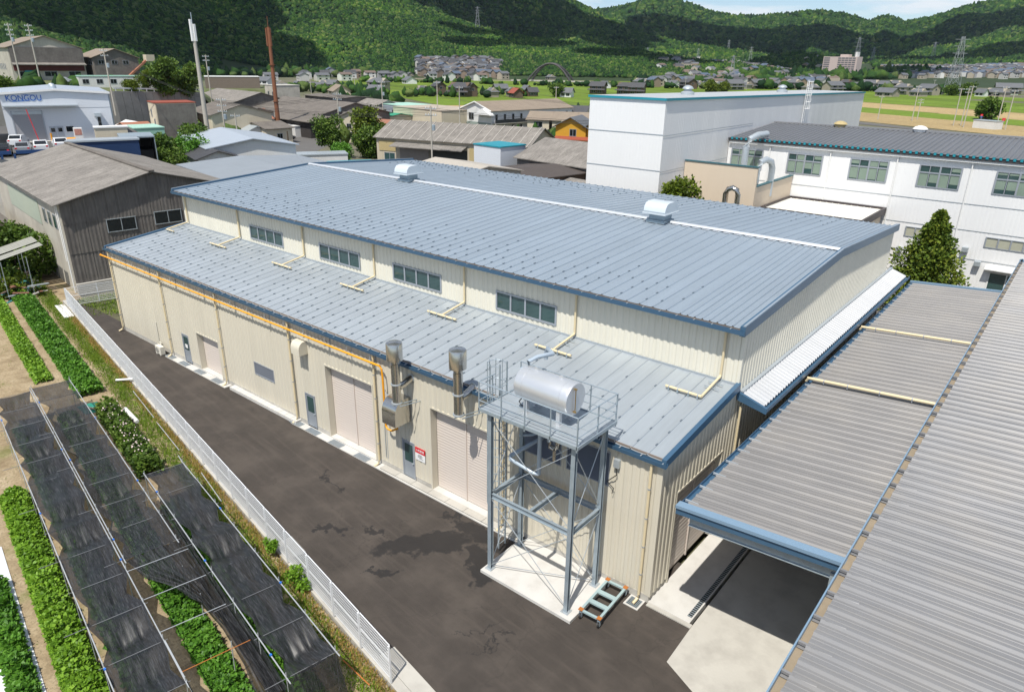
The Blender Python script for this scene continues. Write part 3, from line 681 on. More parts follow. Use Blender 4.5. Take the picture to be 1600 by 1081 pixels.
for k in range(6):
    y = -1.42+k*6.6
    ibeam((2.35, y, 5.62), (7.3, y, 5.94), .18, .40).build('beam', galv, cn)
    MB().box(6.9, 7.1, y-.1, y+.1, 0, 5.9).build('column', galv, cn)
for x in (3.2, 4.6, 6.0): MB().bar((x, -1.4, 6.0+.075*(x-3.2)), (x, 32.5, 6.0+.075*(x-3.2)), .08, .1).build('purlin', galv, cn)
for y, x0_ in ((11.35, 1.9), (20.4, 1.95)):
    z0_, z1_ = 6.3, 6.66
    p = MB().tube([(1.95, y, 6.12), (2.0, y, 6.3), (2.15, y, z0_), (7.2, y, z1_)], .075, 10).build('rain_pipe', pipe_cream, cn, smooth=50)
    for t_ in (.12, .32, .58, .83): x = 2.1+5.1*t_; MB().lathe([(.082, -.02), (.082, .02)], (x, y, z0_+(z1_-z0_)*t_), 10, 'x').box(x-.02, x+.02, y-.06, y+.06, 6.15+.38*t_, 6.25+.38*t_).build('pipe_clip', frame_grey, p)
rb = thing('corrugated_warehouse', 'large grey corrugated warehouse roof filling the lower right corner', 'warehouse', (20, 10, 0)); rb.location = (0, 0, 0)
slate2 = mat('grey_folded_plate', (.235, .235, .238), .48, .15, .12, .6, rndv=.05, streak=.15, sdir=(.16, 3.5, .2), dirt=(.30, .28, .25), dirtamt=.4, dscale=.35)
me = zsheet(.575, 7.44, 6.645, 24, 7.45, .075, .1).mesh('roof_sheet', slate2)
for i in range(103): place(me, 'roof_sheet', rb, (0, -17.5+i*.575, 0))
me = MB().box(7.25, 7.5, -.035, .035, 6.65, 6.728).box(7.25, 7.46, -.10, .10, 6.585, 6.60).mesh('rib_end_cover', slate2)
me2 = MB().add([(7.55, -.05, 6.72), (8.05, -.05, 6.745), (8.05, .05, 6.745), (7.55, .05, 6.72), (7.55, -.04, 6.745), (8.05, -.03, 6.765), (8.05, .03, 6.765), (7.55, .04, 6.745)], [(4, 5, 6, 7), (0, 1, 5, 4), (2, 3, 7, 6), (1, 2, 6, 5), (3, 0, 4, 7)]).mesh('rib_splice', slate2)
for i in range(52):
    y = -17.5+.2875+i*1.15; b_ = place(me, 'rib_end_cover', rb, (0, y, 0)); place(me2, 'splice', b_, (0, 0, 0))
tan = mat('gutter_lining_tan', (.29, .235, .165), .9, 0, .2, 3)
MB().prism([(7.22, 6.53), (7.52, 6.53), (7.52, 6.56), (7.24, 6.56)], 'y', -18, 41.7).build('gutter_bed', tan, rb)
MB().prism([(7.2, 6.4), (7.24, 6.4), (7.24, 6.72), (7.2, 6.72)], 'y', -18, 41.7).build('gutter_edge', pa_blue, rb)
MB().box(7.3, 7.4, 41.7, 41.8, 6.3, 6.9).build('verge_trim', pa_blue, rb); MB().hexa([(7.2, 41.7, 6.5), (24, 41.7, 7.3), (24, 41.8, 7.3), (7.2, 41.8, 6.5), (7.2, 41.7, 6.85), (24, 41.7, 7.65), (24, 41.8, 7.65), (7.2, 41.8, 6.85)]).build('verge_trim', pa_blue, rb)
MB().box(7.5, 24, -17.8, 41.6, 0, 6.5).build('wall', wall_lo, rb)
# ================================================================ VEGETATION HELPERS
RNG = np.random.default_rng(11)
def np_mesh(name, V, F4, mt, smooth=False):
    me = bpy.data.meshes.new(name); n = len(V); k = F4.shape[1]; m = len(F4)
    me.vertices.add(n); me.vertices.foreach_set('co', V.astype(np.float32).ravel())
    me.loops.add(m*k); me.loops.foreach_set('vertex_index', F4.astype(np.int32).ravel())
    me.polygons.add(m); me.polygons.foreach_set('loop_start', np.arange(0, m*k, k, dtype=np.int32))
    me.polygons.foreach_set('loop_total', np.full(m, k, dtype=np.int32))
    if smooth: me.polygons.foreach_set('use_smooth', [True]*m)
    me.materials.append(mt); me.update(calc_edges=True); me.validate(); return me
def leaves(name, P, size, mt, out=None, up=.6, wid=.42, spread=1., drop=0.):
    """diamond leaves at points P (n,3), two triangles each folded on the midrib"""
    n = len(P); d = RNG.normal(size=(n, 3)); d[:, 2] *= spread; d[:, 2] -= drop
    if out is not None: d = d*.7+out
    d /= np.linalg.norm(d, axis=1)[:, None]+1e-9
    nn = RNG.normal(size=(n, 3))*.6; nn[:, 2] += up*1.6
    if out is not None: nn += out*.5
    sd = np.cross(d, nn); sd /= np.linalg.norm(sd, axis=1)[:, None]+1e-9
    nn = np.cross(sd, d)
    sz = size*(.6+.8*RNG.random(n))[:, None]
    b = P; tip = P+d*sz; mid = P+d*sz*.45-nn*sz*.08
    l = mid+sd*sz*wid+nn*sz*.10; r = mid-sd*sz*wid+nn*sz*.10
    V = np.stack([b, r, tip, l], 1).reshape(-1, 3)
    i = np.arange(n)*4
    F = np.stack([np.stack([i, i+1, i+2], 1), np.stack([i, i+2, i+3], 1)], 1).reshape(-1, 3)
    return np_mesh(name, V, F, mt)
def leafmat(name, cols, rough=.55, trans=.22, nscale=.35, spec=.3):
    m, N, L, B_ = shader(name)
    g = nd(N, 'ShaderNodeNewGeometry'); nz = noise_n(N, L, g.outputs['Position'], nscale, 4).outputs['Fac']
    f = mathn(N, L, 'MULTIPLY_ADD', g.outputs['Random Per Island'], .55, mathn(N, L, 'MULTIPLY_ADD', nz, .9, -.22))
    k = len(cols); c = ramp(N, L, f, [(.1+.8*i/(k-1), q) for i, q in enumerate(cols)])
    L.new(c, B_.inputs['Base Color']); B_.inputs['Roughness'].default_value = rough; B_.inputs['Specular IOR Level'].default_value = spec
    t = nd(N, 'ShaderNodeBsdfTranslucent'); L.new(c, t.inputs['Color']); mx_ = nd(N, 'ShaderNodeMixShader'); mx_.inputs[0].default_value = trans
    L.new(B_.outputs[0], mx_.inputs[1]); L.new(t.outputs[0], mx_.inputs[2])
    o = N['Material Output']; L.new(mx_.outputs[0], o.inputs['Surface']); return m
crop_g = leafmat('crop_green', [(.045, .13, .014), (.09, .23, .022), (.17, .36, .04)], .5)
crop_y = leafmat('crop_yellow_green', [(.08, .17, .014), (.17, .33, .025), (.30, .48, .05)], .5)
bush_g = leafmat('bush_green', [(.035, .075, .012), (.085, .155, .02), (.18, .26, .04)], .55)
tree_y = leafmat('bright_tree_green', [(.04, .07, .008), (.11, .16, .012), (.22, .27, .025)], .55)
conif = leafmat('conifer_green', [(.03, .065, .010), (.08, .135, .016), (.18, .24, .025), (.26, .27, .04)], .6)
grass_m = leafmat('grass_green', [(.10, .19, .016), (.17, .28, .022), (.30, .38, .05)], .7, .3, .6)
dry_m = leafmat('dry_grass', [(.34, .22, .06), (.50, .34, .12), (.26, .26, .05)], .8, .3, 1.1)
bark = mat('bark', (.11, .08, .055), .9, 0, .25, 6, .5, 15)
# ---- soil
soil, N, L, B_ = shader('sandy_soil')
g = nd(N, 'ShaderNodeNewGeometry').outputs['Position']
c = ramp(N, L, noise_n(N, L, g, .8, 8, .7).outputs['Fac'], [(.3, (.20, .145, .085)), (.5, (.36, .28, .175)), (.72, (.50, .41, .28))])
c = mixc(N, L, ramp(N, L, noise_n(N, L, g, 9, 5).outputs['Fac'], [(.48, (0, 0, 0)), (.62, (.7, .7, .7))]), c, (.24, .19, .12))
c = mixc(N, L, ramp(N, L, noise_n(N, L, g, .45, 7).outputs['Fac'], [(.55, (0, 0, 0)), (.68, (.55, .55, .55))]), c, (.13, .16, .035))
L.new(c, B_.inputs['Base Color']); B_.inputs['Roughness'].default_value = .95; B_.inputs['Specular IOR Level'].default_value = .1
bp = nd(N, 'ShaderNodeBump'); bp.inputs['Strength'].default_value = .7; bp.inputs['Distance'].default_value = .06; L.new(noise_n(N, L, g, 6, 8, .7).outputs['Fac'], bp.inputs['Height']); L.new(bp.outputs['Normal'], B_.inputs['Normal'])
ZF = -.12
q = [FT(-14, .08, ZF), FT(-14, 40, ZF), FT(70, 40, ZF), FT(70, -1.5, ZF), FT(53, -1.5, ZF), FT(53, .08, ZF)]
struct('field_soil', MB().add(q, [tuple(range(6))]), soil)
# kerb under the fence
k = MB(); a, b = FT(-1, -.32, -.5), FT(53.2, -.32, -.5); c_, d_ = FT(53.2, .03, -.5), FT(-1, .03, -.5)
up = lambda p, z: (p[0], p[1], z)
struct('fence_kerb', k.hexa([d_, a, b, c_]+[up(p, .03) for p in (d_, a, b, c_)]), concrete)
struct('kerb_patch', MB().hexa([FT(9.9, -.9, -.1), FT(8.5, -.9, -.1), FT(8.5, -.33, -.1), FT(9.9, -.33, -.1)]+[FT(9.9, -.9, .05), FT(8.5, -.9, .05), FT(8.5, -.33, .05), FT(9.9, -.33, .05)]), concrete)
struct('fence_end_pad', MB().hexa([FT(1.5, -.95, -.1), FT(-1.6, -.95, -.1), FT(-1.6, -.33, -.1), FT(1.5, -.33, -.1)]+[FT(1.5, -.95, .05), FT(-1.6, -.95, .05), FT(-1.6, -.33, .05), FT(1.5, -.33, .05)]), concrete)
# ---- mesh fence
fw = mat('fence_white', (.82, .83, .84), .4, 0, .03)
def mesh_fence(lab, p0, p1, n, grp=None):
    L_ = math.hypot(p1[0]-p0[0], p1[1]-p0[1]); a = math.atan2(p1[1]-p0[1], p1[0]-p0[0]); W = L_/n
    t = thing('mesh_fence', lab, 'fence', (p0[0], p0[1], .06), a)
    pm = MB().box(-.03, .03, -.03, .03, 0, 1.62).mesh('fence_post', fw)
    m = MB()
    for i in range(int(W/.075)):
        x = .05+i*.075; m.bar((x, -.035, .08), (x, -.035, 1.6), .011)
    for z in [.08+.138*i for i in range(12)]: m.bar((.03, -.046, z), (W-.03, -.046, z), .013)
    for z in (.08, .85, 1.6): m.bar((.03, -.05, z), (W-.03, -.05, z), .03)
    me = m.mesh('mesh_panel', fw)
    for i in range(n+1): place(pm, 'fence_post', t, (i*W, 0, 0))
    for i in range(n): place(me, 'mesh_panel', t, (i*W, 0, 0))
    return t
mesh_fence('long white wire mesh fence between the asphalt yard and the vegetable field', FT(.2, 0)[:2], FT(51, 0)[:2], 25)
mesh_fence('short white wire mesh fence across the far end of the asphalt yard', FT(51, 0)[:2], (-52.3, 8.5), 4)
# ---- grass strip and dry weeds
def strip_pts(n, s0, s1, t0, t1, z=ZF):
    s = s0+(s1-s0)*RNG.random(n); t = t0+(t1-t0)*RNG.random(n)
    return np.stack([-4.1+s*D2[0]+t*NN[0], -9.2+s*D2[1]+t*NN[1], np.full(n, z)], 1), s, t
def tufts(name, lab, n, s0, s1, t0, t1, sz, mt, prof=None, up=1.4):
    P, s, t = strip_pts(n, s0, s1, t0, t1)
    if prof is not None: keep = RNG.random(n) < prof(s, t); P = P[keep]
    k = len(P); out = np.zeros((k, 3)); out[:, 2] = up
    me = leaves(name, P, sz, mt, out=out, up=0, wid=.10)
    o = place(me, name, None, kind='stuff'); o['label'] = lab; return o
nz = lambda s, t: .5+.5*np.sin(s*.9+np.sin(t*3+s*.31)*2)*np.cos(s*.37+t*2.2)
tufts('grass_strip', 'bright green grass strip along the field side of the white fence', 70000, -3, 66, .15, 1.5, .16, grass_m, lambda s, t: np.clip(1.35-abs(t-.8)*1.7, .05, 1)*(.35+.65*nz(s, t)))
tufts('dry_weeds', 'dry orange weeds growing at the foot of the white fence', 20000, -3, 52, .08, .55, .17, dry_m, lambda s, t: np.clip(1.3-t*1.5, 0, 1)*(.25+.75*nz(s*1.3+2, t)))
tufts('path_weeds', 'sparse weeds on the sandy field paths', 9000, 0, 60, 1.3, 9.2, .10, grass_m, lambda s, t: (nz(s*1.7, t*.8) > .72)*.9)
tufts('yard_end_grass', 'grass patch at the far end of the asphalt yard', 5000, 47, 53, -9, -1.0, .22, grass_m)
# ---- crop rows: leafy beds
def bed(lab, s0, s1, t0, t1, h, n, sz, mt, gaps=.0, wave=.12):
    P, s, t = strip_pts(n, s0, s1, t0, t1)
    u = (t-t0)/(t1-t0)*2-1
    lump = .75+.25*np.sin(s*2.1+t*3)*np.sin(s*5.3-t*4)+.12*np.sin(s*11)
    prof = np.sqrt(np.clip(1-u**2*(.85+wave*np.sin(s*1.7)), 0, 1))*lump
    P[:, 2] = ZF+h*prof*(RNG.random(n)**.45)
    out = np.zeros((n, 3)); out[:, 0] = NN[0]*u; out[:, 1] = NN[1]*u; out[:, 2] = .3
    if gaps: P = P[(prof > gaps)]; out = out[:len(P)]
    o = place(leaves('crop_row', P, sz, mt, out=out*.6, up=.9, wid=.45), 'crop_row', None, kind='stuff'); o['label'] = lab
    return o
bed('dark green leafy crop row nearest the fence at the far end of the field', 31.5, 67, 1.75, 3.2, .75, 44000, .145, crop_g)
bed('narrow bright green crop row left of the dark green row', 35.5, 64, 3.9, 4.85, .5, 21000, .13, crop_y)
bed('bright yellow-green crop bed left of the shade nets', 2, 21.5, 7.45, 8.5, .75, 34000, .13, crop_y)
bed('green crop bed under the middle shade net', 1.5, 29, 3.75, 4.75, .6, 27000, .125, crop_g)
bed('dark crop row under the left shade net', 1, 29, 6.0, 6.9, .5, 12000, .15, crop_g)
bed('dark crop row under the right shade net', 1, 16, 1.9, 2.8, .5, 9000, .15, crop_g)
bed('crop row growing through white mulch sheet at the left edge', 3, 14.5, 9.2, 9.9, .6, 11000, .16, crop_g)
bed('flowering bushes between the fence and the middle shade net', 19.2, 28.3, 1.75, 2.85, 1.25, 11000, .16, bush_g)
mulch = mat('white_mulch_film', (.78, .79, .80), .4, 0, .08, 2, .5, 4)
o = MB().add([FT(2, 8.98, ZF+.03), FT(17.5, 8.98, ZF+.03), FT(17.5, 9.5, ZF+.16), FT(2, 9.5, ZF+.16), FT(17.5, 10.4, ZF+.05), FT(2, 10.4, ZF+.05)], [(0, 1, 2, 3), (3, 2, 4, 5)]).build('mulch_film', mulch)
tag(o, 'white plastic mulch film under the leftmost crop row', 'mulch film')
# pink-white blossoms
fl = mat('blossom', (.75, .6, .58), .7)
P, s, t = strip_pts(160, 20, 27, 1.8, 2.8); P[:, 2] = ZF+.9+.4*RNG.random(160)
o = place(leaves('blossoms', P, .09, fl), 'blossoms', None, kind='stuff'); o['label'] = 'pale blossoms on the bushes beside the middle shade net'
# ---- shade nets on pipe frames
net, N, L, B_ = shader('black_shade_net')
g = nd(N, 'ShaderNodeNewGeometry').outputs['Position']
mpn = nd(N, 'ShaderNodeMapping', vector_type='TEXTURE'); mpn.inputs['Rotation'].default_value = (0, 0, -.167); mpn.inputs['Scale'].default_value = (1.6, .11, 1); L.new(g, mpn.inputs['Vector'])
st_ = noise_n(N, L, mpn.outputs['Vector'], 3.2, 6, .75).outputs['Fac']
B_.inputs['Base Color'].default_value = (.016, .017, .019, 1); B_.inputs['Roughness'].default_value = .45
L.new(ramp(N, L, st_, [(.38, (.009, .010, .011)), (.53, (.022, .023, .026)), (.64, (.065, .066, .07)), (.75, (.14, .14, .145))]), B_.inputs['Base Color'])  # pale streaks paint the highlights on the net's folds into its colour
al = mathn(N, L, 'MULTIPLY_ADD', st_, .55, mathn(N, L, 'MULTIPLY_ADD', nd(N, 'ShaderNodeObjectInfo').outputs['Random'], .16, .46), cl=True); L.new(al, B_.inputs['Alpha'])
tubem = mat('frame_tube_pale', (.55, .57, .58), .4, .4, .1, 4)
net_bar = mat('dull_net_bar', (.22, .225, .23), .5, .3, .15, 3)
bluecl = mat('blue_clip', (.03, .18, .65), .4)
def shade_net(lab, s0, s1, tl, tr, bars, seed, posts_t=None, z0=1.72, width=None):
    r = np.random.default_rng(seed)
    root = thing('shade_net', lab, 'shade net', FT((s0+s1)/2, (tl+tr)/2, ZF)); root.location = (0, 0, 0)
    ns, nt_ = int((s1-s0)/.11), 22
    S_, T_ = np.meshgrid(np.linspace(s0, s1, ns+1), np.linspace(0, 1, nt_+1), indexing='ij')
    bl = np.array(bars); near = np.min(np.abs(S_[..., None]-bl), axis=-1)
    sp = np.mean(np.diff(bl)); sag = np.clip(near/(sp/2), 0, 1)
    ph = r.random(4)*6
    Z = z0-.38*sag**1.3*(.65+.5*np.sin(S_*.8+ph[0]))*(.55+.45*np.sin(T_*math.pi)) - .07*np.sin(T_*math.pi)*(1+np.sin(S_*.33+ph[1]))
    Z += .035*np.sin(T_*34+np.sin(S_*1.3+ph[1])*3)*sag + .045*np.sin(T_*17+S_*1.1+ph[2])*sag**.7
    edge = (.19+.16*np.sin(S_*.9+ph[3]+T_*2))*sag**1.2
    T2 = tl+(tr-tl)*T_ + np.where(T_ > .5, -1, 1)*edge*(np.abs(T_-.5)*2)**3
    V = np.stack([-4.1+S_*D2[0]+T2*NN[0], -9.2+S_*D2[1]+T2*NN[1], Z], -1).reshape(-1, 3)
    i, j = np.meshgrid(np.arange(ns), np.arange(nt_), indexing='ij'); a = (i*(nt_+1)+j).ravel()
    place(np_mesh('net_cloth', V, np.stack([a, a+1, a+nt_+2, a+nt_+1], 1), net, True), 'net_cloth', root)
    for t in (tl, tr):
        MB().tube([FT(s0-.25, t, z0-.01), FT(s1+.2, t, z0-.01)], .022, 6).build('frame_rail', tubem, root)
    for k, b in enumerate(bars):
        ex = .7 if k % 2 == 0 else .15
        MB().tube([FT(b, tl-.12, z0-.03), FT(b+.08, tr+ex, z0-.05)], .012, 6).build('cross_bar', net_bar, root)
        for t in (tl, tr): MB().tube([FT(b+.05, t, ZF), FT(b+.05, t, z0+.2)], .015, 6).build('post', tubem, root)
    cm = MB().box(-.04, .04, -.03, .03, -.03, .03).mesh('clip', bluecl)
    for k in range(5): place(cm, 'clip', root, FT(bars[0]+(bars[-1]-bars[0])*(k+.4)/5, tl if k % 2 else tr, z0+.02))
    return root
shade_net('wide black shade net on pipe frame nearest the left edge', 3.0, 30, 5.6, 7.4, [3+2.25*i for i in range(13)], 1)
n2 = shade_net('middle black shade net bunching into folds at its near end', 10.5, 30.3, 3.55, 5.5, [10.5+2.2*i for i in range(10)], 2)
n3 = shade_net('right black shade net next to the grass strip by the fence', 1.1, 16.4, 1.45, 3.15, [1.1+2.18*i for i in range(8)], 3)
# drape at the near end of the right net, and the bunched folds of the middle net
def cloth(parent, rows, folds, amp, seed):
    """rows: list of (centre(s,t,z), half-width vector (ds,dt)) -> pleated cloth"""
    r = np.random.default_rng(seed); nt_ = 48; V = []; ns = 10*(len(rows)-1)
    for i in range(ns+1):
        f = i/10; k = min(int(f), len(rows)-2); f -= k
        (c0, w0), (c1, w1) = rows[k], rows[k+1]
        c = [c0[q]*(1-f)+c1[q]*f for q in range(3)]; w_ = [w0[q]*(1-f)+w1[q]*f for q in range(2)]
        hw = math.hypot(*w_)
        for j in range(nt_+1):
            u = j/nt_*2-1; a = amp*min(1, .8/(hw+.3))
            p = FT(c[0]+w_[0]*u, c[1]+w_[1]*u, c[2]+a*math.sin(u*folds+i*.15)+a*.5*math.sin(u*folds*2.3+i*.4)-.1*u*u*hw)
            V.append(p)
    i, j = np.meshgrid(np.arange(ns), np.arange(nt_), indexing='ij'); a = (i*(nt_+1)+j).ravel()
    return place(np_mesh('net_fold', np.array(V), np.stack([a, a+1, a+nt_+2, a+nt_+1], 1), net, True), 'net_fold', parent)
cloth(n2, [((10.5, 4.5, 1.72), (0, .98)), ((9.2, 4.35, 1.55), (.1, .8)), ((7.8, 3.95, 1.5), (.2, .45)), ((6.7, 3.75, 1.35), (.1, .2)), ((5.2, 3.55, 1.15), (.1, .22)), ((3.2, 3.5, .95), (0, .28)), ((1.2, 3.6, .6), (0, .35)), ((-1.5, 3.7, .2), (0, .4))], 14, .09, 4)
cloth(n3, [((1.1, 2.3, 1.72), (0, .86)), ((.75, 2.3, .9), (0, .88)), ((.55, 2.25, -.1), (0, .9)), ((.3, 2.25, -.28), (0, .95))], 16, .03, 5)
cloth(n3, [((14, 3.25, 1.6), (0, .25)), ((9, 3.35, 1.5), (0, .2)), ((5, 3.35, 1.2), (0, .3)), ((1.5, 3.35, .9), (0, .3))], 9, .06, 6)
# bare frame pipes around the folded end
fr = thing('pipe_frame', 'bare pale pipe frame left standing beside the bunched shade net', 'pipe frame', FT(5, 4.5, ZF)); fr.location = (0, 0, 0)
for s in (9.6, 7.6, 5.6, 3.4): MB().tube([FT(s, 3.4, 1.72), FT(s+.1, 5.6, 1.72)], .014, 6).build('cross_bar', tubem if s > 4 else rust, fr)
for s in (9.0, 7.0, 4.0): MB().tube([FT(s, 3.9, ZF), FT(s, 3.85, 1.5)], .018, 6).build('post', tubem, fr)
for s in (-1.0, 1.2): MB().tube([FT(s, 5.58, 1.72), FT(s+4, 5.58, 1.72)], .022, 6).build('rail', tubem, fr)
# loose pipes on the grass, white pvc pipe, planks, junk
def loose(name, lab, cat, pts, r, mt, grp=None): o = MB().tube(pts, r, 8).build(name, mt, None, smooth=60); return tag(o, lab, cat, grp)
loose('pvc_pipe', 'white plastic pipe lying on the sandy path beside the blossoming bushes', 'pipe', [FT(27.9, 1.4, ZF+.12), FT(25.7, 1.3, ZF+.12)], .13, white)
loose('white_tube', 'short white tube stuck through the far grass by the fence', 'pipe', [FT(32.6, .75, .05), FT(31.6, -.05, .25)], .08, white)
for i, (s0_, t0_, s1_, t1_) in enumerate(((30.2, .35, 25.6, .42), (25.0, .45, 20.8, .5), (20.3, .7, 18.3, .85), (17.8, .35, 14.6, .5), (15.5, 1.25, 14.1, 1.3), (2.2, .75, .6, .6))):
    loose('loose_rail', ['thin grey rail lying in the grass at the far part of the fence', 'thin grey rail lying in the grass beside the blossoming bushes', 'thin grey rail lying near the far end of the right shade net', 'thin grey rail lying in dry weeds beside the right shade net', 'thin grey rail beside the far corner of the right shade net', 'thin brown rail lying in the grass near the fence end'][i], 'rail', [FT(s0_, t0_, ZF+.12), FT(s1_, t1_, ZF+.15)], .025, tubem if i < 5 else rust, 'loose rails in the grass')
pl_ = thing('white_planks', 'stack of white planks lying outside the far fence corner', 'planks', FT(50.3, .45, ZF), math.atan2(D2[1], D2[0]))
for i in range(4): MB().box(-2.0, 1.8, -.35+i*.18, -.19+i*.18, 0, .12+.03*(i % 2)).build('plank', white, pl_)
gt = thing('green_tarp', 'small green tarp heap at the end of the dark green crop row', 'tarp', FT(29.6, 2.9, ZF))
MB().add([(-.8, -.5, 0), (.7, -.6, .05), (.9, .4, 0), (-.6, .6, .02), (0, 0, .35), (.4, .1, .28)], [(0, 1, 4), (1, 5, 4), (1, 2, 5), (2, 3, 5), (5, 3, 4), (3, 0, 4)]).build('sheet', mat('tarp_green', (.02, .22, .16), .5), gt)
MB().bar((.2, -.4, .3), (2.0, .5, .25), .1, .06).build('batten', mat('old_timber', (.34, .29, .23), .85, 0, .2, 6), gt)
# low shrubs on the kerb
def shrub(name, lab, loc, rx, rz_, n, sz, mt, cat='shrub', k=7, seed=0):
    r = np.random.default_rng(seed+int(abs(loc[0]*7+loc[1]*3)))
    root = thing(name, lab, cat, loc); P = []; O_ = []
    for q in range(k):
        c = np.array([r.normal()*rx*.45, r.normal()*rx*.45, rz_*(.35+.55*r.random())]); rad = rx*(.35+.3*r.random())
        v = r.normal(size=(n//k, 3)); v /= np.linalg.norm(v, axis=1)[:, None]; rr = r.random((n//k, 1))**.3
        p = c+v*rr*np.array([rad, rad, rad*min(1.4, rz_/rx*.7+.2)]); p[:, 2] = np.clip(p[:, 2], .03, None); P.append(p); O_.append(v)
    place(leaves('foliage', np.concatenate(P), sz, mt, out=np.concatenate(O_)*.6, up=.5), 'foliage', root)
    m = MB()
    for q in range(4): a = q*1.6; m.tube([(0, 0, -.05), (math.cos(a)*rx*.2, math.sin(a)*rx*.2, rz_*.35), (math.cos(a)*rx*.5, math.sin(a)*rx*.5, rz_*.7)], .03*rx, 5, r1=.012*rx)
    m.build('stem', bark, root); return root
shrub('shrub', 'small bright green shrub against the fence, upper of the two', FT(9.3, .25, ZF), .26, .8, 700, .10, crop_y, seed=1)
shrub('shrub', 'larger bright green shrub against the fence, lower of the two', FT(6.6, .28, ZF), .36, 1.1, 1000, .10, crop_y, seed=2)
# ================================================================ WIDE GROUND
gm, N, L, B_ = shader('plain_ground')
g = nd(N, 'ShaderNodeNewGeometry').outputs['Position']
c = ramp(N, L, noise_n(N, L, g, .02, 8).outputs['Fac'], [(.35, (.06, .085, .025)), (.5, (.12, .12, .06)), (.62, (.17, .155, .12)), (.75, (.07, .10, .03))])
c = mixc(N, L, .4, c, ramp(N, L, noise_n(N, L, g, .4, 6).outputs['Fac'], [(.3, (.04, .05, .02)), (.7, (.2, .18, .12))]))
L.new(c, B_.inputs['Base Color']); B_.inputs['Roughness'].default_value = .95
struct('ground', MB().add([(-9000, -2500, -.38), (6000, -2500, -.38), (6000, 9000, -.38), (-9000, 9000, -.38)], [(0, 1, 2, 3)]), gm)
road_m = mat('road_grey', (.13, .125, .12), .9, 0, .15, .3)
def sheet(name, pts, z, mt, kind='structure'): return MB().add([(x, y, z) for x, y in pts], [tuple(range(len(pts)))]).build(name, mt, None, kind=kind)
sheet('works_road', [(-140, 62), (-60, 62), (-60, 90), (-126, 74), (-150, 104), (-170, 104), (-170, 90)], -.36, road_m)
sheet('works_yard', [(-60, 36), (10, 36), (10, 60), (-60, 60)], -.364, road_m)
sheet('side_yard', [(-60, -60), (-90, -60), (-90, 40), (-60, 40)], -.368, mat('earth_yard', (.25, .21, .15), .95, 0, .25, .5))
# terraces on the left slope
ter = mat('terrace_asphalt', (.11, .105, .10), .9, 0, .15, .3)
slope_m = mat('grassy_bank', (.09, .12, .035), .95, 0, .4, .25, dirt=(.22, .19, .13), dirtamt=.6, dscale=.2)
def terrace(name, top, z, out, z0, mt):
    n = len(top); return struct(name, MB().add([(x, y, z) for x, y in top]+[(x, y, z0) for x, y in out], [tuple(range(n))]), mt)
T1 = [(-92, -60), (-92, 16.5), (-100, 20.5), (-103, 30.5), (-126, 37), (-140, 20), (-140, -60)]
o1 = [(-89, -64), (-89, 17.5), (-99.6, 21), (-102.6, 31), (-126, 38), (-141, 20), (-141, -64)]
def mesa(name, T, O, z, z0, mtop, mside):
    n = len(T)
    struct(name, MB().add([(x, y, z) for x, y in T], [tuple(range(n))[::-1]]), mtop)
    m = MB(); m.add([(x, y, z) for x, y in T]+[(x, y, z0) for x, y in O], [(i, (i+1) % n, n+(i+1) % n, n+i) for i in range(n)])
    struct(name+'_bank', m, mside)
mesa('factory_terrace', T1, o1, 8, -.4, ter, concrete)
stone = mat('retaining_stone', (.26, .25, .23), .95, 0, .3, .5, .6, 3)
ht_ = [(-182, -60, 10.8), (-184, 60, 11.2), (-193, 87, 10.0), (-222, 98, 12.5), (-222, -60, 13.4), (-310, 112, 13.4), (-310, -60, 13.4)]
struct('hill_terrace', MB().add(ht_, [(0, 1, 4), (1, 2, 3, 4), (3, 5, 6, 4)]), slope_m)
struct('hill_terrace_bank', MB().add([ht_[2], ht_[3], ht_[5], (-194, 96, -.4), (-224, 118, -.4), (-312, 134, -.4)], [(0, 3, 4, 1), (1, 4, 5, 2)]), slope_m)
rwl = thing('retaining_wall', 'grey stone retaining wall below the white guard rail', 'wall')
for i in range(12):
    f0, f1 = i/12, (i+1)/12-.003; P0, P1 = Vector(ht_[1]).lerp(Vector(ht_[2]), f0), Vector(ht_[1]).lerp(Vector(ht_[2]), f1)
    MB().hexa([(P0.x+1.6, P0.y, -.4), (P1.x+1.6, P1.y, -.4), (P1.x-.4, P1.y+.1, -.4), (P0.x-.4, P0.y, -.4), (P0.x+.2, P0.y, P0.z+.1), (P1.x+.2, P1.y, P1.z+.1), (P1.x-.4, P1.y+.1, P1.z+.1), (P0.x-.4, P0.y, P0.z+.1)]).build('wall_segment', stone, rwl)
MB().hexa([(-180, -60, -.4), (-182.4, 60, -.4), (-184, 60, -.4), (-182, -60, -.4), (-181.6, -60, 10.9), (-183.8, 60, 11.3), (-184, 60, 11.3), (-182, -60, 10.9)]).build('wall_segment', stone, rwl)
mesa('shed_terrace', [(-262, 128), (-258, 160), (-295, 168), (-300, 128)], [(-256, 122), (-250, 168), (-296, 178), (-306, 122)], 7.4, -.4, slope_m, slope_m)
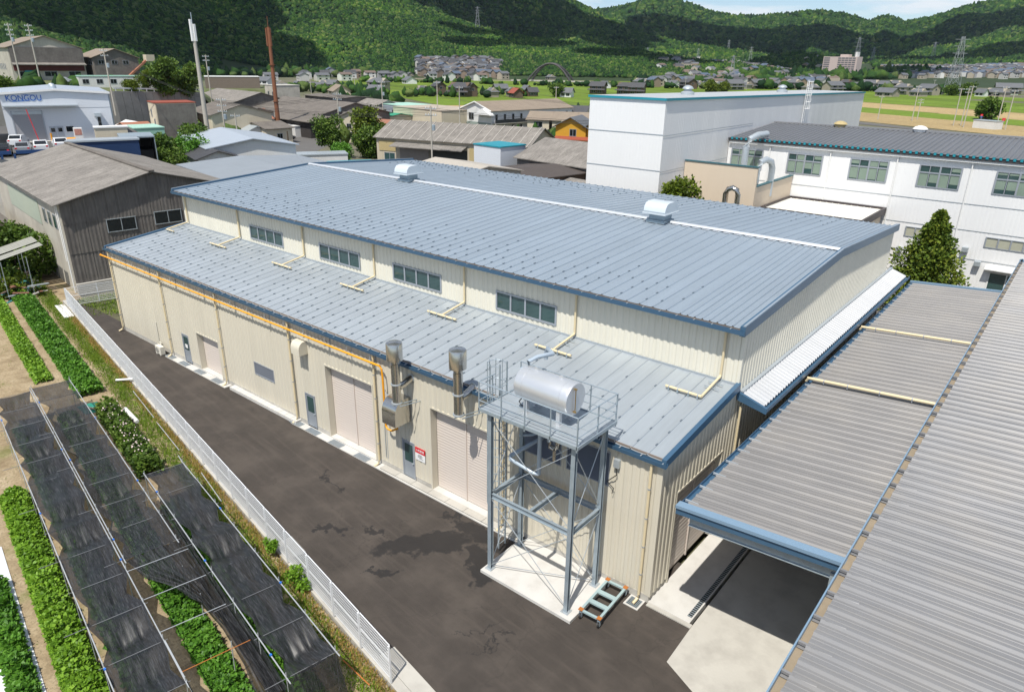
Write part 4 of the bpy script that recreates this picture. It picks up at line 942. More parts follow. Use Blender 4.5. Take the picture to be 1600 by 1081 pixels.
# ================================================================ BUILDING KIT
def slate_mat(name, a, b):
    m, N, L, B_ = shader(name); g = nd(N, 'ShaderNodeNewGeometry').outputs['Position']
    mpn = nd(N, 'ShaderNodeMapping'); mpn.inputs['Scale'].default_value = (5, .35, .35); mpn.inputs['Rotation'].default_value = (0, 0, .1); L.new(g, mpn.inputs['Vector'])
    s1 = noise_n(N, L, mpn.outputs[0], 1.4, 5, .65).outputs['Fac']; s2 = noise_n(N, L, g, .5, 6, .65).outputs['Fac']; s3 = noise_n(N, L, g, 5, 3, .7).outputs['Fac']
    f = mathn(N, L, 'ADD', mathn(N, L, 'MULTIPLY', s1, .45), mathn(N, L, 'ADD', mathn(N, L, 'MULTIPLY', s2, .3), mathn(N, L, 'MULTIPLY', s3, .25)))
    L.new(ramp(N, L, f, [(.36, b), (.5, tuple((x+y)/2 for x, y in zip(a, b))), (.62, a)]), B_.inputs['Base Color']); B_.inputs['Roughness'].default_value = .92; B_.inputs['Specular IOR Level'].default_value = .2
    bp = nd(N, 'ShaderNodeBump'); bp.inputs['Strength'].default_value = .6; bp.inputs['Distance'].default_value = .08; L.new(f, bp.inputs['Height']); L.new(bp.outputs['Normal'], B_.inputs['Normal']); return m
slate = slate_mat('old_slate_roof', (.33, .305, .275), (.12, .11, .098))
slate_d = slate_mat('dark_slate_roof', (.23, .205, .18), (.10, .09, .08))
old_wall = mat('stained_concrete_wall', (.50, .47, .40), .85, 0, .18, .5, streak=.2, dirt=(.28, .25, .21), dirtamt=.5, dscale=.4)
grey_board = mat('weathered_grey_board', (.17, .155, .14), .9, 0, .25, 1.5, streak=.3, dirt=(.09, .08, .075), dirtamt=.6, dscale=.7)
tile_g = mat('grey_roof_tile', (.13, .135, .145), .55, 0, .18, .6)
tile_d = mat('dark_roof_tile', (.075, .075, .08), .55, 0, .2, .6)
tile_b = mat('brown_roof_tile', (.26, .21, .16), .75, 0, .2, .5)
rust_roof = mat('rusty_roof', (.36, .15, .09), .8, 0, .3, .4, dirt=(.22, .18, .15), dirtamt=.6, dscale=.4)
mint = mat('mint_roof', (.36, .58, .48), .6, 0, .1); teal = mat('teal_roof', (.02, .26, .33), .5, 0, .06); green_roof = mat('green_roof', (.05, .38, .22), .6, 0, .12)
pale_blue_roof = mat('pale_blue_grey_roof', (.44, .49, .55), .45, .2, .06, .3)
cream_w = mat('cream_house_wall', (.60, .53, .40), .8, 0, .1, .6, streak=.08)
white_w = mat('white_house_wall', (.68, .68, .66), .8, 0, .08, .6, streak=.08)
brown_w = mat('brown_house_wall', (.13, .09, .065), .85, 0, .2, .8)
ochre = mat('ochre_stucco', (.55, .30, .03), .85, 0, .1, .8)
redbrown = mat('red_brown_metal', (.30, .075, .045), .6, 0, .15)
kw = mat('cool_white_cladding', (.68, .71, .75), .45, .05, .04, .2, streak=.03)
def window(root, face, L_, W_, u, z, w, h, fm=None, gl=None, bars=1, name='window'):
    fm = fm or frame_grey; gl = gl or glass_dark
    if face == 'f': T = lambda a, d, zz: (a, -W_/2-d, zz)
    elif face == 'r': T = lambda a, d, zz: (L_/2+d, a, zz)
    else: T = lambda a, d, zz: (-L_/2-d, a, zz)
    def bx(mb, a0, a1, d0, d1, z0, z1):
        mb.hexa([T(a0, d1, z0), T(a1, d1, z0), T(a1, d0, z0), T(a0, d0, z0), T(a0, d1, z1), T(a1, d1, z1), T(a1, d0, z1), T(a0, d0, z1)])
    m = MB(); e = .06*max(1, min(h, 1.5))
    bx(m, u-w/2-e, u+w/2+e, -.02, .07, z-e, z); bx(m, u-w/2-e, u+w/2+e, -.02, .07, z+h, z+h+e)
    for k in range(bars+2):
        q = u-w/2+(w)*k/(bars+1); bx(m, q-e/2, q+e/2, -.02, .065, z, z+h)
    f = m.build(name, fm, root); p = MB(); bx(p, u-w/2, u+w/2, -.02, .03, z, z+h); p.build('pane', gl, f); return f
def block(name, lab, cat, cx_, cy_, z0, L_, W_, H, R, rot, wm, rm, ridge='x', wins=(), over=.5, flat=False, th=.14, group=None, trim=None, hip=False):
    """gabled or flat block; front (f) faces -y, right end (r) faces +x"""
    t = thing(name, lab, cat, (cx_, cy_, z0), math.radians(rot), group)
    l, w_ = L_/2, W_/2; m = MB()
    if flat: m.box(-l, l, -w_, w_, -1.5, H)
    elif ridge == 'x': m.prism([(-w_, -1.5), (w_, -1.5), (w_, H), (0, H+R-.02), (-w_, H)], 'x', -l, l)
    else: m.prism([(-l, -1.5), (l, -1.5), (l, H), (0, H+R-.02), (-l, H)], 'y', -w_, w_)
    m.build('wall', wm, t)
    o = over
    if flat:
        MB().box(-l-.12, l+.12, -w_-.12, w_+.12, H, H+.2).build('roof', rm, t)
    elif hip:
        r_ = MB(); k = min(l, w_)
        a = [(-l-o, -w_-o, H-.1), (l+o, -w_-o, H-.1), (l+o, w_+o, H-.1), (-l-o, w_+o, H-.1)]
        if l >= w_: b = [(-(l-k*.7), 0, H+R), (l-k*.7, 0, H+R)]; r_.add(a+b, [(0, 1, 5, 4), (1, 2, 5), (2, 3, 4, 5), (3, 0, 4), (3, 2, 1, 0)])
        else: b = [(0, -(w_-k*.7), H+R), (0, w_-k*.7, H+R)]; r_.add(a+b, [(0, 1, 4), (1, 2, 5, 4), (2, 3, 5), (3, 0, 4, 5), (3, 2, 1, 0)])
        r_.build('roof', rm, t)
    else:
        for sgn in (-1, 1):
            r_ = MB()
            if ridge == 'x':
                s_ = R/w_; q = [(-l-o, sgn*(w_+o), H-s_*o), (l+o, sgn*(w_+o), H-s_*o), (l+o, 0, H+R), (-l-o, 0, H+R)]
            else:
                s_ = R/l; q = [(sgn*(l+o), -w_-o, H-s_*o), (sgn*(l+o), w_+o, H-s_*o), (0, w_+o, H+R), (0, -w_-o, H+R)]
            r_.hexa(q+[(x, y, z+th) for x, y, z in q]); r_.build('roof_slope', rm, t)
        if trim:
            for sgn in (-1, 1):
                if ridge == 'y': MB().bar((sgn*(l+o), -w_-o-.03, H-R/l*o+th/2), (0, -w_-o-.03, H+R+th/2), .1, .3).build('barge_board', trim, t)
                else: MB().bar((l+o+.03, sgn*(w_+o), H-R/w_*o+th/2), (l+o+.03, 0, H+R+th/2), .1, .3).build('barge_board', trim, t)
    for w in wins: window(t, w[0], L_, W_, *w[1:5], *(w[5:]))
    return t
# ---- old weathered warehouse at the left
rw = math.radians(-7.0); ow = thing('old_warehouse', 'old weathered grey warehouse with stained slate gable roof at the left', 'warehouse', (-58.2, 1.5, -.3), rw)
# local frame: gable at x=0, building runs to -x, side wall at y=0
Lw, Ww, Hw, Rw = 28, 15.5, 8.2, 2.0
m = MB().prism([(0, 0), (Ww, 0), (Ww, Hw), (Ww/2, Hw+Rw), (0, Hw)], 'x', -Lw, -.08).build('wall', old_wall, ow)
gz = lambda y: Hw+Rw*(1-abs(y-Ww/2)/(Ww/2))
ncol = 17
for i in range(ncol):
    y0_, y1_ = Ww*i/ncol, Ww*(i+1)/ncol-.03
    rowz = [(1.1, 3.75), (3.70, 6.4), (6.35, None)]
    for k, (a, b) in enumerate(rowz):
        e0, e1 = (b, b) if b else (gz(y0_)-.05, gz(y1_)-.05)
        d = .02+.035*k+.006*(i % 2)
        p = MB(); nn_ = 5
        A_ = []; B2 = []
        for q in range(nn_+1):
            yy = y0_+(y1_-y0_)*q/nn_; dd = d+.025*(q % 2)
            A_.append((dd-.05+.05, yy, a)); B2.append((dd, yy, e0+(e1-e0)*q/nn_))
        p.strip(A_, B2); p.build('cladding_sheet', grey_board, ow)
for (y, z) in ((4.6, 5.2), (8.7, 5.35), (12.2, 5.4)):
    f = MB().box(.03, .16, y-1.25, y+1.25, z, z+.06).box(.03, .16, y-1.25, y+1.25, z+1.15, z+1.21)
    for q in (-1.25, -.05, 1.16): f.box(.03, .15, y+q, y+q+.06, z+.06, z+1.15)
    f = f.build('window', galv_pale, ow); MB().box(.02, .12, y-1.2, y+1.2, z+.09, z+1.15).build('pane', glass_dark, f)
for i in range(5):
    x = -2.6-i*1.9*(1 if i < 3 else 3.2); 
    if i >= 3: continue
    f = MB().box(x-.5, x+.5, -.06, .0, 5.6, 6.9).build('window', frame_grey, ow); MB().box(x-.42, x+.42, -.08, -.05, 5.68, 6.82).build('pane', glass, f)
MB().box(-22, -8.5, -.05, .01, 5.0, 7.2).build('translucent_band', mat('pale_green_sheet', (.42, .47, .38), .6, 0, .1), ow)
for sg_ in (0, 1):
    ncl = 14
    for i in range(ncl):
        xa_, xb_ = -Lw-.5+(Lw+1.1)*i/ncl, -Lw-.5+(Lw+1.1)*(i+1)/ncl-.02
        for k in range(3):
            f0, f1 = k/3, (k+1)/3+.01
            def PT(f): return ((-.6+(Ww/2+.6)*f) if sg_ == 0 else (Ww+.6-(Ww/2+.6)*f), Hw-.15+(Rw+.2)*f)
            (ya, za), (yb, zb) = PT(f0), PT(f1); d = .0+.02*(2-k)
            MB().hexa([(xa_, ya, za+d), (xb_, ya, za+d), (xb_, yb, zb+d-.02), (xa_, yb, zb+d-.02), (xa_, ya, za+.07+d), (xb_, ya, za+.07+d), (xb_, yb, zb+.05+d), (xa_, yb, zb+.05+d)]).build('slate_sheet', slate, ow)
MB().bar((-Lw-.5, Ww/2, Hw+Rw+.16), (.65, Ww/2, Hw+Rw+.16), .5, .12).build('ridge_cap', slate_d, ow)
MB().box(.0, .35, -.05, Ww, 0, 1.05).build('plinth', concrete, ow)
MB().tube([(-.3, -.15, Hw-.2), (-.3, -.15, .2)], .06, 8).tube([(-.9, -.15, Hw-.2), (-.9, -.15, 3)], .05, 8).build('downpipe', white, ow)
# lean-to with junk
lt = thing('lean_to', 'broken lean-to of grey tubes with a tattered pale sheet roof', 'lean-to', (-58.6, -.9, -.3), rw)
for i in range(9): MB().bar((-5.6+i*.48, -2.6, 3.7-.0*i), (-5.75+i*.48, .9, 4.5), .40, .03).build('roof_strip', mat('tattered_sheet', (.33, .33, .29), .8, 0, .25, 2), lt) if i not in (5,) else None
for x in (-5.6, -3.4, -1.5):
    for y in (-2.5, -.6): MB().tube([(x, y, 0), (x+.25, y, 3.6+.2*(y > -1))], .035, 6).build('post', galv, lt)
MB().tube([(-5.8, -2.5, 3.6), (-1.3, -2.5, 3.55)], .03, 6).build('rail', galv, lt); MB().tube([(-5.7, -2.5, 1.6), (-1.3, -2.5, 1.5)], .03, 6).build('rail', galv, lt)
jm = [mat('junk_rust', (.28, .13, .09), .8, 0, .3, 2), mat('junk_pale', (.5, .47, .42), .8, 0, .2, 2), galv_pale, mat('junk_brown', (.14, .10, .08), .8), mat('junk_teal', (.05, .25, .26), .6)]
jr = random.Random(3)
for i in range(46):
    x, y, z = -5.2+jr.random()*4.6, -2.9+jr.random()*2.8, .06+jr.random()*1.3
    a = jr.random()*3.1; l_ = .5+jr.random()*1.6
    o = MB().bar((x-l_/2*math.cos(a), y-l_/2*math.sin(a), z), (x+l_/2*math.cos(a), y+l_/2*math.sin(a), z+jr.uniform(-.2, .3)), .06+.3*jr.random(), .04+.06*jr.random()).build('scrap_piece', jm[i % 5], lt)
    if z > 1.0: continue
tag(MB().box(-1.6, 1.4, -.5, .6, 0, .14).build('rusty_plate', jm[3]), 'dark brown metal plate lying in front of the junk lean-to', 'metal plate').location = (-56.6, -2.8, -.28)
sh_ = shrub('shrub', 'big green shrub beside the old grey warehouse wall', (-66.5, -.8, -.3), 3.6, 4.6, 9000, .32, bush_g, seed=5)
shrub('shrub', 'lower green shrub at the left edge in front of the warehouse', (-64.5, -5.2, -.3), 2.6, 2.6, 5000, .3, bush_g, seed=6)
shrub('shrub', 'yellow-green bush between the shrub and the junk lean-to', (-62.0, -3.2, -.3), 1.6, 2.0, 2500, .26, tree_y, seed=7)
block('wood_shed', 'small rusty shed cut off by the left edge', 'shed', -62.5, -9.2, -.3, 4, 3, 2.4, .7, 5, mat('timber_tan', (.42, .30, .17), .85, 0, .2, 3), rust_roof, 'x', over=.3)
block('side_shed', 'low dark slate shed roof at the left edge beside the warehouse', 'shed', -80.5, -1.2, 1.0, 14, 7, 3, .8, -7, old_wall, slate_d, 'x')
# ---- lettered factory on the terrace (local x runs to the left of the photo, +y faces the yard)
kg = thing('lettered_factory', 'pale blue-white metal factory with blue lettering above a wide grey shutter', 'factory', (-106.9, 27.1, 8), math.radians(-107.7))
Lk, Wk, Hk, Rk = 13.4, 18., 6.4, .5
MB().prism([(0, 0), (Lk, 0), (Lk, Hk), (Lk/2, Hk+Rk), (0, Hk)], 'y', -Wk, 0).build('wall', kw, kg)
for sgn, xe in ((0, -.25), (1, Lk+.25)):
    MB().hexa([(xe, -Wk-.3, Hk-.02), (xe, .25, Hk-.02), (Lk/2, .25, Hk+Rk), (Lk/2, -Wk-.3, Hk+Rk), (xe, -Wk-.3, Hk+.2), (xe, .25, Hk+.2), (Lk/2, .25, Hk+Rk+.2), (Lk/2, -Wk-.3, Hk+Rk+.2)]).build('roof_slope', pale_blue_roof, kg)
    MB().bar((xe, .28, Hk+.1), (Lk/2, .28, Hk+Rk+.1), .06, .28).build('barge_board', white, kg)
for i in range(2): MB().lathe([(.45, 0), (.45, .3), (.3, .5), (.05, .55)], (Lk/2, -4-5*i, Hk+Rk+.15), 12).build('roof_fan', galv_pale, kg, smooth=40)
kdoor = MB().box(8.9, 12.4, -.02, .05, 0, 4.1).build('shutter', mat('kongou_shutter', (.33, .33, .35), .5, .1, .04), kg)
MB().box(8.9, 12.4, .05, .12, 3.7, 4.1).build('shutter_box', galv_pale, kdoor)
for x in (8.75, 12.4): MB().box(x, x+.15, -.02, .1, 0, 4.2).build('jamb', frame_grey, kdoor)
MB().box(4.2, 13.3, 0, 1.5, 4.82, 4.98).build('awning', galv_pale, kg)
MB().box(0, Lk, .0, .02, 4.45, 4.5).build('seam', frame_grey, kg)
blue_l = mat('logo_blue', (.02, .14, .50), .4, 0, .03)
text('KONGOU', 1.12, (10.6, .03, 5.88), blue_l, kg, 'lettering', (math.pi/2, 0, math.pi), .03, sx=.86)
MB().add([(12.3, .04, 5.50), (9.2, .04, 5.62), (9.2, .06, 5.62), (12.3, .06, 5.50), (12.0, .04, 5.44), (10.8, .04, 5.46)], [(0, 1, 5, 4)]).build('logo_underline', blue_l, kg)
MB().add([(10.9, .04, 6.28), (10.5, .04, 6.38), (8.6, .04, 6.28), (10.4, .04, 6.31)], [(0, 1, 2, 3)]).build('logo_swoosh', blue_l, kg)
for x in (7.9, 7.0): 
    f = MB().box(x-.42, x+.42, .0, .04, 0, 2.0).build('door_leaf', mat('kongou_door', (.45, .48, .52), .5), kg); MB().box(x-.25, x+.25, .04, .06, 1.2, 1.75).build('pane', glass_dark, f)
f = MB().box(5.2, 6.3, 0, .05, 1.1, 2.0).build('window', white, kg); MB().box(5.28, 6.22, .05, .07, 1.18, 1.92).build('pane', glass_dark, f)
f = MB().box(1.5, 2.0, 0, .05, 1.2, 3.2).build('window', galv_pale, kg); MB().box(1.55, 1.95, .05, .07, 1.25, 3.1).build('pane', glass_dark, f)
MB().box(1.4, 2.3, 0, .5, 3.2, 3.7).build('hood', galv_pale, kg)
MB().box(-.3, Lk, .02, 1.0, -.02, .05).build('step', concrete_pale, kg)
for i in range(6): MB().tube([(-.12, -.6-i*3, Hk), (-.12, -.6-i*3, 0)], .09, 6).build('downpipe', galv, kg)
for x in (8.3, 12.9): tag(MB().tube([(0, 0, 0), (0, 0, 1.1)], .12, 8).build('bollard', orange), 'orange bollard %s of the lettered factory shutter' % ('right' if x < 10 else 'left'), 'bollard').matrix_world = kg.matrix_basis @ Matrix.Translation((x, .7, 0))
block('annex', 'plain pale annex of the lettered factory at the left edge', 'annex', -118, 9, 8, 14, 10, 4.6, .4, -17.7, kw, pale_blue_roof, 'y', [('r', -1.0, 1.0, 3.2, 1.2, None, glass_green)])
t = block('storage_unit', 'cream storage unit on the terrace in front of the lettered factory', 'storage unit', -103.5, 25.2, 8, 1.6, 4.2, 1.9, .2, -17.7, cream_w, white, flat=True)
t = thing('vending_machine', 'white vending machine beside the lettered factory door', 'vending machine', (-105.9, 21.6, 8), math.radians(-17.7))
MB().box(-.4, .4, -.55, .55, 0, 1.9).build('cabinet', white, t); MB().box(.4, .43, -.45, .45, .9, 1.75).build('display', mat('display_mix', (.5, .25, .2), .3, 0, .8, 9), t)
t = thing('orange_drum', 'orange barrel lying beside the white vending machine', 'barrel', (-105.2, 20.2, 8.02)); MB().lathe([(.3, -.6), (.33, -.5), (.33, .5), (.3, .6)], (0, 0, .33), 12, 'y').build('drum', orange, t)
# blue skip shelter and dark carport
block('blue_shed', 'dark navy blue wall of a low shed behind the old warehouse', 'shed', -95.5, 20.6, 2, 3, 8.5, 7.0, .3, -17, mat('navy_panel', (.015, .04, .11), .5), galv_pale, flat=True)
cpt = thing('dark_shelter', 'open dark metal shelter beside the navy blue shed', 'shelter', (-98.3, 26.3, 1.4), math.radians(-20))
MB().box(-3, 3, -2.2, 2.2, 7.6, 7.8).build('roof', galv, cpt); MB().box(-3, -2.9, -2.2, 2.2, 0, 7.6).build('back_wall', grey_board, cpt)
MB().box(-2.9, 2.9, -2.2, -2.1, 0, 7.6).build('side_wall', galv, cpt); MB().box(-2.9, 2.9, 2.1, 2.2, 0, 7.6).build('side_wall', galv, cpt); MB().box(-2.6, 1.8, -1.9, 1.9, 4.6, 5.8).build('stored_goods', black, cpt)
br_ = thing('blue_barrier', 'dark blue steel barrier at the edge of the car terrace', 'barrier', (-91.5, 8, 8), math.radians(-107))
navy = mat('navy_steel', (.02, .06, .17), .45)
for x0_, x1_ in ((-6, -1.0), (-.5, 5.5)): MB().box(x0_, x1_, -.12, .12, .55, .95).build('rail', navy, br_)
for x in (-5.5, -3, -.8, .5, 3, 5): MB().box(x-.12, x+.12, -.11, .11, 0, .55).build('post', navy, br_)
tag(MB().tube([(-96.5, 13.6, 8), (-97.4, 13.0, 13.2)], .05, 6).build('red_pole', red), 'thin leaning red pole in front of the lettered factory', 'pole')
# ---- cars
carglass = mat('car_glass', (.012, .014, .016), .08, spec=.8)
def car(lab, x, y, z, rot, paint, kind='car'):
    t = thing(kind, lab, 'car', (x, y, z), math.radians(rot), 'parked cars')
    prof = [(-2.1, .3), (2.1, .3), (2.15, .62), (2.0, .82), (1.1, .95), (.45, 1.42), (-1.2, 1.48), (-1.85, 1.05), (-2.12, .95)]
    ys = [(-.84, 1), (-.74, 1), (.74, 1), (.84, 1)]; V = []; 
    for k, yy in enumerate((-.86, -.80, .80, .86)):
        for (a, b) in prof: V.append((a, yy*(1 if b < 1 else .86), b-(.04 if k in (0, 3) and b > .9 else 0)))
    n = len(prof); fs = [tuple(range(n)), tuple(reversed(range(3*n, 4*n)))]
    for k in range(3):
        for j in range(n): q = (j+1) % n; fs.append((k*n+j, (k+1)*n+j, (k+1)*n+q, k*n+q))
    MB().add(V, fs).build('body', paint, t, smooth=35)
    MB().add([(1.06, -.68, 1.0), (1.06, .68, 1.0), (.5, .62, 1.4), (.5, -.62, 1.4)], [(0, 1, 2, 3)]).build('windscreen', carglass, t).location.x = .03
    MB().add([(-1.84, .66, 1.08), (-1.84, -.66, 1.08), (-1.26, -.62, 1.44), (-1.26, .62, 1.44)], [(0, 1, 2, 3)]).build('rear_window', carglass, t).location.x = -.03
    for s in (-1, 1):
        MB().add([(.95, s*.765, 1.0), (-1.7, s*.765, 1.05), (-1.2, s*.745, 1.4), (.42, s*.745, 1.36)], [(0, 1, 2, 3)]).build('side_window', carglass, t)
        for xx in (-1.3, 1.3):
            w_ = MB().lathe([(.12, -.1), (.31, -.1), (.31, .1), (.12, .1)], (xx, s*.78, .31), 14, 'y').build('wheel', black, t, smooth=40)
            MB().lathe([(.19, -.105), (.19, .105)], (xx, s*.78, .31), 10, 'y').build('rim', galv_pale, w_)
        MB().box(2.06, 2.13, s*.62-.14, s*.62+.14, .62, .76).build('headlight', white, t); MB().box(-2.13, -2.07, s*.66-.12, s*.66+.12, .75, .92).build('tail_light', red, t)
    return t
pw_ = mat('car_white', (.75, .76, .77), .25, 0, .02); ps_ = mat('car_silver', (.45, .47, .5), .25, .4, .02); pd_ = mat('car_dark', (.02, .022, .03), .2, .1, .02); pb_ = mat('car_blue', (.02, .08, .3), .25, .1)
car('white car parked by the orange bollard of the lettered factory', -106.0, 13.9, 8, 150, pw_)
car('silver car behind the dark blue barrier, middle of the front row', -96.2, 11.3, 8, 160, ps_); car('white car behind the dark blue barrier, right of the silver car', -97.0, 13.6, 8, 162, pw_)
car('white kei van on the terrace nearest the old slate roof', -98.4, 16.4, 8, 165, pw_); car('dark car at the left edge behind the dark blue barrier', -95.6, 8.9, 8, 160, pd_)
car('dark car in the lower yard at the left edge beside the warehouse', -77, -6.0, .0, 20, pb_)
car('white estate car in front of the dark slate works hall', -150.5, 102.5, -.36, 20, pw_); car('blue car half hidden behind the white estate car', -148.5, 105.5, -.36, 30, pb_)
car('black car at the foot of the rusty mast', -158, 91.0, -.36, 10, pd_)
car('black van beside the low white garage', -93.5, 58.5, -.36, 80, pd_); car('white car parked on the hill terrace', -207, 57.5, 12.6, 100, pw_)
# ---- neighbours round the main factory
block('low_roofed_works', 'flat pale blue-grey roofed works just behind the main factory roof', 'works', -73, 33, -.3, 26, 17, 6.2, .5, -9, old_wall, mat('dull_blue_grey_roof', (.27, .30, .33), .6, .1, .1, .3), 'x', over=.4)
t = block('white_workshop', 'white workshop with pale grey roof beside the tall concrete mast', 'workshop', -108.5, 47.8, -.3, 21.5, 14, 6.4, 1.2, -17, white_w, pale_blue_roof, 'x', [('f', -7.5, 3.2, .8, .9), ('f', -5.6, 2.9, .8, .9), ('f', -3.8, 1.2, 1.4, .9), ('r', 1, 2.6, 1.2, 1.2), ('r', -3.5, 2.6, 1, 1)])
block('dark_roof_wing', 'wing of the white workshop with black roof and white gable', 'workshop', -100.5, 38.6, -.3, 9, 6, 5.4, 1.0, -17, white_w, mat('black_roof', (.06, .06, .065), .6), 'x', [('r', .5, 2.8, 1.0, 1.0)])
block('canopy_shed', 'small open shed with a grey sheet canopy beside the white workshop', 'shed', -93.5, 50.5, -.3, 6, 6, 3.6, .3, -17, cream_w, galv, flat=True)
t = block('white_garage', 'low long white garage with grey roof edge and two panels', 'garage', -103.8, 62, -.3, 9, 4.5, 3.3, .2, 60, white_w, galv_pale, flat=True)
block('teal_shed', 'grey shed with bright teal roof just behind the main factory ridge', 'shed', -79, 46.5, -.3, 10, 6, 4.6, 1.0, 62, mat('slate_grey_wall', (.25, .26, .27), .7), teal, 'x', over=.3)
block('beige_roof_shed', 'shed with pale beige ribbed roof behind the main factory ridge', 'shed', -57, 50.5, -.3, 11, 12, 6.2, 1.0, -8, old_wall, mat('beige_roof', (.46, .42, .36), .7, .1, .08), 'x', over=.3)
bw = block('long_slate_warehouse', 'beige warehouse with long striped old slate roof behind the main factory', 'warehouse', -87.5, 84.0, -.3, 33, 12.5, 5.8, 2.6, 14, mat('beige_block', (.50, .44, .33), .85, 0, .12, .5, streak=.15), slate, 'x', [('f', -13.5, 1.2, 2.4, 1.6, None, glass)])
for i in range(18): MB().bar((-16+i*1.9, -6.9, 5.65), (-16.0+i*1.9, 0, 8.62), .12, .1).build('roof_batten', mat('pale_batten', (.45, .42, .37), .8), bw)
MB().hexa([(-12, -8.6, 4.3), (4, -8.6, 4.3), (4, -6.2, 4.9), (-12, -6.2, 4.9), (-12, -8.6, 4.45), (4, -8.6, 4.45), (4, -6.2, 5.05), (-12, -6.2, 5.05)]).build('front_canopy', slate, bw)
MB().box(-11, -4.5, -6.4, -6.26, 0, 4.2).build('shutter', mat('taupe_shutter', (.27, .24, .21), .6), bw); MB().box(-4.2, 4, -6.4, -6.26, 0, 4.2).build('painted_dark_opening', mat('dim_interior', (.05, .055, .05), .8), bw)  # the opening is a solid slab, the shade inside is its dark colour
MB().box(4.5, 7, -6.4, -6.26, .5, 4.8).build('yellow_panel', mat('yellowed_sheet', (.45, .36, .18), .7, 0, .15, 2), bw); MB().box(-15.9, -12, -6.35, -6.26, 3.2, 5.2).build('yellow_panel', MATS['yellowed_sheet'], bw)
block('pale_blue_shed', 'pale blue-white metal shed with teal roof edge in front of the slate warehouse', 'shed', -70.5, 74.5, -.3, 6.5, 6, 6.6, .2, -5, kw, teal, flat=True)
block('brown_roof_barn', 'barn with dark brown flat roof beside the white tower block', 'barn', -57, 65, -.3, 12, 13, 4.4, .6, -10, brown_w, mat('dark_brown_roof', (.085, .07, .062), .7, 0, .15, .5), 'y', over=.4)
block('slate_barn', 'long barn with lichen grey slate roof beside the white tower block', 'barn', -51, 78, -.3, 27, 14, 5.2, 2.6, -8, grey_board, slate, 'x')
block('lean_roof', 'low brown slate lean-to roof in front of the slate barn', 'shed', -44.5, 66, -.3, 14, 5, 3.4, .6, -8, brown_w, slate, 'x')
# ---- mid distance works and houses
W2 = lambda n, z, h, l, face='f', sz=1.1: [(face, -l/2+l*(i+.5)/n, z, sz, h) for i in range(n)]
ap_ = block('apartment_house', 'two storey grey and white apartment house with brown roof and access galleries', 'apartment house', -134, 158, -.3, 14, 34, 6.4, 2.2, -8, white_w, tile_b, 'y', [('f', -2, 3.6, 2.2, 1.8), ('f', 4, 1, 1.6, 1.6)], trim=white)
for k in range(2):
    MB().box(7.02, 8.3, -16.5, 17, 2.9*k-.1, 2.9*k+.1).build('gallery_floor', concrete, ap_); MB().box(8.2, 8.3, -16.5, 17, 2.9*k+.1, 2.9*k+1.1).build('gallery_rail', mat('dark_rail', (.03, .035, .04), .5), ap_)
for k in range(10): window(ap_, 'r', 14, 34, -15+k*3.3, 3.4, .9, 1.9, None, None, 0, 'door'); window(ap_, 'r', 14, 34, -15+k*3.3, .4, .9, 1.9, None, None, 0, 'door')
MB().hexa([(1.5, -18.8, 5.3), (8.5, -18.8, 5.3), (8.5, -17.0, 5.3), (1.5, -17.0, 5.3), (4.8, -18.8, 7.0), (5.2, -18.8, 7.0), (5.2, -17.0, 7.0), (4.8, -17.0, 7.0)]).build('stair_gable', white, ap_)
MB().box(-7.02, 6.8, -17.1, -17.03, 0, 3.0).build('green_dado', mat('sage_panel', (.28, .34, .31), .7), ap_)
block('cream_flat_works', 'cream windowless works with flat tan roof beside the apartment house', 'works', -153, 142, -.3, 25, 16, 6.0, .2, -8, cream_w, mat('tan_roof', (.42, .36, .29), .85, 0, .15, .3), flat=True)
block('blue_grey_works', 'small blue-grey works with mint roof behind the cream works', 'works', -176, 151, -.3, 18, 12, 5.6, .2, -8, mat('blue_grey_wall', (.34, .38, .42), .7), mint, flat=True, wins=[('f', -5, 2.8, 1.4, 1.4), ('f', 0, 2.8, 1.4, 1.4)])
block('rusty_low_roof', 'low grey roof with rusty edges in front of the cream works', 'works', -146, 118, -.3, 30, 13, 3.4, .5, 12, cream_w, rust_roof, 'x', over=.8)
block('cream_house', 'cream gabled house with slate roof behind the leafy trees', 'house', -146, 103, -.3, 8, 13, 5.4, 1.9, -15+60, cream_w, slate_d, 'y', [('f', 0, 3.2, 1.1, 1.2), ('f', 0, .9, 2.2, 1.4), ('r', 0, 3, 1.6, 1.0)])
block('dark_works_hall', 'wide works hall with dark slate roofs and black gable end', 'works hall', -178, 116, -.3, 40, 24, 5.2, 3.0, -6, grey_board, slate_d, 'x', over=.7)
block('dark_open_hall', 'open fronted hall with low slate roof and painted dark interior', 'works hall', -168, 103.5, -.3, 28, 12, 4.2, 1.0, -6, mat('dim_interior2', (.045, .04, .038), .9), slate_d, 'x', over=.9)  # closed block, the shade under the roof is put into the wall colour
pf = block('site_cabin', 'white prefabricated site cabin in front of the dark open hall', 'cabin', -163.5, 97, -.3, 7, 3.2, 2.7, .1, -6, white_w, white, flat=True, wins=[('f', .6, 1.1, 1.5, .9)])
block('red_roof_workshop', 'red-brown roofed glass-gabled workshop left of the rusty mast', 'workshop', -176, 86, -.3, 12, 18, 4.4, 2.2, -10, mat('pale_panes', (.46, .47, .45), .5, 0, .2, .6), rust_roof, 'y', W2(4, 1.0, 2.4, 10, 'f', 1.8))
block('beige_store', 'low beige store below the red-brown roofed workshop', 'store', -164, 76, -.3, 14, 4, 3.4, .1, -10, cream_w, tile_b, flat=True, wins=W2(2, 1.6, .9, 10))
block('red_topped_cube', 'grey and cream three storey cube with red roof edge', 'building', -168.5, 66.5, -.3, 9, 9, 9.5, .2, -15, cream_w, redbrown, flat=True, wins=[('f', -1.2, 6.2, 1, 1.6), ('f', 1.4, 3.8, 1.2, 2)])
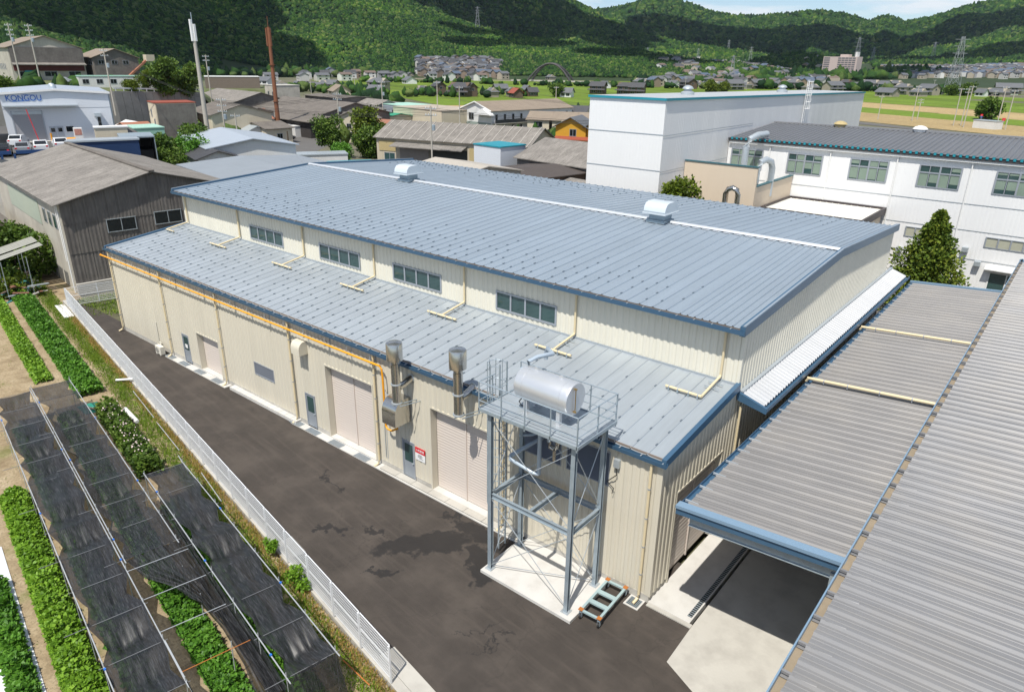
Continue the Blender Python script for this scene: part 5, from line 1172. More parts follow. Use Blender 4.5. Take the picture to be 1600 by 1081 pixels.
MB().box(4.52, 4.62, -4.3, 4.3, .3, 9.3).build('dark_cladding', grey_board, bpy.data.objects['red_topped_cube'])
block('slate_factory', 'beige factory wing with dark slate roof behind the concrete mast', 'factory', -166, 80, -.3, 17, 15, 6.8, 2.2, -10, cream_w, slate_d, 'x', W2(4, 3, 1.1, 14))
block('long_slate_works', 'long low slate roofed works below the brown open shed', 'works', -215, 112, -.3, 34, 24, 6.0, 3.6, -8, grey_board, slate, 'x', W2(5, 3, 1.2, 28))
block('stair_tower_works', 'grey concrete works with square stair tower behind the rusty mast', 'works', -226, 136, -.3, 9, 9, 10.5, .2, -8, old_wall, concrete, flat=True, wins=W2(2, 7, 1.4, 7)+W2(2, 3.4, 1.4, 7))
block('board_works', 'long dark boarded works right of the square stair tower', 'works', -210, 148, -.3, 26, 12, 7, .4, -8, grey_board, slate_d, 'x')
block('mint_shed', 'small shed with pale mint roof beside the lettered factory', 'shed', -155, 53, -.3, 9, 6, 5.4, .3, -12, mat('mint_wall', (.30, .52, .42), .7), mint, flat=True)
block('mint_lean', 'low mint roofed shed in front of the red topped cube', 'shed', -155, 65, -.3, 10, 6, 3.0, .2, -12, mint, mint, flat=True)
block('red_long_works', 'long rust-red flat works in front of the rice fields', 'works', -222, 172, -.3, 48, 12, 4.0, .2, -8, redbrown, slate, flat=True)
block('grey_gable_works', 'pale grey gabled works in front of the rust-red works', 'works', -196, 150, -.3, 26, 12, 4.6, 2.2, -8, mat('pale_grey_gable', (.36, .34, .31), .8), slate, 'x')
block('green_roof_store', 'bright green roofed store beside the cream gabled house', 'store', -170, 132, -.3, 26, 10, 3.8, .8, -8, cream_w, green_roof, 'x')
FILL = [('low grey slate shed left of the red topped cube', -150, 46, 8, 6, 3.4, slate, old_wall), ('yellow stained shed behind the mint shed', -163, 54.5, 9, 5, 4.6, rust_roof, MATS['yellowed_sheet']), ('white tank house below the retaining wall', -172, 58, 7, 6, 4, white, white_w), ('long rusty roofed shed below the guard rail', -176, 75, 18, 8, 5, rust_roof, grey_board), ('grey shed behind the beige factory wing', -178, 92, 14, 9, 6, slate, old_wall), ('brown slate shed right of the concrete mast', -156, 84, 12, 7, 3.6, slate_d, cream_w), ('pale roofed lean-to below the rusty mast', -158, 80, 10, 6, 2.8, galv_pale, white_w), ('dark shed beside the stair tower works', -206, 130, 16, 10, 5, slate_d, grey_board), ('small red roofed hut among the works', -196, 126, 8, 6, 4, rust_roof, cream_w), ('grey slate roofed works beyond the rusty mast', -186, 136, 22, 10, 4.6, slate, old_wall), ('white walled office below the brown open shed', -236, 118, 12, 8, 5.5, tile_g, white_w), ('tan slate shed behind the cream gabled house', -158, 114, 12, 8, 4.4, slate, cream_w), ('grey garage row beside the works road', -136, 108, 14, 5, 3, slate_d, white_w), ('dark roofed store left of the apartment house', -160, 166, 14, 10, 4, tile_d, white_w), ('slate roofed store beyond the cream works', -140, 178, 14, 9, 4, slate, cream_w)]
for i, (lab, x, y, l_, w_, h_, rm_2, wm_2) in enumerate(FILL): block('works_shed', lab, 'shed', x, y, -.3, l_, w_, h_, 1.0+.15*(i % 4), -8+(i % 3)*2, wm_2, rm_2, 'xy'[i % 2], [('f', -l_*.2, 1.2, 1.6, 1.1), ('f', l_*.2, 1.2, 1.6, 1.1), ('r', 0, 1.2, 1.4, 1.1)])
tk0 = [('brown cylindrical tank beside the stair tower works', -219, 121, 2.2, 5, 'yellowed_sheet'), ('pale cylindrical tank on the works yard', -152, 62, 1.4, 4, 'pale_galvanised'), ('silver cylindrical silo below the guard rail', -169, 70, 1.5, 7.5, 'pale_galvanised')]
for lab, x, y, r_, h_, m_ in tk0:
    t = thing('storage_tank', lab, 'tank', (x, y, -.3)); MB().lathe([(r_, 0), (r_, h_), (r_*.6, h_+.5), (.1, h_+.7)], (0, 0, 0), 16).build('shell', MATS[m_], t, smooth=40); MB().tube([(r_+.1, 0, 0), (r_+.1, 0, h_)], .08, 6).build('pipe', galv, t)
block('brown_open_shed', 'long brown open sided shed with white roof edge below the hill', 'shed', -278, 147, 7.4, 10, 21, 4.4, .3, -28, mat('brown_clad', (.20, .16, .13), .8), white, flat=True)
# ochre houses and terrace of tiled houses
t = block('ochre_house', 'ochre stucco house with grey tile roof and red lower roof', 'house', -91.5, 128, -.3, 7.5, 8.5, 5.6, 2.0, 18, ochre, tile_g, 'y', [('f', .6, 3.4, 1.6, 1.5), ('r', -1, 3.2, 1.2, 1.6)], over=.8)
MB().hexa([(-3.8, -6.2, 2.6), (5.2, -6.2, 2.6), (5.2, -4.2, 3.1), (-3.8, -4.2, 3.1), (-3.8, -6.2, 2.75), (5.2, -6.2, 2.75), (5.2, -4.2, 3.3), (-3.8, -4.2, 3.3)]).build('lower_roof', redbrown, t); MB().box(-3.6, 5, -5.8, -4.2, -.5, 2.6).build('porch', ochre, t)
block('ochre_house', 'ochre stucco house with grey roof half hidden by the white tower block', 'house', -84.5, 131, -.3, 7.5, 9, 5.8, 2.2, 18, ochre, tile_g, 'y', [('f', -1.5, 3.2, 1.6, 1.6)], over=.8)
for i in range(3): block('terraced_house', ['left', 'middle', 'right'][i]+' one of three joined tiled houses behind the slate warehouse', 'house', -118.5+i*6.2, 150+i*3.4, -.3, 6.2, 12, 4.6, 1.8, 27, cream_w, tile_b, 'x', [('f', 0, 2.6, 2.4, 1.4), ('f', 0, .3, 2.0, 1.6)], group='joined tiled houses')
block('dark_roof_house', 'house with dark tile roof behind the three joined houses', 'house', -128, 178, -.3, 12, 9, 4.8, 1.8, 20, cream_w, tile_d, 'x'); block('brown_roof_house', 'house with brown tile roof left of the ochre house', 'house', -101, 146, -.3, 10, 9, 4.6, 1.8, 20, cream_w, tile_b, 'x', [('f', 0, 2.4, 2, 1.2)])
# upper-left hillside works
t = block('hill_hall', 'big brown hall with open gable front high on the left slope', 'hall', -243.7, 64.6, 13.4, 36, 18, 7.8, 3.0, -10, old_wall, tile_b, 'x', W2(5, 2, 1.4, 16)+[('r', -6, .4, 3, 1.2), ('r', 0, .4, 3, 1.2), ('r', 6, .4, 3, 1.2)])
MB().box(18.02, 18.3, -8.6, 8.6, 1.8, 3.9).build('maroon_band', mat('maroon_sheet', (.13, .035, .04), .7, 0, .2, 1), t); MB().box(18.02, 18.4, -8.8, 8.8, 3.9, 7.9).build('grey_cladding', grey_board, t)
MB().hexa([(18.1, -8.9, 3.7), (20.5, -8.9, 3.3), (20.5, 8.9, 3.3), (18.1, 8.9, 3.7), (18.1, -8.9, 4.0), (20.5, -8.9, 3.5), (20.5, 8.9, 3.5), (18.1, 8.9, 4.0)]).build('front_canopy', slate, t)
MB().box(18.3, 18.5, -6.2, -3.2, .2, 1.9).build('blue_tarp', teal, t)
block('hill_hall', 'smaller brown boarded hall with outside stair on the left slope', 'hall', -231.5, 79.5, 12.9, 22, 12, 6.0, 2.3, -10, grey_board, tile_b, 'x', [('r', -4, 4.2, 1.5, 1.0), ('r', -.5, 4.2, 1.5, 1.0), ('r', 2.5, 4.2, 1.5, 1.0), ('f', 7, 4, 5, 1.2)])
block('long_white_hut', 'long white hut with green roof edge on the left slope', 'hut', -197.5, 67.5, 11.6, 4, 19, 2.8, .3, -14, white_w, mint, flat=True, wins=[('r', -8+3.2*i, 1.1, 1.4, 1.0) for i in range(6)])
block('white_wall_box', 'plain white rendered wall box above the lettered factory roof', 'shed', -150, 37.5, 8.0, 3, 7, 5.2, .1, -14, white_w, white_w, flat=True)
gr_ = thing('guard_rail', 'white guard rail on top of the stone retaining wall', 'guard rail', (0, 0, 0))
for i in range(12):
    p = Vector(ht_[1]).lerp(Vector(ht_[2]), (i+.3)/12); MB().box(p.x-.08, p.x+.08, p.y-.08, p.y+.08, p.z, p.z+.9).build('post', white, gr_)
MB().bar((-184, 60, 12.0), (-193, 87, 10.8), .12, .35).build('rail', white, gr_)
st_r = thing('stair_flight', 'rusty outside stair flight leaning on the boarded hill hall', 'stair', (0, 0, 0))
MB().bar((-219.5, 79, 13.0), (-219.5, 86, 18.4), 1.0, .5).build('flight', rust_roof, st_r); MB().box(-220.5, -218.5, 85.5, 88, 18.0, 19.8).build('landing_box', cream_w, st_r)
# ---- masts and utility poles
concm = mat('mast_concrete', (.46, .43, .37), .85, 0, .1, 1)
t = thing('antenna_mast', 'tall leaning-looking concrete antenna mast beside the white workshop', 'mast', (-129.5, 53.9, -.3))
MB().tube([(0, 0, 0), (0, 0, 24)], .52, 12, r1=.3).build('shaft', concm, t, smooth=60)
MB().box(-.25, .25, -.5, -.15, 22.6, 26.4).build('panel_antenna', white, t); MB().box(.15, .55, -.1, .3, 22.6, 25.6).build('panel_antenna', white, t); MB().tube([(0, 0, 24), (0, 0, 27.6)], .08, 6).build('lightning_rod', galv, t)
t = thing('rusty_mast', 'tall rusty brown steel antenna mast left of centre', 'mast', (-162.5, 91.6, -.3))
rm_ = mat('rust_brown_steel', (.22, .09, .045), .7, 0, .2, .8)
MB().tube([(0, 0, 0), (0, 0, 27)], .62, 12, r1=.38).build('shaft', rm_, t, smooth=60)
for a in range(3): MB().box(.5*math.cos(a*2.1)-.22, .5*math.cos(a*2.1)+.22, .5*math.sin(a*2.1)-.22, .5*math.sin(a*2.1)+.22, 22.5, 26.8).build('panel_antenna', rm_, t)
MB().tube([(0, 0, 27), (0, 0, 29.5)], .07, 6).build('lightning_rod', rm_, t)
for k in (9, 18): MB().lathe([(.6, 0), (.75, 0), (.75, .2), (.6, .2)], (0, 0, k), 12).build('collar', rm_, t)
def upole(lab, x, y, h, z0=-.36, arms=2, tr=True, rot=.5, mt=None):
    t = thing('utility_pole', lab, 'utility pole', (x, y, z0), rot, 'utility poles')
    MB().tube([(0, 0, 0), (0, 0, h)], .19, 8, r1=.13).build('shaft', mt or concm, t, smooth=60)
    for k in range(arms):
        z = h-.5-k*1.1; MB().box(-1.1, 1.1, -.05, .05, z-.05, z+.05).build('crossarm', galv, t)
        for q in (-.9, -.45, .45, .9): MB().tube([(q, 0, z+.05), (q, 0, z+.32)], .06, 6).build('insulator', white, t)
    if tr: MB().lathe([(.25, 0), (.32, .05), (.32, .95), (.25, 1.0)], (.45, 0, h-4.2), 10).build('transformer', galv, t)
    return t
upole('utility pole with twin transformers right of the concrete mast', -128.9, 57.3, 12.5, arms=3); upole('thin utility pole just right of the twin transformer pole', -126.6, 58.6, 9.5, arms=1)
upole('vine covered utility pole above the leafy trees', -126.3, 83.8, 13); upole('dark bare wooden pole at the edge of the works road', -121, 66.5, 6, arms=0, tr=False, mt=bark)
upole('utility pole in front of the beige slate warehouse', -84.0, 71.5, 12.5, arms=2); upole('utility pole left of the blue-grey works', -160, 126, 14); upole('utility pole before the cream works, left one', -150, 139, 14, arms=1, tr=False); upole('utility pole before the cream works, right one', -138, 136, 13, arms=1, tr=False)
upole('utility pole in the rice field beyond the joined houses', -175.9, 235.6, 10, arms=1, tr=False); upole('utility pole beside the white tower block among tiled roofs', -98, 163, 9, arms=1, tr=False)
upole('utility pole on the left slope before the long white hut', -178, 57, 15, 6, arms=2); upole('utility pole at the dark trees on the slope', -196, 92, 13, 7, arms=2); upole('utility pole at the far left before the big hill hall', -205, 47, 14, 12.5, arms=3); upole('second utility pole at the far left before the big hill hall', -204, 51, 14, 12.5, arms=3)

# overhead wires between the poles
def wires(lab, pts, n=3, off=.45):
    t = thing('overhead_wires', lab, 'wires')
    for k in range(n):
        m = MB()
        for (a, b) in zip(pts, pts[1:]):
            P_ = [(a[0]+(b[0]-a[0])*f+(k-(n-1)/2)*off, a[1]+(b[1]-a[1])*f, a[2]+(b[2]-a[2])*f-1.0*4*f*(1-f)-k*.25) for f in np.linspace(0, 1, 9)]
            m.tube(P_, .028, 4, caps=False)
        m.build('wire', black, t)
wires('overhead wires from the twin transformer pole to the vine covered pole', [(-128.9, 57.3, 11.6), (-126.3, 83.8, 12.2), (-138, 136, 12)])
wires('overhead wires from the slate warehouse pole across the main factory rear', [(-126.3, 83.8, 12), (-84, 71.5, 11.8), (-40, 95, 11)])
wires('overhead wires past the concrete mast towards the left slope', [(-178, 57, 20), (-128.9, 57.3, 11.4), (-84, 71.5, 11)])
wires('overhead wires along the cream works', [(-160, 126, 13.2), (-150, 139, 13.2), (-138, 136, 12.4), (-98, 163, 8.4)])
# ================================================================ WHITE FACTORY AT THE RIGHT
wf = mat('white_ribbed_cladding', (.80, .80, .79), .5, 0, .03, .15, rndv=.012, streak=.02)
tb = thing('white_tower_block', 'tall plain white windowless block with teal roof edge right of centre', 'building', (0, 0, 0))
XB, YB = -21.16, 39.1; YE = 104; zt = lambda y: 16.75-(y-YB)*.0135
RIBD = .3
panel_wall(tb, 'wall_panel', wf, -29.2, XB, 0, lambda x: 16.75, [], W=1.32, at=YB)
panel_wall(tb, 'side_wall_panel', wf, YB, YE, 0, zt, [], W=2.64, axis='y', at=XB, sgn=-1)
MB().hexa([(-29.15, YB+.05, 0), (XB-.05, YB+.05, 0), (XB-.05, YE, 0), (-29.15, YE, 0), (-29.15, YB+.05, 16.7), (XB-.05, YB+.05, 16.7), (XB-.05, YE, zt(YE)-.05), (-29.15, YE, zt(YE)-.05)]).build('core', wf, tb)
for z in (13.7, 10.5, 7.0):
    MB().box(-29.2, XB, YB-.04, YB-.031, z, z+.06).build('seam_flashing', galv_pale, tb); MB().box(XB+.031, XB+.04, YB, 60, z-.1, z-.04).build('seam_flashing', galv_pale, tb)
MB().hexa([(-29.3, YB-.12, 16.70), (XB+.12, YB-.12, 16.70), (XB+.12, YE+.1, zt(YE)-.05), (-29.3, YE+.1, zt(YE)-.05), (-29.3, YB-.12, 16.86), (XB+.12, YB-.12, 16.86), (XB+.12, YE+.1, zt(YE)+.1), (-29.3, YE+.1, zt(YE)+.1)]).build('roof', mat('block_roof_grey', (.46, .48, .49), .5, .1), tb)
MB().box(-29.32, XB+.14, YB-.16, YB-.121, 16.66, 16.875).build('fascia', teal, tb)
MB().hexa([(XB+.121, YB-.16, 16.66), (XB+.16, YB-.16, 16.66), (XB+.16, YE, zt(YE)-.09), (XB+.121, YE, zt(YE)-.09), (XB+.121, YB-.16, 16.88), (XB+.16, YB-.16, 16.88), (XB+.16, YE, zt(YE)+.12), (XB+.121, YE, zt(YE)+.12)]).build('fascia', teal, tb)
for i in range(8):
    x = -28.9+i*1.05; MB().box(x, x+.12, YB-.25, YB+40, 16.985-.0, 17.03).build('roof_rib', teal, tb) if i == -1 else None
for y in (52, 80): MB().lathe([(.7, 0), (.7, .3), (.4, .45), (.4, .6), (.6, .66), (.4, .9), (.1, 1.0)], (-25.5, y, zt(y)+.05), 14).build('roof_fan', galv_pale, tb, smooth=50)
lx = XB+.25; ly = 76.0
la = MB()
for yy in (-.3, .3): MB().box(lx-.03, lx+.03, ly+yy-.03, ly+yy+.03, 12.9, 18.0).build('ladder_stile', white, tb)
rgm = MB().tube([(lx, ly-.3, 0), (lx, ly+.3, 0)], .025, 5).mesh('ladder_rung', white)
for i in range(16): place(rgm, 'ladder_rung', tb, (0, 0, 13.1+i*.3))
for k in range(5):
    pts = [(lx+.1+.5*math.sin(a), ly-.38*math.cos(a), 14.6+k*.8) for a in np.linspace(0, math.pi, 8)]
    MB().tube(pts, .03, 5).build('cage_hoop', white, tb)
for a in np.linspace(.3, math.pi-.3, 4): MB().bar((lx+.1+.5*math.sin(a), ly-.38*math.cos(a), 14.6), (lx+.1+.5*math.sin(a), ly-.38*math.cos(a), 17.9), .04, .02).build('cage_strap', white, tb)
# two storey wing
wg = thing('white_factory_wing', 'long white two storey factory wing with grey roof and green glazed windows', 'factory', (0, 0, 0))
YW, ZE = 54.0, 12.55
WW = [(-20.66+6.0*k, -20.66+6.0*k+3.35) for k in range(9)]
LW = [(-2.7, .6), (3.8, 7.6), (10, 13.4)]
OPW = [(a, b, 9.6, 11.45) for a, b in WW]+[(a, b, 4.95, 5.75) for a, b in LW]+[(4.75, 7.4, .1, 2.8)]
panel_wall(wg, 'wall_panel', wf, XB+.05, 33, 0, lambda x: ZE, OPW, W=1.98, at=YW)
MB().box(XB+.1, 33, YW+.3, YW+.4, 0, ZE-.1).build('inner_wall', mat('room_dim', (.30, .31, .28), .9), wg)
wr = random.Random(4)
for a, b in WW:
    f = MB(); y0_, y1_ = YW-.07, YW+.06
    f.box(a-.05, b+.05, y0_, y1_, 9.53, 9.62).box(a-.05, b+.05, y0_, y1_, 11.43, 11.52).box(a, b, y0_, y1_, 10.78, 10.9)
    for k in range(5): x = a+(b-a)*k/4; t_ = .07 if k in (0, 2, 4) else .03; f.box(x-t_, x+t_, y0_-.01, y1_, 9.62, 11.43)
    f = f.build('window', frame_grey, wg)
    for k in range(4):
        xa_, xb_ = a+(b-a)*k/4+.05, a+(b-a)*(k+1)/4-.05
        MB().box(xa_, xb_, YW-.01, YW+.04, 9.62, 10.78).build('pane', glass, f); MB().box(xa_, xb_, YW-.012, YW+.04, 10.9, 11.43).build('pane', glass, f)
        hb_ = 9.62+wr.choice((0, 0, .08, .2, .35, .5))
        MB().box(xa_+.02, xb_-.02, YW-.022, YW-.012, hb_+.01, 10.77).build('blind', glass_green, f)
        if wr.random() < .75: MB().box(xa_+.02, xb_-.02, YW-.024, YW-.014, 10.92+wr.choice((0, 0, .15, .3)), 11.42).build('blind', glass_green, f)
for a, b in LW:
    f = MB().box(a-.05, b+.05, YW-.07, YW+.06, 4.88, 4.95).box(a-.05, b+.05, YW-.07, YW+.06, 5.75, 5.82)
    n_ = 4
    for k in range(n_+1): x = a+(b-a)*k/n_; f.box(x-.06, x+.06, YW-.08, YW+.06, 4.95, 5.75)
    f = f.build('window', frame_grey, wg)
    for k in range(n_): MB().box(a+(b-a)*k/n_+.06, a+(b-a)*(k+1)/n_-.06, YW-.01, YW+.04, 4.95, 5.75).build('pane', mat('frosted_pane', (.42, .42, .33), .3, 0, .12, .6), f)
f = MB().box(4.7, 4.8, YW-.07, YW+.06, .1, 2.8).box(7.35, 7.45, YW-.07, YW+.06, .1, 2.8).box(4.8, 7.35, YW-.07, YW+.06, 2.7, 2.8).box(6.03, 6.12, YW-.07, YW+.06, .1, 2.7).build('door', white, wg)
MB().box(4.8, 6.03, YW-.02, YW+.04, .1, 2.7).build('pane', glass, f); MB().box(6.12, 7.35, YW-.02, YW+.04, .1, 2.7).build('pane', glass, f)
MB().box(4.3, 7.8, YW-.7, YW-.03, 3.05, 3.15).build('door_canopy', white, wg)
MB().box(3.4, 3.9, YW-.5, YW-.03, 3.2, 3.6).build('vent_hood', galv_pale, wg); MB().box(2.2, 2.7, YW-.5, YW-.03, 4.3, 4.7).build('vent_hood', galv_pale, wg); MB().box(-3.1, -2.6, YW-.5, YW-.03, 3.4, 3.8).build('vent_hood', galv_pale, wg)
for z in (8.45, 5.15+1.0, 3.6): MB().box(XB+.1, 33, YW-.04, YW-.031, z, z+.05).build('seam_flashing', galv_pale, wg)
for x in (-16.6, -10.6, -4.6, 1.4, 7.4, 13.4): MB().tube([(x, YW-.12, ZE-.1), (x, YW-.12, .2)], .06, 8).build('downpipe', white, wg, smooth=50)
for x in (-11.1, -5.1): MB().tube([(x, YW-.1, 7.6), (x, YW-.1, 3)], .04, 6).build('vent_pipe', white, wg)
dgr = mat('dark_grey_roof', (.17, .175, .185), .5, .2, .08, .3, rndv=.03)
rf = MB().add([(XB, YW-.3, ZE-.02), (33, YW-.3, ZE-.02), (33, 66, 13.35), (XB, 66, 13.35), (33, 80, 12.5), (XB, 80, 12.5)], [(0, 1, 2, 3), (3, 2, 4, 5)]).build('roof', dgr, wg)
pr_ = [(0, 0), (.1, 0), (.17, .1), (.33, .1), (.4, 0), (.5, 0)]
me = MB().strip([(x, 66, 13.38+d) for x, d in pr_], [(x, YW-.45, ZE+.02+d) for x, d in pr_]).mesh('wing_roof_sheet', dgr)
for i in range(107): place(me, 'roof_sheet', rf, (XB+.25+i*.5, 0, 0))
tm = MB().box(.15, .36, YW-.44, YW-.40, ZE-.12, ZE+.115).mesh('eave_stop', teal)
for i in range(107): place(tm, 'eave_stop', rf, (XB+.25+i*.5, 0, 0))
MB().box(XB+.2, 33, YW-.38, YW-.32, ZE-.3, ZE-.0).build('fascia', mat('dark_fascia', (.05, .05, .055), .6), rf); MB().box(XB+.2, 33, YW-.3, YW-.03, ZE-.5, ZE-.3).build('gutter', white, rf)
MB().bar((XB+.3, 66, 13.5), (33, 66, 13.5), .5, .15).build('ridge_cap', mat('ridge_grey', (.26, .265, .275), .5, .2), rf)
for x, y, m_ in ((-13.5, 66, 'yellowed_sheet'), (-5.5, 66, None), (8.5, 65, None)): MB().lathe([(.6, 0), (.6, .25), (.75, .3), (.55, .5), (.25, .62), (.05, .64)], (x, y, 13.4), 14).build('roof_fan', MATS[m_] if m_ else white, rf, smooth=50)
# beige block, ducts, flat annex
bb = thing('beige_block', 'plain beige walled block in front of the white tower block', 'building', (0, 0, 0))
bgm = mat('beige_cladding', (.66, .55, .42), .6, 0, .04, .3, streak=.04)
MB().box(XB+.05, -13.9, 44, 44.25, 0, 11.05).build('front_wall', bgm, bb); MB().box(-14.15, -13.9, 44.26, 53.9, 0, 9.3).build('side_wall', bgm, bb)
MB().box(XB+.05, -13.8, 43.93, 44.3, 11.05, 11.15).build('coping', mat('dark_teal_trim', (.04, .12, .14), .5), bb); MB().box(-14.2, -13.82, 44.3, 53.9, 9.3, 9.4).build('coping', MATS['dark_teal_trim'], bb)
MB().box(XB+.05, -14.2, 44.3, 53.9, 0, 7.6).build('plant_roof', concrete, bb); MB().box(XB+.06, -13.9, 43.985, 43.998, 6.9, 6.95).build('seam_flashing', tan, bb)
dk_ = thing('air_ducts', 'pair of silver bent air ducts rising behind the beige block', 'ducts', (0, 0, 0))
MB().tube([(-18.2, 51.5, 7.6), (-18.2, 51.5, 12.0), (-18.1, 51.8, 12.7), (-17.6, 52.6, 13.1), (-17.2, 54, 13.15)], .33, 14).build('duct', galv_pale, dk_, smooth=60)
MB().tube([(-14.9, 46.5, 7.6), (-14.9, 46.5, 10.6), (-14.8, 46.8, 11.2), (-14.5, 47.4, 11.45), (-14.2, 48, 11.2), (-14.1, 48.2, 10.6), (-14.1, 48.2, 8)], .3, 14).lathe([(.75, 0), (.75, .9), (.45, 1.1)], (-14.9, 46.5, 7.6), 14).build('duct', galv_pale, dk_, smooth=60)
gd = thing('gooseneck_vent', 'small silver gooseneck vent pipe by the round tree', 'vent', (0, 0, 0))
MB().tube([(-15.6, 41.5, 6.5), (-15.6, 41.5, 8.9), (-15.4, 41.5, 9.3), (-15.0, 41.5, 9.45), (-14.6, 41.5, 9.3), (-14.45, 41.5, 8.9), (-14.45, 41.5, 7)], .25, 12).build('pipe', stainless, gd, smooth=60); MB().box(-17, -13.8, 41, 42, 0, 7.6).build('plinth_box', galv, gd)
an = thing('flat_annex', 'low annex with white ribbed flat roof and dark brown rim', 'building', (0, 0, 0))
MB().box(-13.6, -5.0, 46.2, 53.9, 0, 7.0).build('wall', bgm, an)
rimm = mat('dark_brown_rim', (.05, .04, .04), .5)
for a in ((-13.9, -4.7, 45.8, 46.0), (-13.9, -4.7, 53.8, 53.95), (-13.9, -13.7, 46.0, 53.8), (-4.9, -4.7, 46.0, 53.8)): MB().box(*a, 6.7, 7.3).build('rim', rimm, an)
wp = MB().box(0, .58, 46.02, 53.78, 7.06, 7.1).box(.0, .05, 46.02, 53.78, 7.1, 7.14).mesh('annex_roof_sheet', mat('annex_white', (.74, .72, .66), .6, 0, .05))
for i in range(15): place(wp, 'roof_sheet', an, (-13.68+i*.585, 0, 0))
# ---- conifer and round tree
def blob_tree(name, lab, loc, H, Rr, mt, n, sz, kind='round', trunk_h=.35, k=16, seed=0, group=None):
    r = np.random.default_rng(seed+97); root = thing(name, lab, 'tree', loc, 0, group); P = []; O_ = []; m = MB()
    m.tube([(0, 0, -.2), (.05, .02, H*.3), (0, .04, H*(.9 if kind == 'cone' else .6))], Rr*.075+.04, 8, r1=.03)
    for q in range(k):
        if kind == 'cone':
            f = (q+.5)/k; z = H*(.08+.86*f)+r.normal()*.15; rr = Rr*(1-f)**.8*(.45+.85*r.random()); a = q*2.4
            c = np.array([math.cos(a)*rr*.62, math.sin(a)*rr*.62, z]); rad = np.array([.5, .5, .55])*(Rr*(1-f)**.75*(.5+.6*r.random())+.16)
        else:
            a = r.random()*6.28; h_ = trunk_h+(1-trunk_h)*((.25+.6*r.random()) if trunk_h > .3 else (.02+.8*r.random())); wv_ = math.sin(math.pi*min(1, max(0, (h_-trunk_h*.6)/(1.05-trunk_h*.6))))
            rr = Rr*.75*wv_*math.sqrt(r.random()); c = np.array([math.cos(a)*rr, math.sin(a)*rr, H*h_]); rad = np.array([1, 1, .8])*Rr*(.32+.2*r.random())
        v = r.normal(size=(n//k, 3)); v /= np.linalg.norm(v, axis=1)[:, None]; d_ = r.random((n//k, 1))**.35
        lump = 1+.25*np.sin(v[:, :1]*7+q)*np.cos(v[:, 1:2]*6+v[:, 2:]*5)
        P.append(c+v*d_*rad*lump); O_.append(v)
        m.tube([(0, 0, max(.3, c[2]*.75)), tuple(c*np.array([.55, .55, .95])), tuple(c)], Rr*.025+.012, 5, r1=.01)
    m.build('trunk', bark, root)
    global RNG
    place(leaves('crown', np.concatenate(P), sz, mt, out=np.concatenate(O_)*(.9 if kind == 'cone' else .6), up=.4, wid=.3 if kind == 'cone' else .42), 'crown', root); return root
blob_tree('conifer_tree', 'dark green conifer in front of the white factory wing', (.9, 46.5, -.2), 9.4, 3.9, conif, 20000, .30, 'cone', k=40)
blob_tree('round_tree', 'yellow-green round tree top between the factory roof and the beige block', (-18.3, 38.2, -.2), 10.7, 2.4, tree_y, 8000, .26, k=14, trunk_h=.55)
# ---- trees among the works
trees = [('dense green tree below the mint shed, left of the white workshop', -109.5, 34.2, -.3, 9.6, 3.2, bush_g), ('light green tree beside the white workshop', -106.5, 38.6, -.3, 8.6, 3.0, crop_g), ('low green tree between the dark shelter and the white workshop', -103.5, 33.5, -.3, 7.2, 2.8, bush_g), ('green tree behind the white workshop roof', -122, 47, -.3, 9.0, 4.2, bush_g),
 ('ivy covered tree beside the white garage', -117, 74, -.3, 10, 3.6, bush_g), ('tall bright tree right of the ivy covered tree', -122, 88, -.3, 10.5, 4.4, tree_y), ('bushy tree at the bend of the works road', -113, 82, -.3, 7, 4.2, bush_g), ('small bush by the white garage', -108.5, 70, -.3, 4.5, 2.8, crop_g), ('dark tree behind the bushy bend tree', -128, 93, -.3, 8, 4.0, bush_g),
 ('big dark round tree on the left slope', -187.5, 75.5, 10.2, 9, 4.6, bush_g), ('second dark round tree on the left slope', -191, 82.5, 9.8, 8.6, 4.6, bush_g), ('small bright tree by the long white hut', -189.5, 71, 10.8, 5.5, 2.4, tree_y), ('dark tree beside the long white hut', -195, 77, 11, 7, 3.4, bush_g), ('low bush above the guard rail', -187.5, 66, 10.9, 2.6, 2.4, tree_y), ('hedge tree at the far left edge', -188, 36, 10.8, 4, 4, bush_g)]
for i, (lab, x, y, z, H, R_, mt) in enumerate(trees): blob_tree('broadleaf_tree', lab, (x, y, z), H, R_, mt, 6200, R_*.11, k=20, trunk_h=.1, seed=i, group='trees among the works')
# ================================================================ RICE PLAIN
def fieldmat(name, a, b, rows=.0):
    m, N, L, B_ = shader(name); g = nd(N, 'ShaderNodeNewGeometry').outputs['Position']; oi = nd(N, 'ShaderNodeObjectInfo')
    c = ramp(N, L, noise_n(N, L, g, .05, 5).outputs['Fac'], [(.3, a), (.7, b)])
    c2 = ramp(N, L, noise_n(N, L, g, .9, 3).outputs['Fac'], [(.3, tuple(x*.75 for x in a)), (.7, tuple(min(1, x*1.15) for x in b))])
    c = mixc(N, L, .5, c, c2)
    hv = nd(N, 'ShaderNodeHueSaturation'); L.new(c, hv.inputs['Color']); L.new(mathn(N, L, 'MULTIPLY_ADD', oi.outputs['Random'], .35, .82), hv.inputs['Value'])
    L.new(hv.outputs['Color'], B_.inputs['Base Color']); B_.inputs['Roughness'].default_value = .9; B_.inputs['Specular IOR Level'].default_value = .15; return m
rice = fieldmat('rice_green', (.10, .165, .018), (.165, .235, .03)); straw = fieldmat('harvested_tan', (.30, .22, .11), (.42, .32, .16)); weedy = fieldmat('weedy_green', (.10, .13, .03), (.17, .18, .06))
ca, sa = math.cos(math.radians(-27)), math.sin(math.radians(-27))
def RF(p, q): return (-150+p*ca-q*sa, 250+p*sa+q*ca)       # field frame
fr_ = random.Random(21)
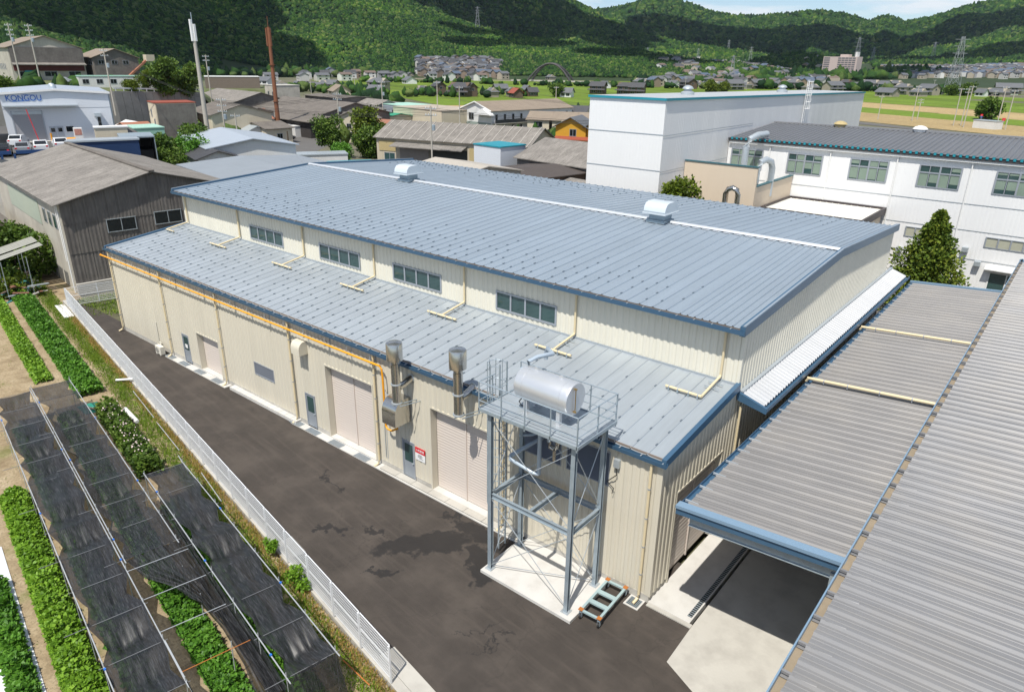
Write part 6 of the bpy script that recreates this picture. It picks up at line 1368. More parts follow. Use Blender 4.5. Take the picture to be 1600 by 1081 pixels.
def paddy(p0, p1, q0, q1, mt, z=-.30, h=.0): return sheet('paddy_field', [RF(p0, q0), RF(p1, q0), RF(p1, q1), RF(p0, q1)], z, mt)
q = -60
rows_ = []
while q < 430:
    w_ = fr_.uniform(22, 40); p = -430 - fr_.uniform(0, 40)
    while p < 330:
        l_ = fr_.uniform(55, 110)
        x, y = RF(p+l_/2, q+w_/2)
        inleft = (y > 205+.15*(x+150)) and x < -120
        if x > -170 and y < 270: p += l_; continue
        if inleft or x >= -120:
            if not (x > -40 and y > 520):
                near_right = x > -130
                yy = y+.55*(x+100)
                if near_right and 290 < yy < 360: mt = straw
                elif near_right and 392 < yy < 436: mt = straw
                elif x > -200 and y < 290: mt = straw
                elif fr_.random() < .06: mt = weedy
                else: mt = rice
                paddy(p, p+l_-1.6, q, q+w_-1.4, mt)
        p += l_
    q += w_
sheet('straw_field', [(-210, 232), (-170, 210), (-135, 250), (-165, 285)], -.29, straw)
sheet('straw_field', [(-100, 303), (55, 218), (55, 268), (-100, 353)], -.285, straw); sheet('paddy_field', [(-120, 366), (55, 270), (55, 303), (-120, 400)], -.284, rice); sheet('straw_field', [(-130, 408), (60, 304), (60, 342), (-130, 450)], -.283, straw)
sheet('farm_road', [(-100, 290), (55, 205), (55, 211), (-100, 298)], -.28, road_m); sheet('levee_road', [(-700, 470), (-300, 640), (-150, 720), (-150, 728), (-302, 650), (-702, 480)], -.2, mat('levee_tan', (.40, .35, .26), .9, 0, .1, .1))
# ================================================================ HILLS
cP = math.cos(PIT)
def th(u): return YAW+np.arctan((np.asarray(u, float)-800)/1098.4*cP)
def vh(u): return 94+.0144*(np.asarray(u, float)-800)
def wpos(u, D): a = th(u); return 10.1+D*np.sin(a), -20.6+D*np.cos(a)
def itp(u, pts): a = np.array(pts, float); return np.interp(u, a[:, 0], a[:, 1])
def sky_h(u, v, D): return 19.86+(vh(u)-v)*D*np.cos(th(u)-YAW)/1280
RANGES = [
 dict(v=[(-300, -120), (0, -100), (300, -70), (480, -45), (560, -25), (640, 8), (690, 28), (740, 44), (800, 58), (860, 68), (930, 74), (990, 82), (1050, 94), (1120, 102), (1180, 108), (1240, 117), (1290, 128), (2000, 140)],
      c=[(-300, 1250), (500, 1350), (700, 1300), (900, 1150), (1240, 1000)], f=[(-300, 620), (0, 560), (200, 600), (420, 800), (700, 860), (900, 820), (1240, 860)]),
 dict(v=[(-300, -200), (300, -150), (600, -90), (800, -40), (872, -2), (905, 16), (940, 34), (1000, 58), (1060, 72), (1120, 80), (1180, 88), (1260, 100), (1330, 115), (2000, 130)],
      c=[(-300, 2100), (900, 2200), (1300, 1700)], f=[(-300, 1250), (800, 1300), (1300, 1350)]),
 dict(v=[(-300, 60), (700, 40), (860, 25), (905, 19), (930, 19), (960, 14), (990, 6), (1020, 3), (1045, 5), (1075, 15), (1100, 23), (1130, 27), (1170, 29), (1210, 26), (1240, 22), (1265, 21), (1300, 26), (1338, 37), (1360, 29), (1375, 30), (1392, 38), (1430, 32), (1465, 20), (1500, 10), (1550, 4), (1600, -4), (1700, -25), (1900, -60)],
      c=[(-300, 3300), (1600, 3300)], f=[(-300, 1900), (1000, 1800), (1400, 2000), (1900, 1900)]),
 dict(v=[(-300, 140), (1330, 120), (1400, 97), (1450, 84), (1500, 68), (1550, 55), (1600, 44), (1700, 20), (1900, -10)], c=[(0, 2500), (1900, 2500)], f=[(0, 1750), (1900, 1650)]),
 dict(v=[(-300, 140), (1140, 125), (1165, 100), (1200, 90), (1240, 87), (1275, 92), (1300, 106), (1320, 125), (2000, 140)], c=[(0, 1400), (1900, 1400)], f=[(0, 1180), (1900, 1180)]),
 dict(v=[(-300, 140), (1000, 118), (1040, 98), (1150, 94), (1260, 98), (1380, 100), (1500, 98), (1700, 92), (1900, 90)], c=[(0, 1900), (1900, 1900)], f=[(0, 1000), (1900, 950)]),
]
def wavy(x, y, s, k):
    return (np.sin(x/s+k)+np.sin(y/s*1.13+k*2.1)+np.sin((x+y)/s*.77+k*3.3)+np.sin((x-y)/s*.61+k*.7))/4
def hill(u, D):
    x, y = wpos(u, D); out = np.zeros_like(D, float)
    for k, r in enumerate(RANGES):
        c = itp(u, r['c']); f = itp(u, r['f']); Hc = np.maximum(sky_h(u, itp(u, r['v']), c), 0)
        t = np.clip((D-f)/(c-f), 0, 1); back = np.clip((D-c)/(c*.5), 0, 1)
        g_ = 1-np.abs(wavy(x, y, 85, k*1.7))*.95-.2*np.abs(wavy(x, y, 33, k))
        shp = t**(1.15 if k < 4 else 1.4); amp = g_*(1-t**2)+1*t**2 if k != 5 else 1
        out = np.maximum(out, Hc*shp*amp*(1-back)**1.5)
    return out
us = np.linspace(-260, 1880, 300); Ds = np.exp(np.linspace(math.log(540), math.log(5200), 130))
Ug, Dg = np.meshgrid(us, Ds, indexing='ij'); Hg = hill(Ug, Dg)-.6; X_, Y_ = wpos(Ug, Dg)
V = np.stack([X_, Y_, Hg], -1).reshape(-1, 3); i, j = np.meshgrid(np.arange(len(us)-1), np.arange(len(Ds)-1), indexing='ij'); a = (i*len(Ds)+j).ravel()
hm = mat('hill_floor', (.025, .045, .012), .95, 0, .3, .02)
place(np_mesh('hills', V, np.stack([a, a+1, a+len(Ds)+1, a+len(Ds)], 1), hm, True), 'hills', None, kind='structure')
# forest: instanced crowns on points
fm, N, L, B_ = shader('forest_leaves')
oi = nd(N, 'ShaderNodeObjectInfo'); gp = nd(N, 'ShaderNodeNewGeometry').outputs['Position']
base = ramp(N, L, oi.outputs['Random'], [(.0, (.007, .023, .010)), (.3, (.017, .050, .012)), (.65, (.033, .080, .014)), (.85, (.060, .108, .018)), (1., (.105, .135, .045))])
st2 = ramp(N, L, noise_n(N, L, gp, .008, 3).outputs['Fac'], [(.38, (.65, .75, .7)), (.55, (1, 1, 1)), (.68, (1.5, 1.45, 1.0))])
base = mixc(N, L, 1., base, st2, 'MULTIPLY')
base = mixc(N, L, .5, base, mixc(N, L, 1., base, ramp(N, L, noise_n(N, L, gp, .8, 3).outputs['Fac'], [(.3, (.3, .3, .3)), (.7, (1.7, 1.7, 1.7))]), 'MULTIPLY'))
L.new(base, B_.inputs['Base Color']); B_.inputs['Roughness'].default_value = .8; B_.inputs['Specular IOR Level'].default_value = .15
def crown(seed, cone):
    import bmesh
    r = np.random.default_rng(seed); bmx = bmesh.new(); bmesh.ops.create_icosphere(bmx, subdivisions=2, radius=1)
    ph = r.random(6)*6
    for v in bmx.verts:
        c = v.co; k_ = 1+.22*math.sin(c.x*4+ph[0])*math.cos(c.y*4.5+ph[1])+.18*math.sin(c.z*5+ph[2]+c.x*3)+r.normal()*.07
        if cone: f = (1-c.z)/2; c.x *= k_*(.25+.75*f); c.y *= k_*(.25+.75*f); c.z = c.z*1.15+.6
        else: c.x *= k_; c.y *= k_; c.z = c.z*k_*.85+.35
    me = bpy.data.meshes.new('crown'); bmx.to_mesh(me); bmx.free(); me.polygons.foreach_set('use_smooth', [True]*len(me.polygons)); me.materials.append(fm); return bpy.data.objects.new('crown_source', me)
CR = [crown(1, 0), crown(2, 0), crown(3, 0), crown(4, 1)]
gt_ = bpy.data.node_groups.new('forest', 'GeometryNodeTree'); gt_.interface.new_socket('Geometry', in_out='INPUT', socket_type='NodeSocketGeometry'); gt_.interface.new_socket('Geometry', in_out='OUTPUT', socket_type='NodeSocketGeometry')
G = gt_.nodes; GL = gt_.links
gi = G.new('NodeGroupInput'); go = G.new('NodeGroupOutput'); iop = G.new('GeometryNodeInstanceOnPoints'); jn = G.new('GeometryNodeJoinGeometry')
for c_ in CR:
    n = G.new('GeometryNodeObjectInfo'); n.inputs['Object'].default_value = c_; n.inputs['As Instance'].default_value = True; GL.new(n.outputs['Geometry'], jn.inputs[0])
m2p = G.new('GeometryNodeMeshToPoints'); GL.new(gi.outputs[0], m2p.inputs[0]); GL.new(m2p.outputs[0], iop.inputs['Points']); GL.new(jn.outputs[0], iop.inputs['Instance']); iop.inputs['Pick Instance'].default_value = True
def att(nm, t): n = G.new('GeometryNodeInputNamedAttribute'); n.data_type = t; n.inputs['Name'].default_value = nm; return n.outputs['Attribute']
GL.new(att('ix', 'INT'), iop.inputs['Instance Index']); GL.new(att('sc', 'FLOAT_VECTOR'), iop.inputs['Scale'])
cx3 = G.new('ShaderNodeCombineXYZ'); GL.new(att('rz', 'FLOAT'), cx3.inputs['Z']); GL.new(cx3.outputs[0], iop.inputs['Rotation']); GL.new(iop.outputs[0], go.inputs[0])
def forest(name, lab, x, y, z, s, conep):
    n = len(x); me = bpy.data.meshes.new(name); me.vertices.add(n); me.vertices.foreach_set('co', np.stack([x, y, z], 1).astype(np.float32).ravel())
    A = me.attributes.new('ix', 'INT', 'POINT'); ix = np.where(RNG.random(n) < conep, 3, RNG.integers(0, 3, n)); A.data.foreach_set('value', ix.astype(np.int32))
    A = me.attributes.new('sc', 'FLOAT_VECTOR', 'POINT'); sv = np.stack([s, s, s*(.8+.4*RNG.random(n))], 1); A.data.foreach_set('vector', sv.astype(np.float32).ravel())
    A = me.attributes.new('rz', 'FLOAT', 'POINT'); A.data.foreach_set('value', (RNG.random(n)*6.28).astype(np.float32))
    o = place(me, name, None, kind='stuff'); o['label'] = lab; mod = o.modifiers.new('forest', 'NODES'); mod.node_group = gt_; return o
def sample(n, k, u0, u1, front=1.02):
    r = RANGES[k]; u = u0+(u1-u0)*RNG.random(n); f, c = itp(u, r['f']), itp(u, r['c']); D = f*.99+(c*front-f)*RNG.random(n)**.8
    z = hill(u, D); x, y = wpos(u, D); return u, D, x, y, z
for k, n, u0, u1, s0, lab in ((0, 105000, -220, 1300, 2.2, 'dense forest on the near mountain at the left'), (1, 52000, -100, 1330, 3.6, 'forest on the second mountain ridge'), (2, 52000, 850, 1850, 5.4, 'forest on the far mountains below the sky'), (3, 20000, 1330, 1850, 4.6, 'forest on the right-hand mountain spur'), (4, 4200, 1150, 1320, 3.4, 'dark wooded knoll in front of the apartment tower')):
    u, D, x, y, z = sample(n, k, u0, u1)
    keep = z > 3.0
    own = np.maximum(sky_h(u, itp(u, RANGES[k]['v']), itp(u, RANGES[k]['c'])), 0) > 4
    keep &= own
    if k == 0: keep &= ~((u > 640) & (u < 775) & (D < 985) & (z < 19)); keep &= ~((u > 335) & (u < 415) & (D < 880) & (D > 640) & (z < 30))
    s = s0*(.45+1.0*RNG.random(n))*np.clip(D/itp(u, RANGES[k]['f']), .9, 1.6)**.5
    forest('forest', lab, x[keep], y[keep], z[keep]-.3, s[keep], .12)
# belts of trees and bushes on the plain (crowns too many to count)
def belt(lab, pts, n, s0, spread=8, zz=0.):
    P = np.array(pts, float); seg = np.linalg.norm(np.diff(P, axis=0), axis=1); cum = np.r_[0, np.cumsum(seg)]; t = RNG.random(n)*cum[-1]
    x = np.interp(t, cum, P[:, 0])+RNG.normal(size=n)*spread; y = np.interp(t, cum, P[:, 1])+RNG.normal(size=n)*spread; s = s0*(.5+.9*RNG.random(n))
    return forest('tree_belt', lab, x, y, np.full(n, zz-.3)+s*.5, s, .05)
def UP(u, v, z=-.3):
    b = np.array(vh(u)); D = (19.86-z)*1280/((v-b)*np.cos(th(u)-YAW)); return wpos(u, D)
belt('row of round bushes along the levee beyond the rice fields', [UP(560, 129), UP(700, 131), UP(850, 135), UP(1000, 138), UP(1130, 141)], 120, 2.4, 4)
belt('tree belt in front of the apartment tower', [UP(1170, 128), UP(1260, 128), UP(1330, 127), UP(1400, 126), UP(1480, 125), UP(1600, 128)], 420, 6, 14)
belt('dark tree belt behind the right-hand rice field', [UP(1390, 124), UP(1440, 123.5)], 130, 8, 12); belt('low trees at the foot of the left mountain', [UP(330, 122), UP(430, 121), UP(620, 120)], 170, 4.5, 12)
belt('hedges round the rice field farmhouses', [UP(420, 142), UP(520, 146), UP(560, 150)], 60, 2.4, 9); belt('hedge of trees below the rice fields at centre left', [UP(548, 168), UP(580, 172), UP(590, 170)], 40, 3.0, 5); belt('garden trees among the centre farmhouses', [UP(600, 150), UP(700, 152), UP(830, 152)], 40, 2.2, 8)
belt('garden trees among the right-hand farmhouses', [UP(1180, 140), UP(1300, 142), UP(1400, 146), UP(1460, 148)], 50, 3.2, 12); belt('trees in the valley town', [UP(1000, 133), UP(1100, 133), UP(1230, 132)], 90, 4, 22)
bmy = bush_g
for lab, pts, n, s0, sp in (('hedges and bushes among the works roofs at left', [(-140, 60), (-160, 72), (-172, 96)], 34, 1.8, 5), ('bushes along the works road', [(-118, 92), (-140, 96), (-150, 118)], 26, 1.6, 4), ('garden bushes round the joined tiled houses', [(-112, 140), (-96, 140), (-84, 150)], 30, 1.5, 5), ('bushes beyond the cream works', [(-190, 168), (-160, 178), (-130, 196)], 40, 2.0, 7), ('bushes below the stone retaining wall', [(-176, 62), (-184, 84), (-196, 104)], 26, 2.0, 3), ('scrub on the left slope', [(-205, 30), (-200, 60), (-206, 84)], 30, 1.8, 6)): belt(lab, pts, n, s0, sp, 11 if 'slope' in lab else 0.)
for i, (u, v, R_, lab, mt) in enumerate(((865, 153, 5.2, 'big round tree in the rice field beside the white hut', bush_g), (1492, 151, 5.5, 'dark round tree in the right-hand rice field, left of the pair', bush_g), (1508, 151, 5.0, 'dark round tree in the right-hand rice field, middle', bush_g), (1516, 150, 5.6, 'dark round tree in the right-hand rice field, right of the pair', bush_g), (1555, 190, 5.5, 'bushy tree beside the farm road at the right', bush_g), (632, 108, 7.5, 'yellow-green tree at the foot of the mountain', tree_y), (1110, 148, 6, 'yellow-green tree just above the white tower block roof', tree_y), (1128, 149, 5, 'second yellow-green tree above the white tower block roof', tree_y))):
    x, y = UP(u, v); blob_tree('field_tree', lab, (float(x), float(y), -.3), R_*1.5, R_, mt, 2600, R_*.16, k=14, trunk_h=.12, seed=40+i)
# ================================================================ FARMHOUSES, TOWNS
HS = [(-429, 270, 9.6, 'g'), (-415, 273, 8.0, 'g'), (-411, 278, 4.7, 'd'), (-393, 271, 6.3, 'g'), (-424, 300, 4.9, 'g'), (-421, 305, 10.8, 'g'), (-332, 243, 18.1, 'b'), (-381, 290, 8.2, 'w'), (-379, 312, 13.1, 'G'), (-332, 270, 9.0, 'g'), (-317, 293, 5.8, 'g'), (-311, 301, 9.1, 'D'), (-287, 295, 12.6, 'D'), (-284, 300, 7.9, 'D'), (-272, 305, 7.8, 'g'), (-308, 355, 9.0, 'g'), (-270, 321, 7.2, 'g'), (-286, 355, 7.4, 'y'), (-259, 311, 7.8, 'r'), (-263, 331, 6.1, 'd'), (-246, 343, 7.3, 'w'), (-259, 397, 9.9, 'D'), (-243, 404, 9.0, 'D'), (-233, 403, 9.8, 'D'), (-184, 591, 11.7, 'g'), (-168, 594, 14.6, 'G'), (-190, 707, 9.6, 'D'), (-171, 684, 14.6, 'g'), (-166, 693, 17.4, 'G'), (-153, 689, 9.3, 'W'), (-151, 718, 11.0, 'G'), (-117, 545, 13.2, 'g'), (-118, 594, 10.3, 'G'), (-117, 614, 8.3, 'g'), (-102, 567, 9.8, 'g'), (-102, 600, 12.6, 'G'), (-62, 626, 14.8, 'g'), (-63, 696, 18.4, 'G'), (-70, 614, 7.0, 'w'), (-314, 492, 8.8, 'w'), (-340, 597, 16.8, 'g'), (-323, 594, 14.0, 'g'), (-297, 577, 9.8, 'w'), (-268, 546, 12.6, 'D'), (-285, 599, 8.8, 'g'), (-258, 563, 14.0, 'g'), (-258, 588, 10.9, 'g'), (-233, 555, 14.8, 'G'), (-240, 594, 10.9, 'g'), (-234, 604, 12.2, 'G'), (-235, 629, 8.9, 'w'), (-236, 657, 11.8, 'g'), (-214, 638, 12.7, 'G'), (-261, 749, 16.3, 'W'), (-229, 701, 9.7, 'g'), (-216, 725, 12.8, 'g'), (-598, 575, 15.5, 'g'), (-552, 557, 10.3, 'g'), (-572, 506, 11.4, 'g'), (-627, 571, 11.1, 'g'), (-561, 601, 23.1, 'g'), (-570, 651, 9.7, 'w'), (-488, 654, 10.7, 'g'), (-579, 712, 8.6, 'w'), (-665, 459, 9.1, 'w'), (-465, 420, 15.4, 'w'), (-505, 307, 12.2, 'w')]
farm_wall = mat('farm_wall', (.34, .30, .24), .85, 0, .2, .5)
def farm_lab(x, y, ty):
    big = ty in 'GDW'
    zone = 'at the mountain foot' if x < -450 else ('in the rice fields left of centre' if x < -330 and y < 340 else ('in the rice fields at centre' if x < -225 and y < 420 else ('in the rice fields far right' if x > -200 else 'in the valley behind the white block')))
    look = {'g': 'grey tiled', 'd': 'dark tiled', 'w': 'white walled', 'b': 'brown roofed', 'y': 'yellow walled', 'r': 'red-brown roofed'}[ty.lower()]
    return '%s %s farmhouse %s' % (look, 'two storey' if big else 'low', zone)
FL = {}
for h in sorted(HS, key=lambda h: math.atan2(h[0]-10, h[1]+20)): FL.setdefault(farm_lab(h[0], h[1], h[3]), []).append(h)
ORD = 'first second third fourth fifth sixth seventh eighth ninth tenth eleventh twelfth'.split()
for i, (x, y, w_, ty) in enumerate(HS):
    big = ty in 'GDW'; low = ty.lower(); D = math.hypot(x-10, y+20)
    low = ty.lower(); lab0 = farm_lab(x, y, ty); k_ = FL[lab0]; lab = lab0 if len(k_) == 1 else lab0+', '+ORD[k_.index((x, y, w_, ty))]+' from left'
    wm = {'g': farm_wall, 'd': brown_w, 'w': white_w, 'b': cream_w, 'y': ochre, 'r': brown_w}[low]; rm2 = {'g': tile_g, 'd': tile_d, 'w': tile_g, 'b': tile_b, 'y': tile_g, 'r': redbrown}[low]
    H_ = 5.2 if big else 3.0; l_ = max(5, w_*.95); dp = min(9, max(5, l_*.75))
    t = block('farmhouse', lab, 'house', x, y, -.3, l_, dp, H_, 1.7+l_*.07, fr_.choice((-27, -27, -20, 63, 15)), wm, rm2, 'x', [('f', -l_*.22, .8, l_*.3, 1.4), ('f', l_*.22, .8, l_*.3, 1.4)]+([('f', -l_*.2, 3.4, l_*.25, 1.2), ('f', l_*.22, 3.4, l_*.25, 1.2), ('r', 0, 3.4, 1.6, 1.2)] if big else []), over=.7, group='farmhouses on the rice plain', hip=ty in 'GgD' and i % 2 == 0)
    if big: MB().hexa([(-l_/2-1.2, -dp/2-1.5, 2.5), (l_/2+1.2, -dp/2-1.5, 2.5), (l_/2+1.2, -dp/2, 3.1), (-l_/2-1.2, -dp/2, 3.1), (-l_/2-1.2, -dp/2-1.5, 2.65), (l_/2+1.2, -dp/2-1.5, 2.65), (l_/2+1.2, -dp/2, 3.3), (-l_/2-1.2, -dp/2, 3.3)]).build('lower_roof', rm2, t)
town = []
wcol = [mat('town_wall_pale', (.52, .51, .48), .8), mat('town_wall_cream', (.42, .37, .29), .8), mat('town_wall_grey', (.30, .30, .31), .8), mat('town_wall_tan', (.30, .23, .17), .8), mat('town_wall_white', (.66, .65, .62), .8)]
rcol = [tile_g, tile_d, mat('town_roof_blue', (.10, .13, .18), .5), mat('town_roof_brown', (.16, .12, .10), .7), tile_d, tile_g]
def town_mesh(k):
    L_, W_, H_, R_ = 8+fr_.random()*4, 7+fr_.random()*2, 4.6+fr_.random()*1.8, 1.6+fr_.random()*.8; m = MB(); l, w_ = L_/2, W_/2
    m.prism([(-w_, -3), (w_, -3), (w_, H_), (0, H_+R_), (-w_, H_)], 'x', -l, l); nf = len(m.f)
    for s in (-1, 1): q = [(-l-.5, s*(w_+.5), H_-.25), (l+.5, s*(w_+.5), H_-.25), (l+.5, 0, H_+R_), (-l-.5, 0, H_+R_)]; m.hexa(q+[(a_, b_, c_+.2) for a_, b_, c_ in q])
    nr = len(m.f)
    for s in (-.5, .5):
        for z in (1, 3.6): m.box(s*l-.9, s*l+.9, -w_-.05, -w_+.1, z, z+1.2)
    me = m.mesh('town_house', [wcol[k % 5], rcol[k % 6], glass_dark]); 
    for p in me.polygons: p.material_index = 0 if p.index < nf else (1 if p.index < nr else 2)
    return me
TM = [town_mesh(k) for k in range(14)]
def town_fill(lab, grp, n, u0, u1, v0, v1, D0, D1, rot, seed):
    r = np.random.default_rng(seed)
    placed = 0; tries = 0; pts = []
    while placed < n and tries < n*60:
        tries += 1; u = r.uniform(u0, u1); D = r.uniform(D0, D1); z = float(hill(np.array([u]), np.array([D]))[0]); vv = float(vh(u)+(19.86-z)*1280/(D*math.cos(float(th(u))-YAW)))
        if not (v0 < vv < v1): continue
        x, y = map(float, wpos(u, D))
        if any((x-a_)**2+(y-b_)**2 < 95 for a_, b_ in pts): continue
        pts.append((x, y)); o = place(TM[int(r.integers(14))], 'town_house', None, (x, y, z), rot=(0, 0, math.radians(rot+90*int(r.integers(2))+r.normal()*6))); tag(o, lab, 'house', grp); placed += 1
    print('town', lab, placed)
town_fill('small tiled house in the hillside village below the left mountain', 'houses of the village under the left mountain', 70, 645, 772, 96, 123, 860, 1000, -20, 5)
town_fill('small house in the valley town behind the white tower block', 'houses of the valley town', 75, 1010, 1290, 88, 134, 760, 1650, -15, 6)
town_fill('small house in the hillside town at the right', 'houses of the right-hand hillside town', 120, 1372, 1640, 97, 124, 1000, 1560, -30, 7)
town_fill('small house at the foot of the left mountain beyond the rice fields', 'houses along the mountain foot', 22, 400, 900, 117.5, 127, 600, 850, -20, 21)
town_fill('small house on the plain before the valley town', 'houses before the valley town', 30, 1000, 1330, 126, 138, 560, 800, -20, 22)
def far_town(lab, n, u0, u1, v0, v1, D0, D1, seed):
    r = np.random.default_rng(seed); me_v = MB(); parts = []; idx = []
    k = 0; tr_ = 0
    while k < n and tr_ < n*40:
        tr_ += 1; u = r.uniform(u0, u1); D = r.uniform(D0, D1); z = float(hill(np.array([u]), np.array([D]))[0]); vv = float(vh(u)+(19.86-z)*1280/(D*math.cos(float(th(u))-YAW)))
        if not (v0 < vv < v1): continue
        x, y = map(float, wpos(u, D)); a_ = r.uniform(0, 3); c_, s_ = math.cos(a_), math.sin(a_); l, w_, H_, R_ = 5+r.random()*2, 4, 5, 2
        P = lambda px, py, pz: (x+px*c_-py*s_, y+px*s_+py*c_, z+pz)
        wi, ri = int(r.integers(5)), 5+int(r.integers(6))
        n0 = len(me_v.f); me_v.add([P(-l, -w_, -3), P(l, -w_, -3), P(l, w_, -3), P(-l, w_, -3), P(-l, -w_, H_), P(l, -w_, H_), P(l, w_, H_), P(-l, w_, H_), P(-l, 0, H_+R_), P(l, 0, H_+R_)], [(0, 1, 5, 4), (1, 2, 6, 5), (2, 3, 7, 6), (3, 0, 4, 7), (5, 6, 9), (7, 4, 8), (4, 5, 9, 8), (6, 7, 8, 9)])
        idx += [wi]*6+[ri]*2; k += 1
    me = me_v.mesh('far_town', wcol+rcol); me.polygons.foreach_set('material_index', idx); o = place(me, 'far_town', None, kind='stuff'); o['label'] = lab
far_town('dense far roofs of the hillside town at the right', 420, 1372, 1640, 97, 122, 1050, 1650, 9); far_town('dense far roofs of the valley town', 220, 1030, 1300, 88, 132, 800, 1750, 10); far_town('dense far roofs of the village below the left mountain', 60, 650, 768, 98, 121, 870, 1010, 12)
# ---- apartment tower
ax, ay = map(float, wpos(1309, 1130)); az = float(hill(np.array([1309.]), np.array([1130.]))[0])
at_ = thing('apartment_tower', 'pale pink apartment tower block standing above the town', 'apartment block', (ax, ay, az+2.5), math.radians(-12))
pk = mat('tower_pink', (.56, .46, .42), .8); MB().box(-24, 24, -7, 7, -2, 25).build('wall', pk, at_)
bal = mat('balcony_shadow', (.14, .14, .15), .7)  # shade inside the balconies, painted as flat dark strips on each floor
for k in range(9):
    z = .8+k*2.7; MB().box(-23, -14.5, -7.2, -7.02, z, z+1.5).build('balcony_shade_band', bal, at_); MB().box(-3, 22, -7.2, -7.02, z, z+1.5).build('balcony_shade_band', bal, at_)
for x in (-3, 2, 7, 12, 17, 22): MB().box(x-.3, x+.3, -7.4, -7.21, 0, 25).build('pier', pk, at_)
MB().box(-2, 10, -4, 4, 25, 28).build('roof_house', pk, at_); MB().box(18, 21, -3, 3, 25, 31).build('lift_tower', white_w, at_)
# ---- arch bridge
bx, by = map(float, UP(855, 129)); ab = thing('arch_bridge', 'dark steel double arch bridge beyond the rice fields', 'bridge', (bx, by, -.2), math.radians(24))
ds = mat('dark_arch_steel', (.05, .045, .05), .6)
for s in (-1, 1):
    pts = [(22*t_, s*(9-4.5*(1-t_*t_)), 17*(1-t_*t_)) for t_ in np.linspace(-1, 1, 17)]; MB().tube(pts, 1.0, 6).build('arch_rib', ds, ab)
for t_ in (-.75, -.5, -.25, 0, .25, .5, .75): w_ = 9-4.5*(1-t_*t_); MB().bar((22*t_, -w_, 17*(1-t_*t_)), (22*t_, w_, 17*(1-t_*t_)), .6).build('cross_strut', ds, ab)
MB().box(-40, 40, -5, 5, .2, 1.2).build('deck', concrete, ab)
# ---- pylons
pyl_m = mat('pylon_grey', (.30, .32, .34), .6, .2)
def pylon(lab, u, D, Hp, z=None):
    x, y = map(float, wpos(u, D)); z = float(hill(np.array([float(u)]), np.array([float(D)]))[0]) if z is None else z
    t = thing('power_pylon', lab, 'pylon', (x, y, z), .6, 'power pylons'); pm = pyl_m; b = Hp*.11; th_ = max(.2, D*.00013)
    for sx in (-1, 1):
        for sy in (-1, 1): MB().bar((sx*b, sy*b, 0), (sx*b*.18, sy*b*.18, Hp), th_).build('leg', pm, t)
    for k in range(6):
        f0, f1 = k/6, (k+1)/6; w0, w1 = b*(1-.82*f0), b*(1-.82*f1)
        m = MB()
        for s in (-1, 1): m.bar((-w0, s*w0, Hp*f0), (w1, s*w1, Hp*f1), th_*.7).bar((w0, s*w0, Hp*f0), (-w1, s*w1, Hp*f1), th_*.7).bar((s*w0, -w0, Hp*f0), (s*w1, w1, Hp*f1), th_*.7).bar((s*w0, w0, Hp*f0), (s*w1, -w1, Hp*f1), th_*.7)
        m.build('lattice', pm, t)
    for f in (.72, .84, .95): MB().bar((-Hp*.13, 0, Hp*f), (Hp*.13, 0, Hp*f), th_*1.4).build('crossarm', pm, t)
pylon('large lattice pylon standing in the right-hand rice field', 1489, 640, 40, -.3); pylon('lattice pylon in front of the valley town', 1139, 900, 26); pylon('pylon on the wooded slope above the valley town, left one', 1083, 1500, 34); pylon('pylon on the wooded slope above the valley town, right one', 1165, 1600, 34); pylon('pylon on the slope left of the valley town', 1004, 1500, 34); pylon('pylon on the slope above the arch bridge', 875, 1500, 32); pylon('pylon between the two slope pylons above the valley town', 1129, 2000, 34); pylon('pylon on the far mountain slope', 964, 2400, 40)
pylon('pylon on the near mountain shoulder', 740, 1250, 34); pylon('pylon in the far right valley', 1355, 2100, 45); pylon('far pylon on the right-hand spur', 1448, 2300, 45); pylon('tall pylon left of the hillside town', 1330, 1500, 55)
for i, (u, v, h_, lab) in enumerate(((1437, 192, 13, 'leaning-looking steel pole at the harvested field'), (1382, 190, 9, 'thin dark pole at the left of the harvested field'), (1445, 190, 8, 'short dark pole beside the steel pole'), (1505, 200, 13, 'dark pole behind the grey roof at the right'), (1517, 200, 13, 'second pole in the cluster behind the grey roof'), (1522, 203, 14, 'third pole in the cluster behind the grey roof'), (1560, 172, 9, 'pole at the right-hand bushy tree'), (1575, 205, 14, 'tall pole near the right edge'), (1590, 207, 13, 'pole at the right edge of the picture'), (1460, 147, 10, 'pole by the large lattice pylon'), (545, 142, 11, 'pole among the farmhouses at centre left'), (475, 150, 12, 'pole at the farmhouses left of centre'), (1068, 142, 10, 'pole above the white tower block'), (1165, 142, 10, 'pole in the valley town'))):
    x, y = map(float, UP(u, v)); upole(lab, x, y, h_, arms=1 if i % 2 else 2, tr=False, rot=.4)
# farm road corner: signs, sheds
x, y = map(float, UP(1560, 205)); block('road_hut', 'small grey hut beside the farm road behind the wing roof', 'hut', x, y, -.3, 8, 4, 2.6, .2, -27, white_w, galv_pale, flat=True)
t = thing('road_sign', 'small red road sign at the farm road corner', 'sign', (*map(float, UP(1584, 203)), -.3)); MB().tube([(0, 0, 0), (0, 0, 3)], .06, 6).build('post', galv_pale, t); MB().box(-.5, .5, -.04, .04, 2.2, 3.2).build('plate', red, t)
t = thing('road_sign', 'small blue and red road sign left of the red one', 'sign', (*map(float, UP(1547, 196)), -.3)); MB().tube([(0, 0, 0), (0, 0, 3)], .06, 6).build('post', galv_pale, t); MB().box(-.4, .4, -.04, .04, 2.0, 2.6).build('blue_plate', pb_, t); MB().box(-.4, .4, -.045, .04, 2.65, 3.3).build('red_plate', red, t)
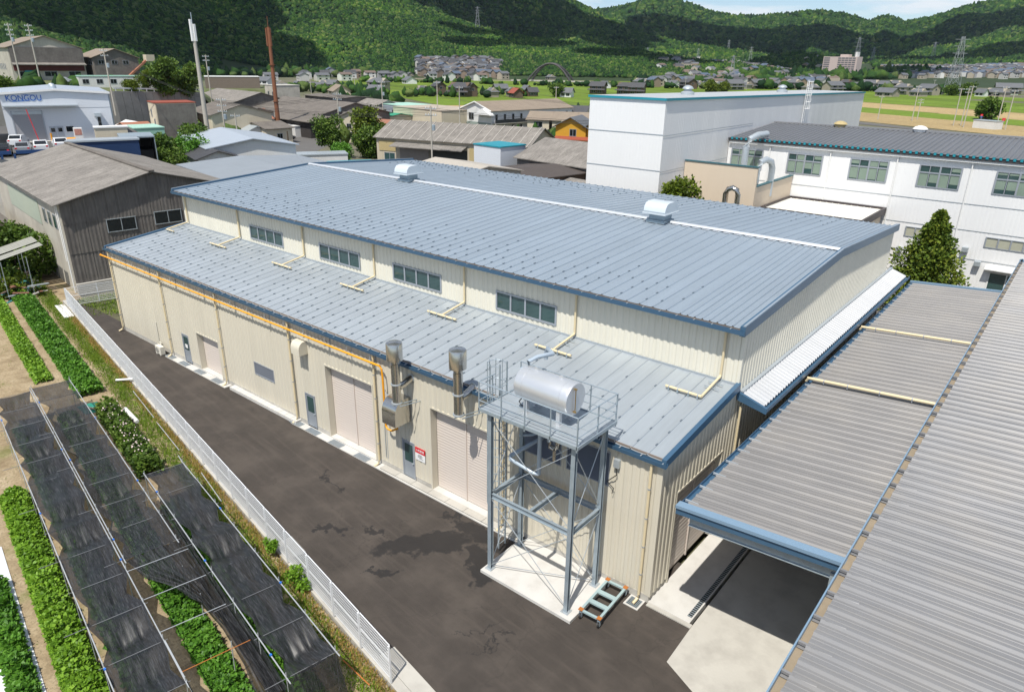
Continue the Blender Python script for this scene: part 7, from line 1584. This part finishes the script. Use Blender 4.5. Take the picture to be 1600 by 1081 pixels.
# ---- drifting clouds (they cast the shadows on the hills)
cloud_m = mat('cloud_white', (.85, .86, .88), 1., 0, .03, .01, spec=0.)
def cloud(u, D, rx, ry, seed, hz=1000):
    r = np.random.default_rng(seed); z = float(hill(np.array([float(u)]), np.array([float(D)]))[0]); x, y = map(float, wpos(u, D)); t_ = (hz-z)/SUN.z
    cxx, cyy_ = x+SUN.x*t_, y+SUN.y*t_; import bmesh
    bmx = bmesh.new()
    for k in range(22):
        a_ = r.random()*6.28; q = math.sqrt(r.random()); s_ = min(rx, ry)*(.35+.4*r.random())
        ret = bmesh.ops.create_icosphere(bmx, subdivisions=2, radius=1, matrix=Matrix.Translation((math.cos(a_)*q*rx, math.sin(a_)*q*ry, r.random()*40)) @ Matrix.Diagonal((s_, s_, s_*.4, 1)))
        for v in ret['verts']: v.co += Vector(r.normal(size=3)*s_*.05)
    me = bpy.data.meshes.new('cloud'); bmx.to_mesh(me); bmx.free(); me.materials.append(cloud_m); me.polygons.foreach_set('use_smooth', [True]*len(me.polygons))
    o = place(me, 'cloud', None, (cxx, cyy_, hz), kind='structure', rot=(0, 0, float(th(u))*-1))
cloud(70, 930, 200, 130, 1); cloud(240, 1180, 120, 110, 2); cloud(780, 1900, 330, 190, 3); cloud(830, 1180, 190, 70, 4); cloud(1010, 1080, 110, 50, 8); cloud(1130, 2650, 330, 260, 5); cloud(1235, 1330, 190, 120, 6); cloud(1480, 2150, 420, 130, 7); cloud(1290, 2700, 260, 260, 9); cloud(1590, 2900, 300, 200, 10)
# ================================================================ AIR
hz = MB().box(-5600, 3200, -260, 5600, -1.5, 620).build('haze', None, None, kind='stuff'); hz.data.materials.clear()
hm_ = bpy.data.materials.new('haze_air'); hm_.use_nodes = True; hn = hm_.node_tree; hn.nodes.clear()
pv = hn.nodes.new('ShaderNodeVolumePrincipled'); pv.inputs['Color'].default_value = (.70, .84, 1, 1); pv.inputs['Density'].default_value = .000028; pv.inputs['Anisotropy'].default_value = .2
ho = hn.nodes.new('ShaderNodeOutputMaterial'); hn.links.new(pv.outputs[0], ho.inputs['Volume']); hz.data.materials.append(hm_)
hz['label'] = 'thin blue summer haze over the valley'
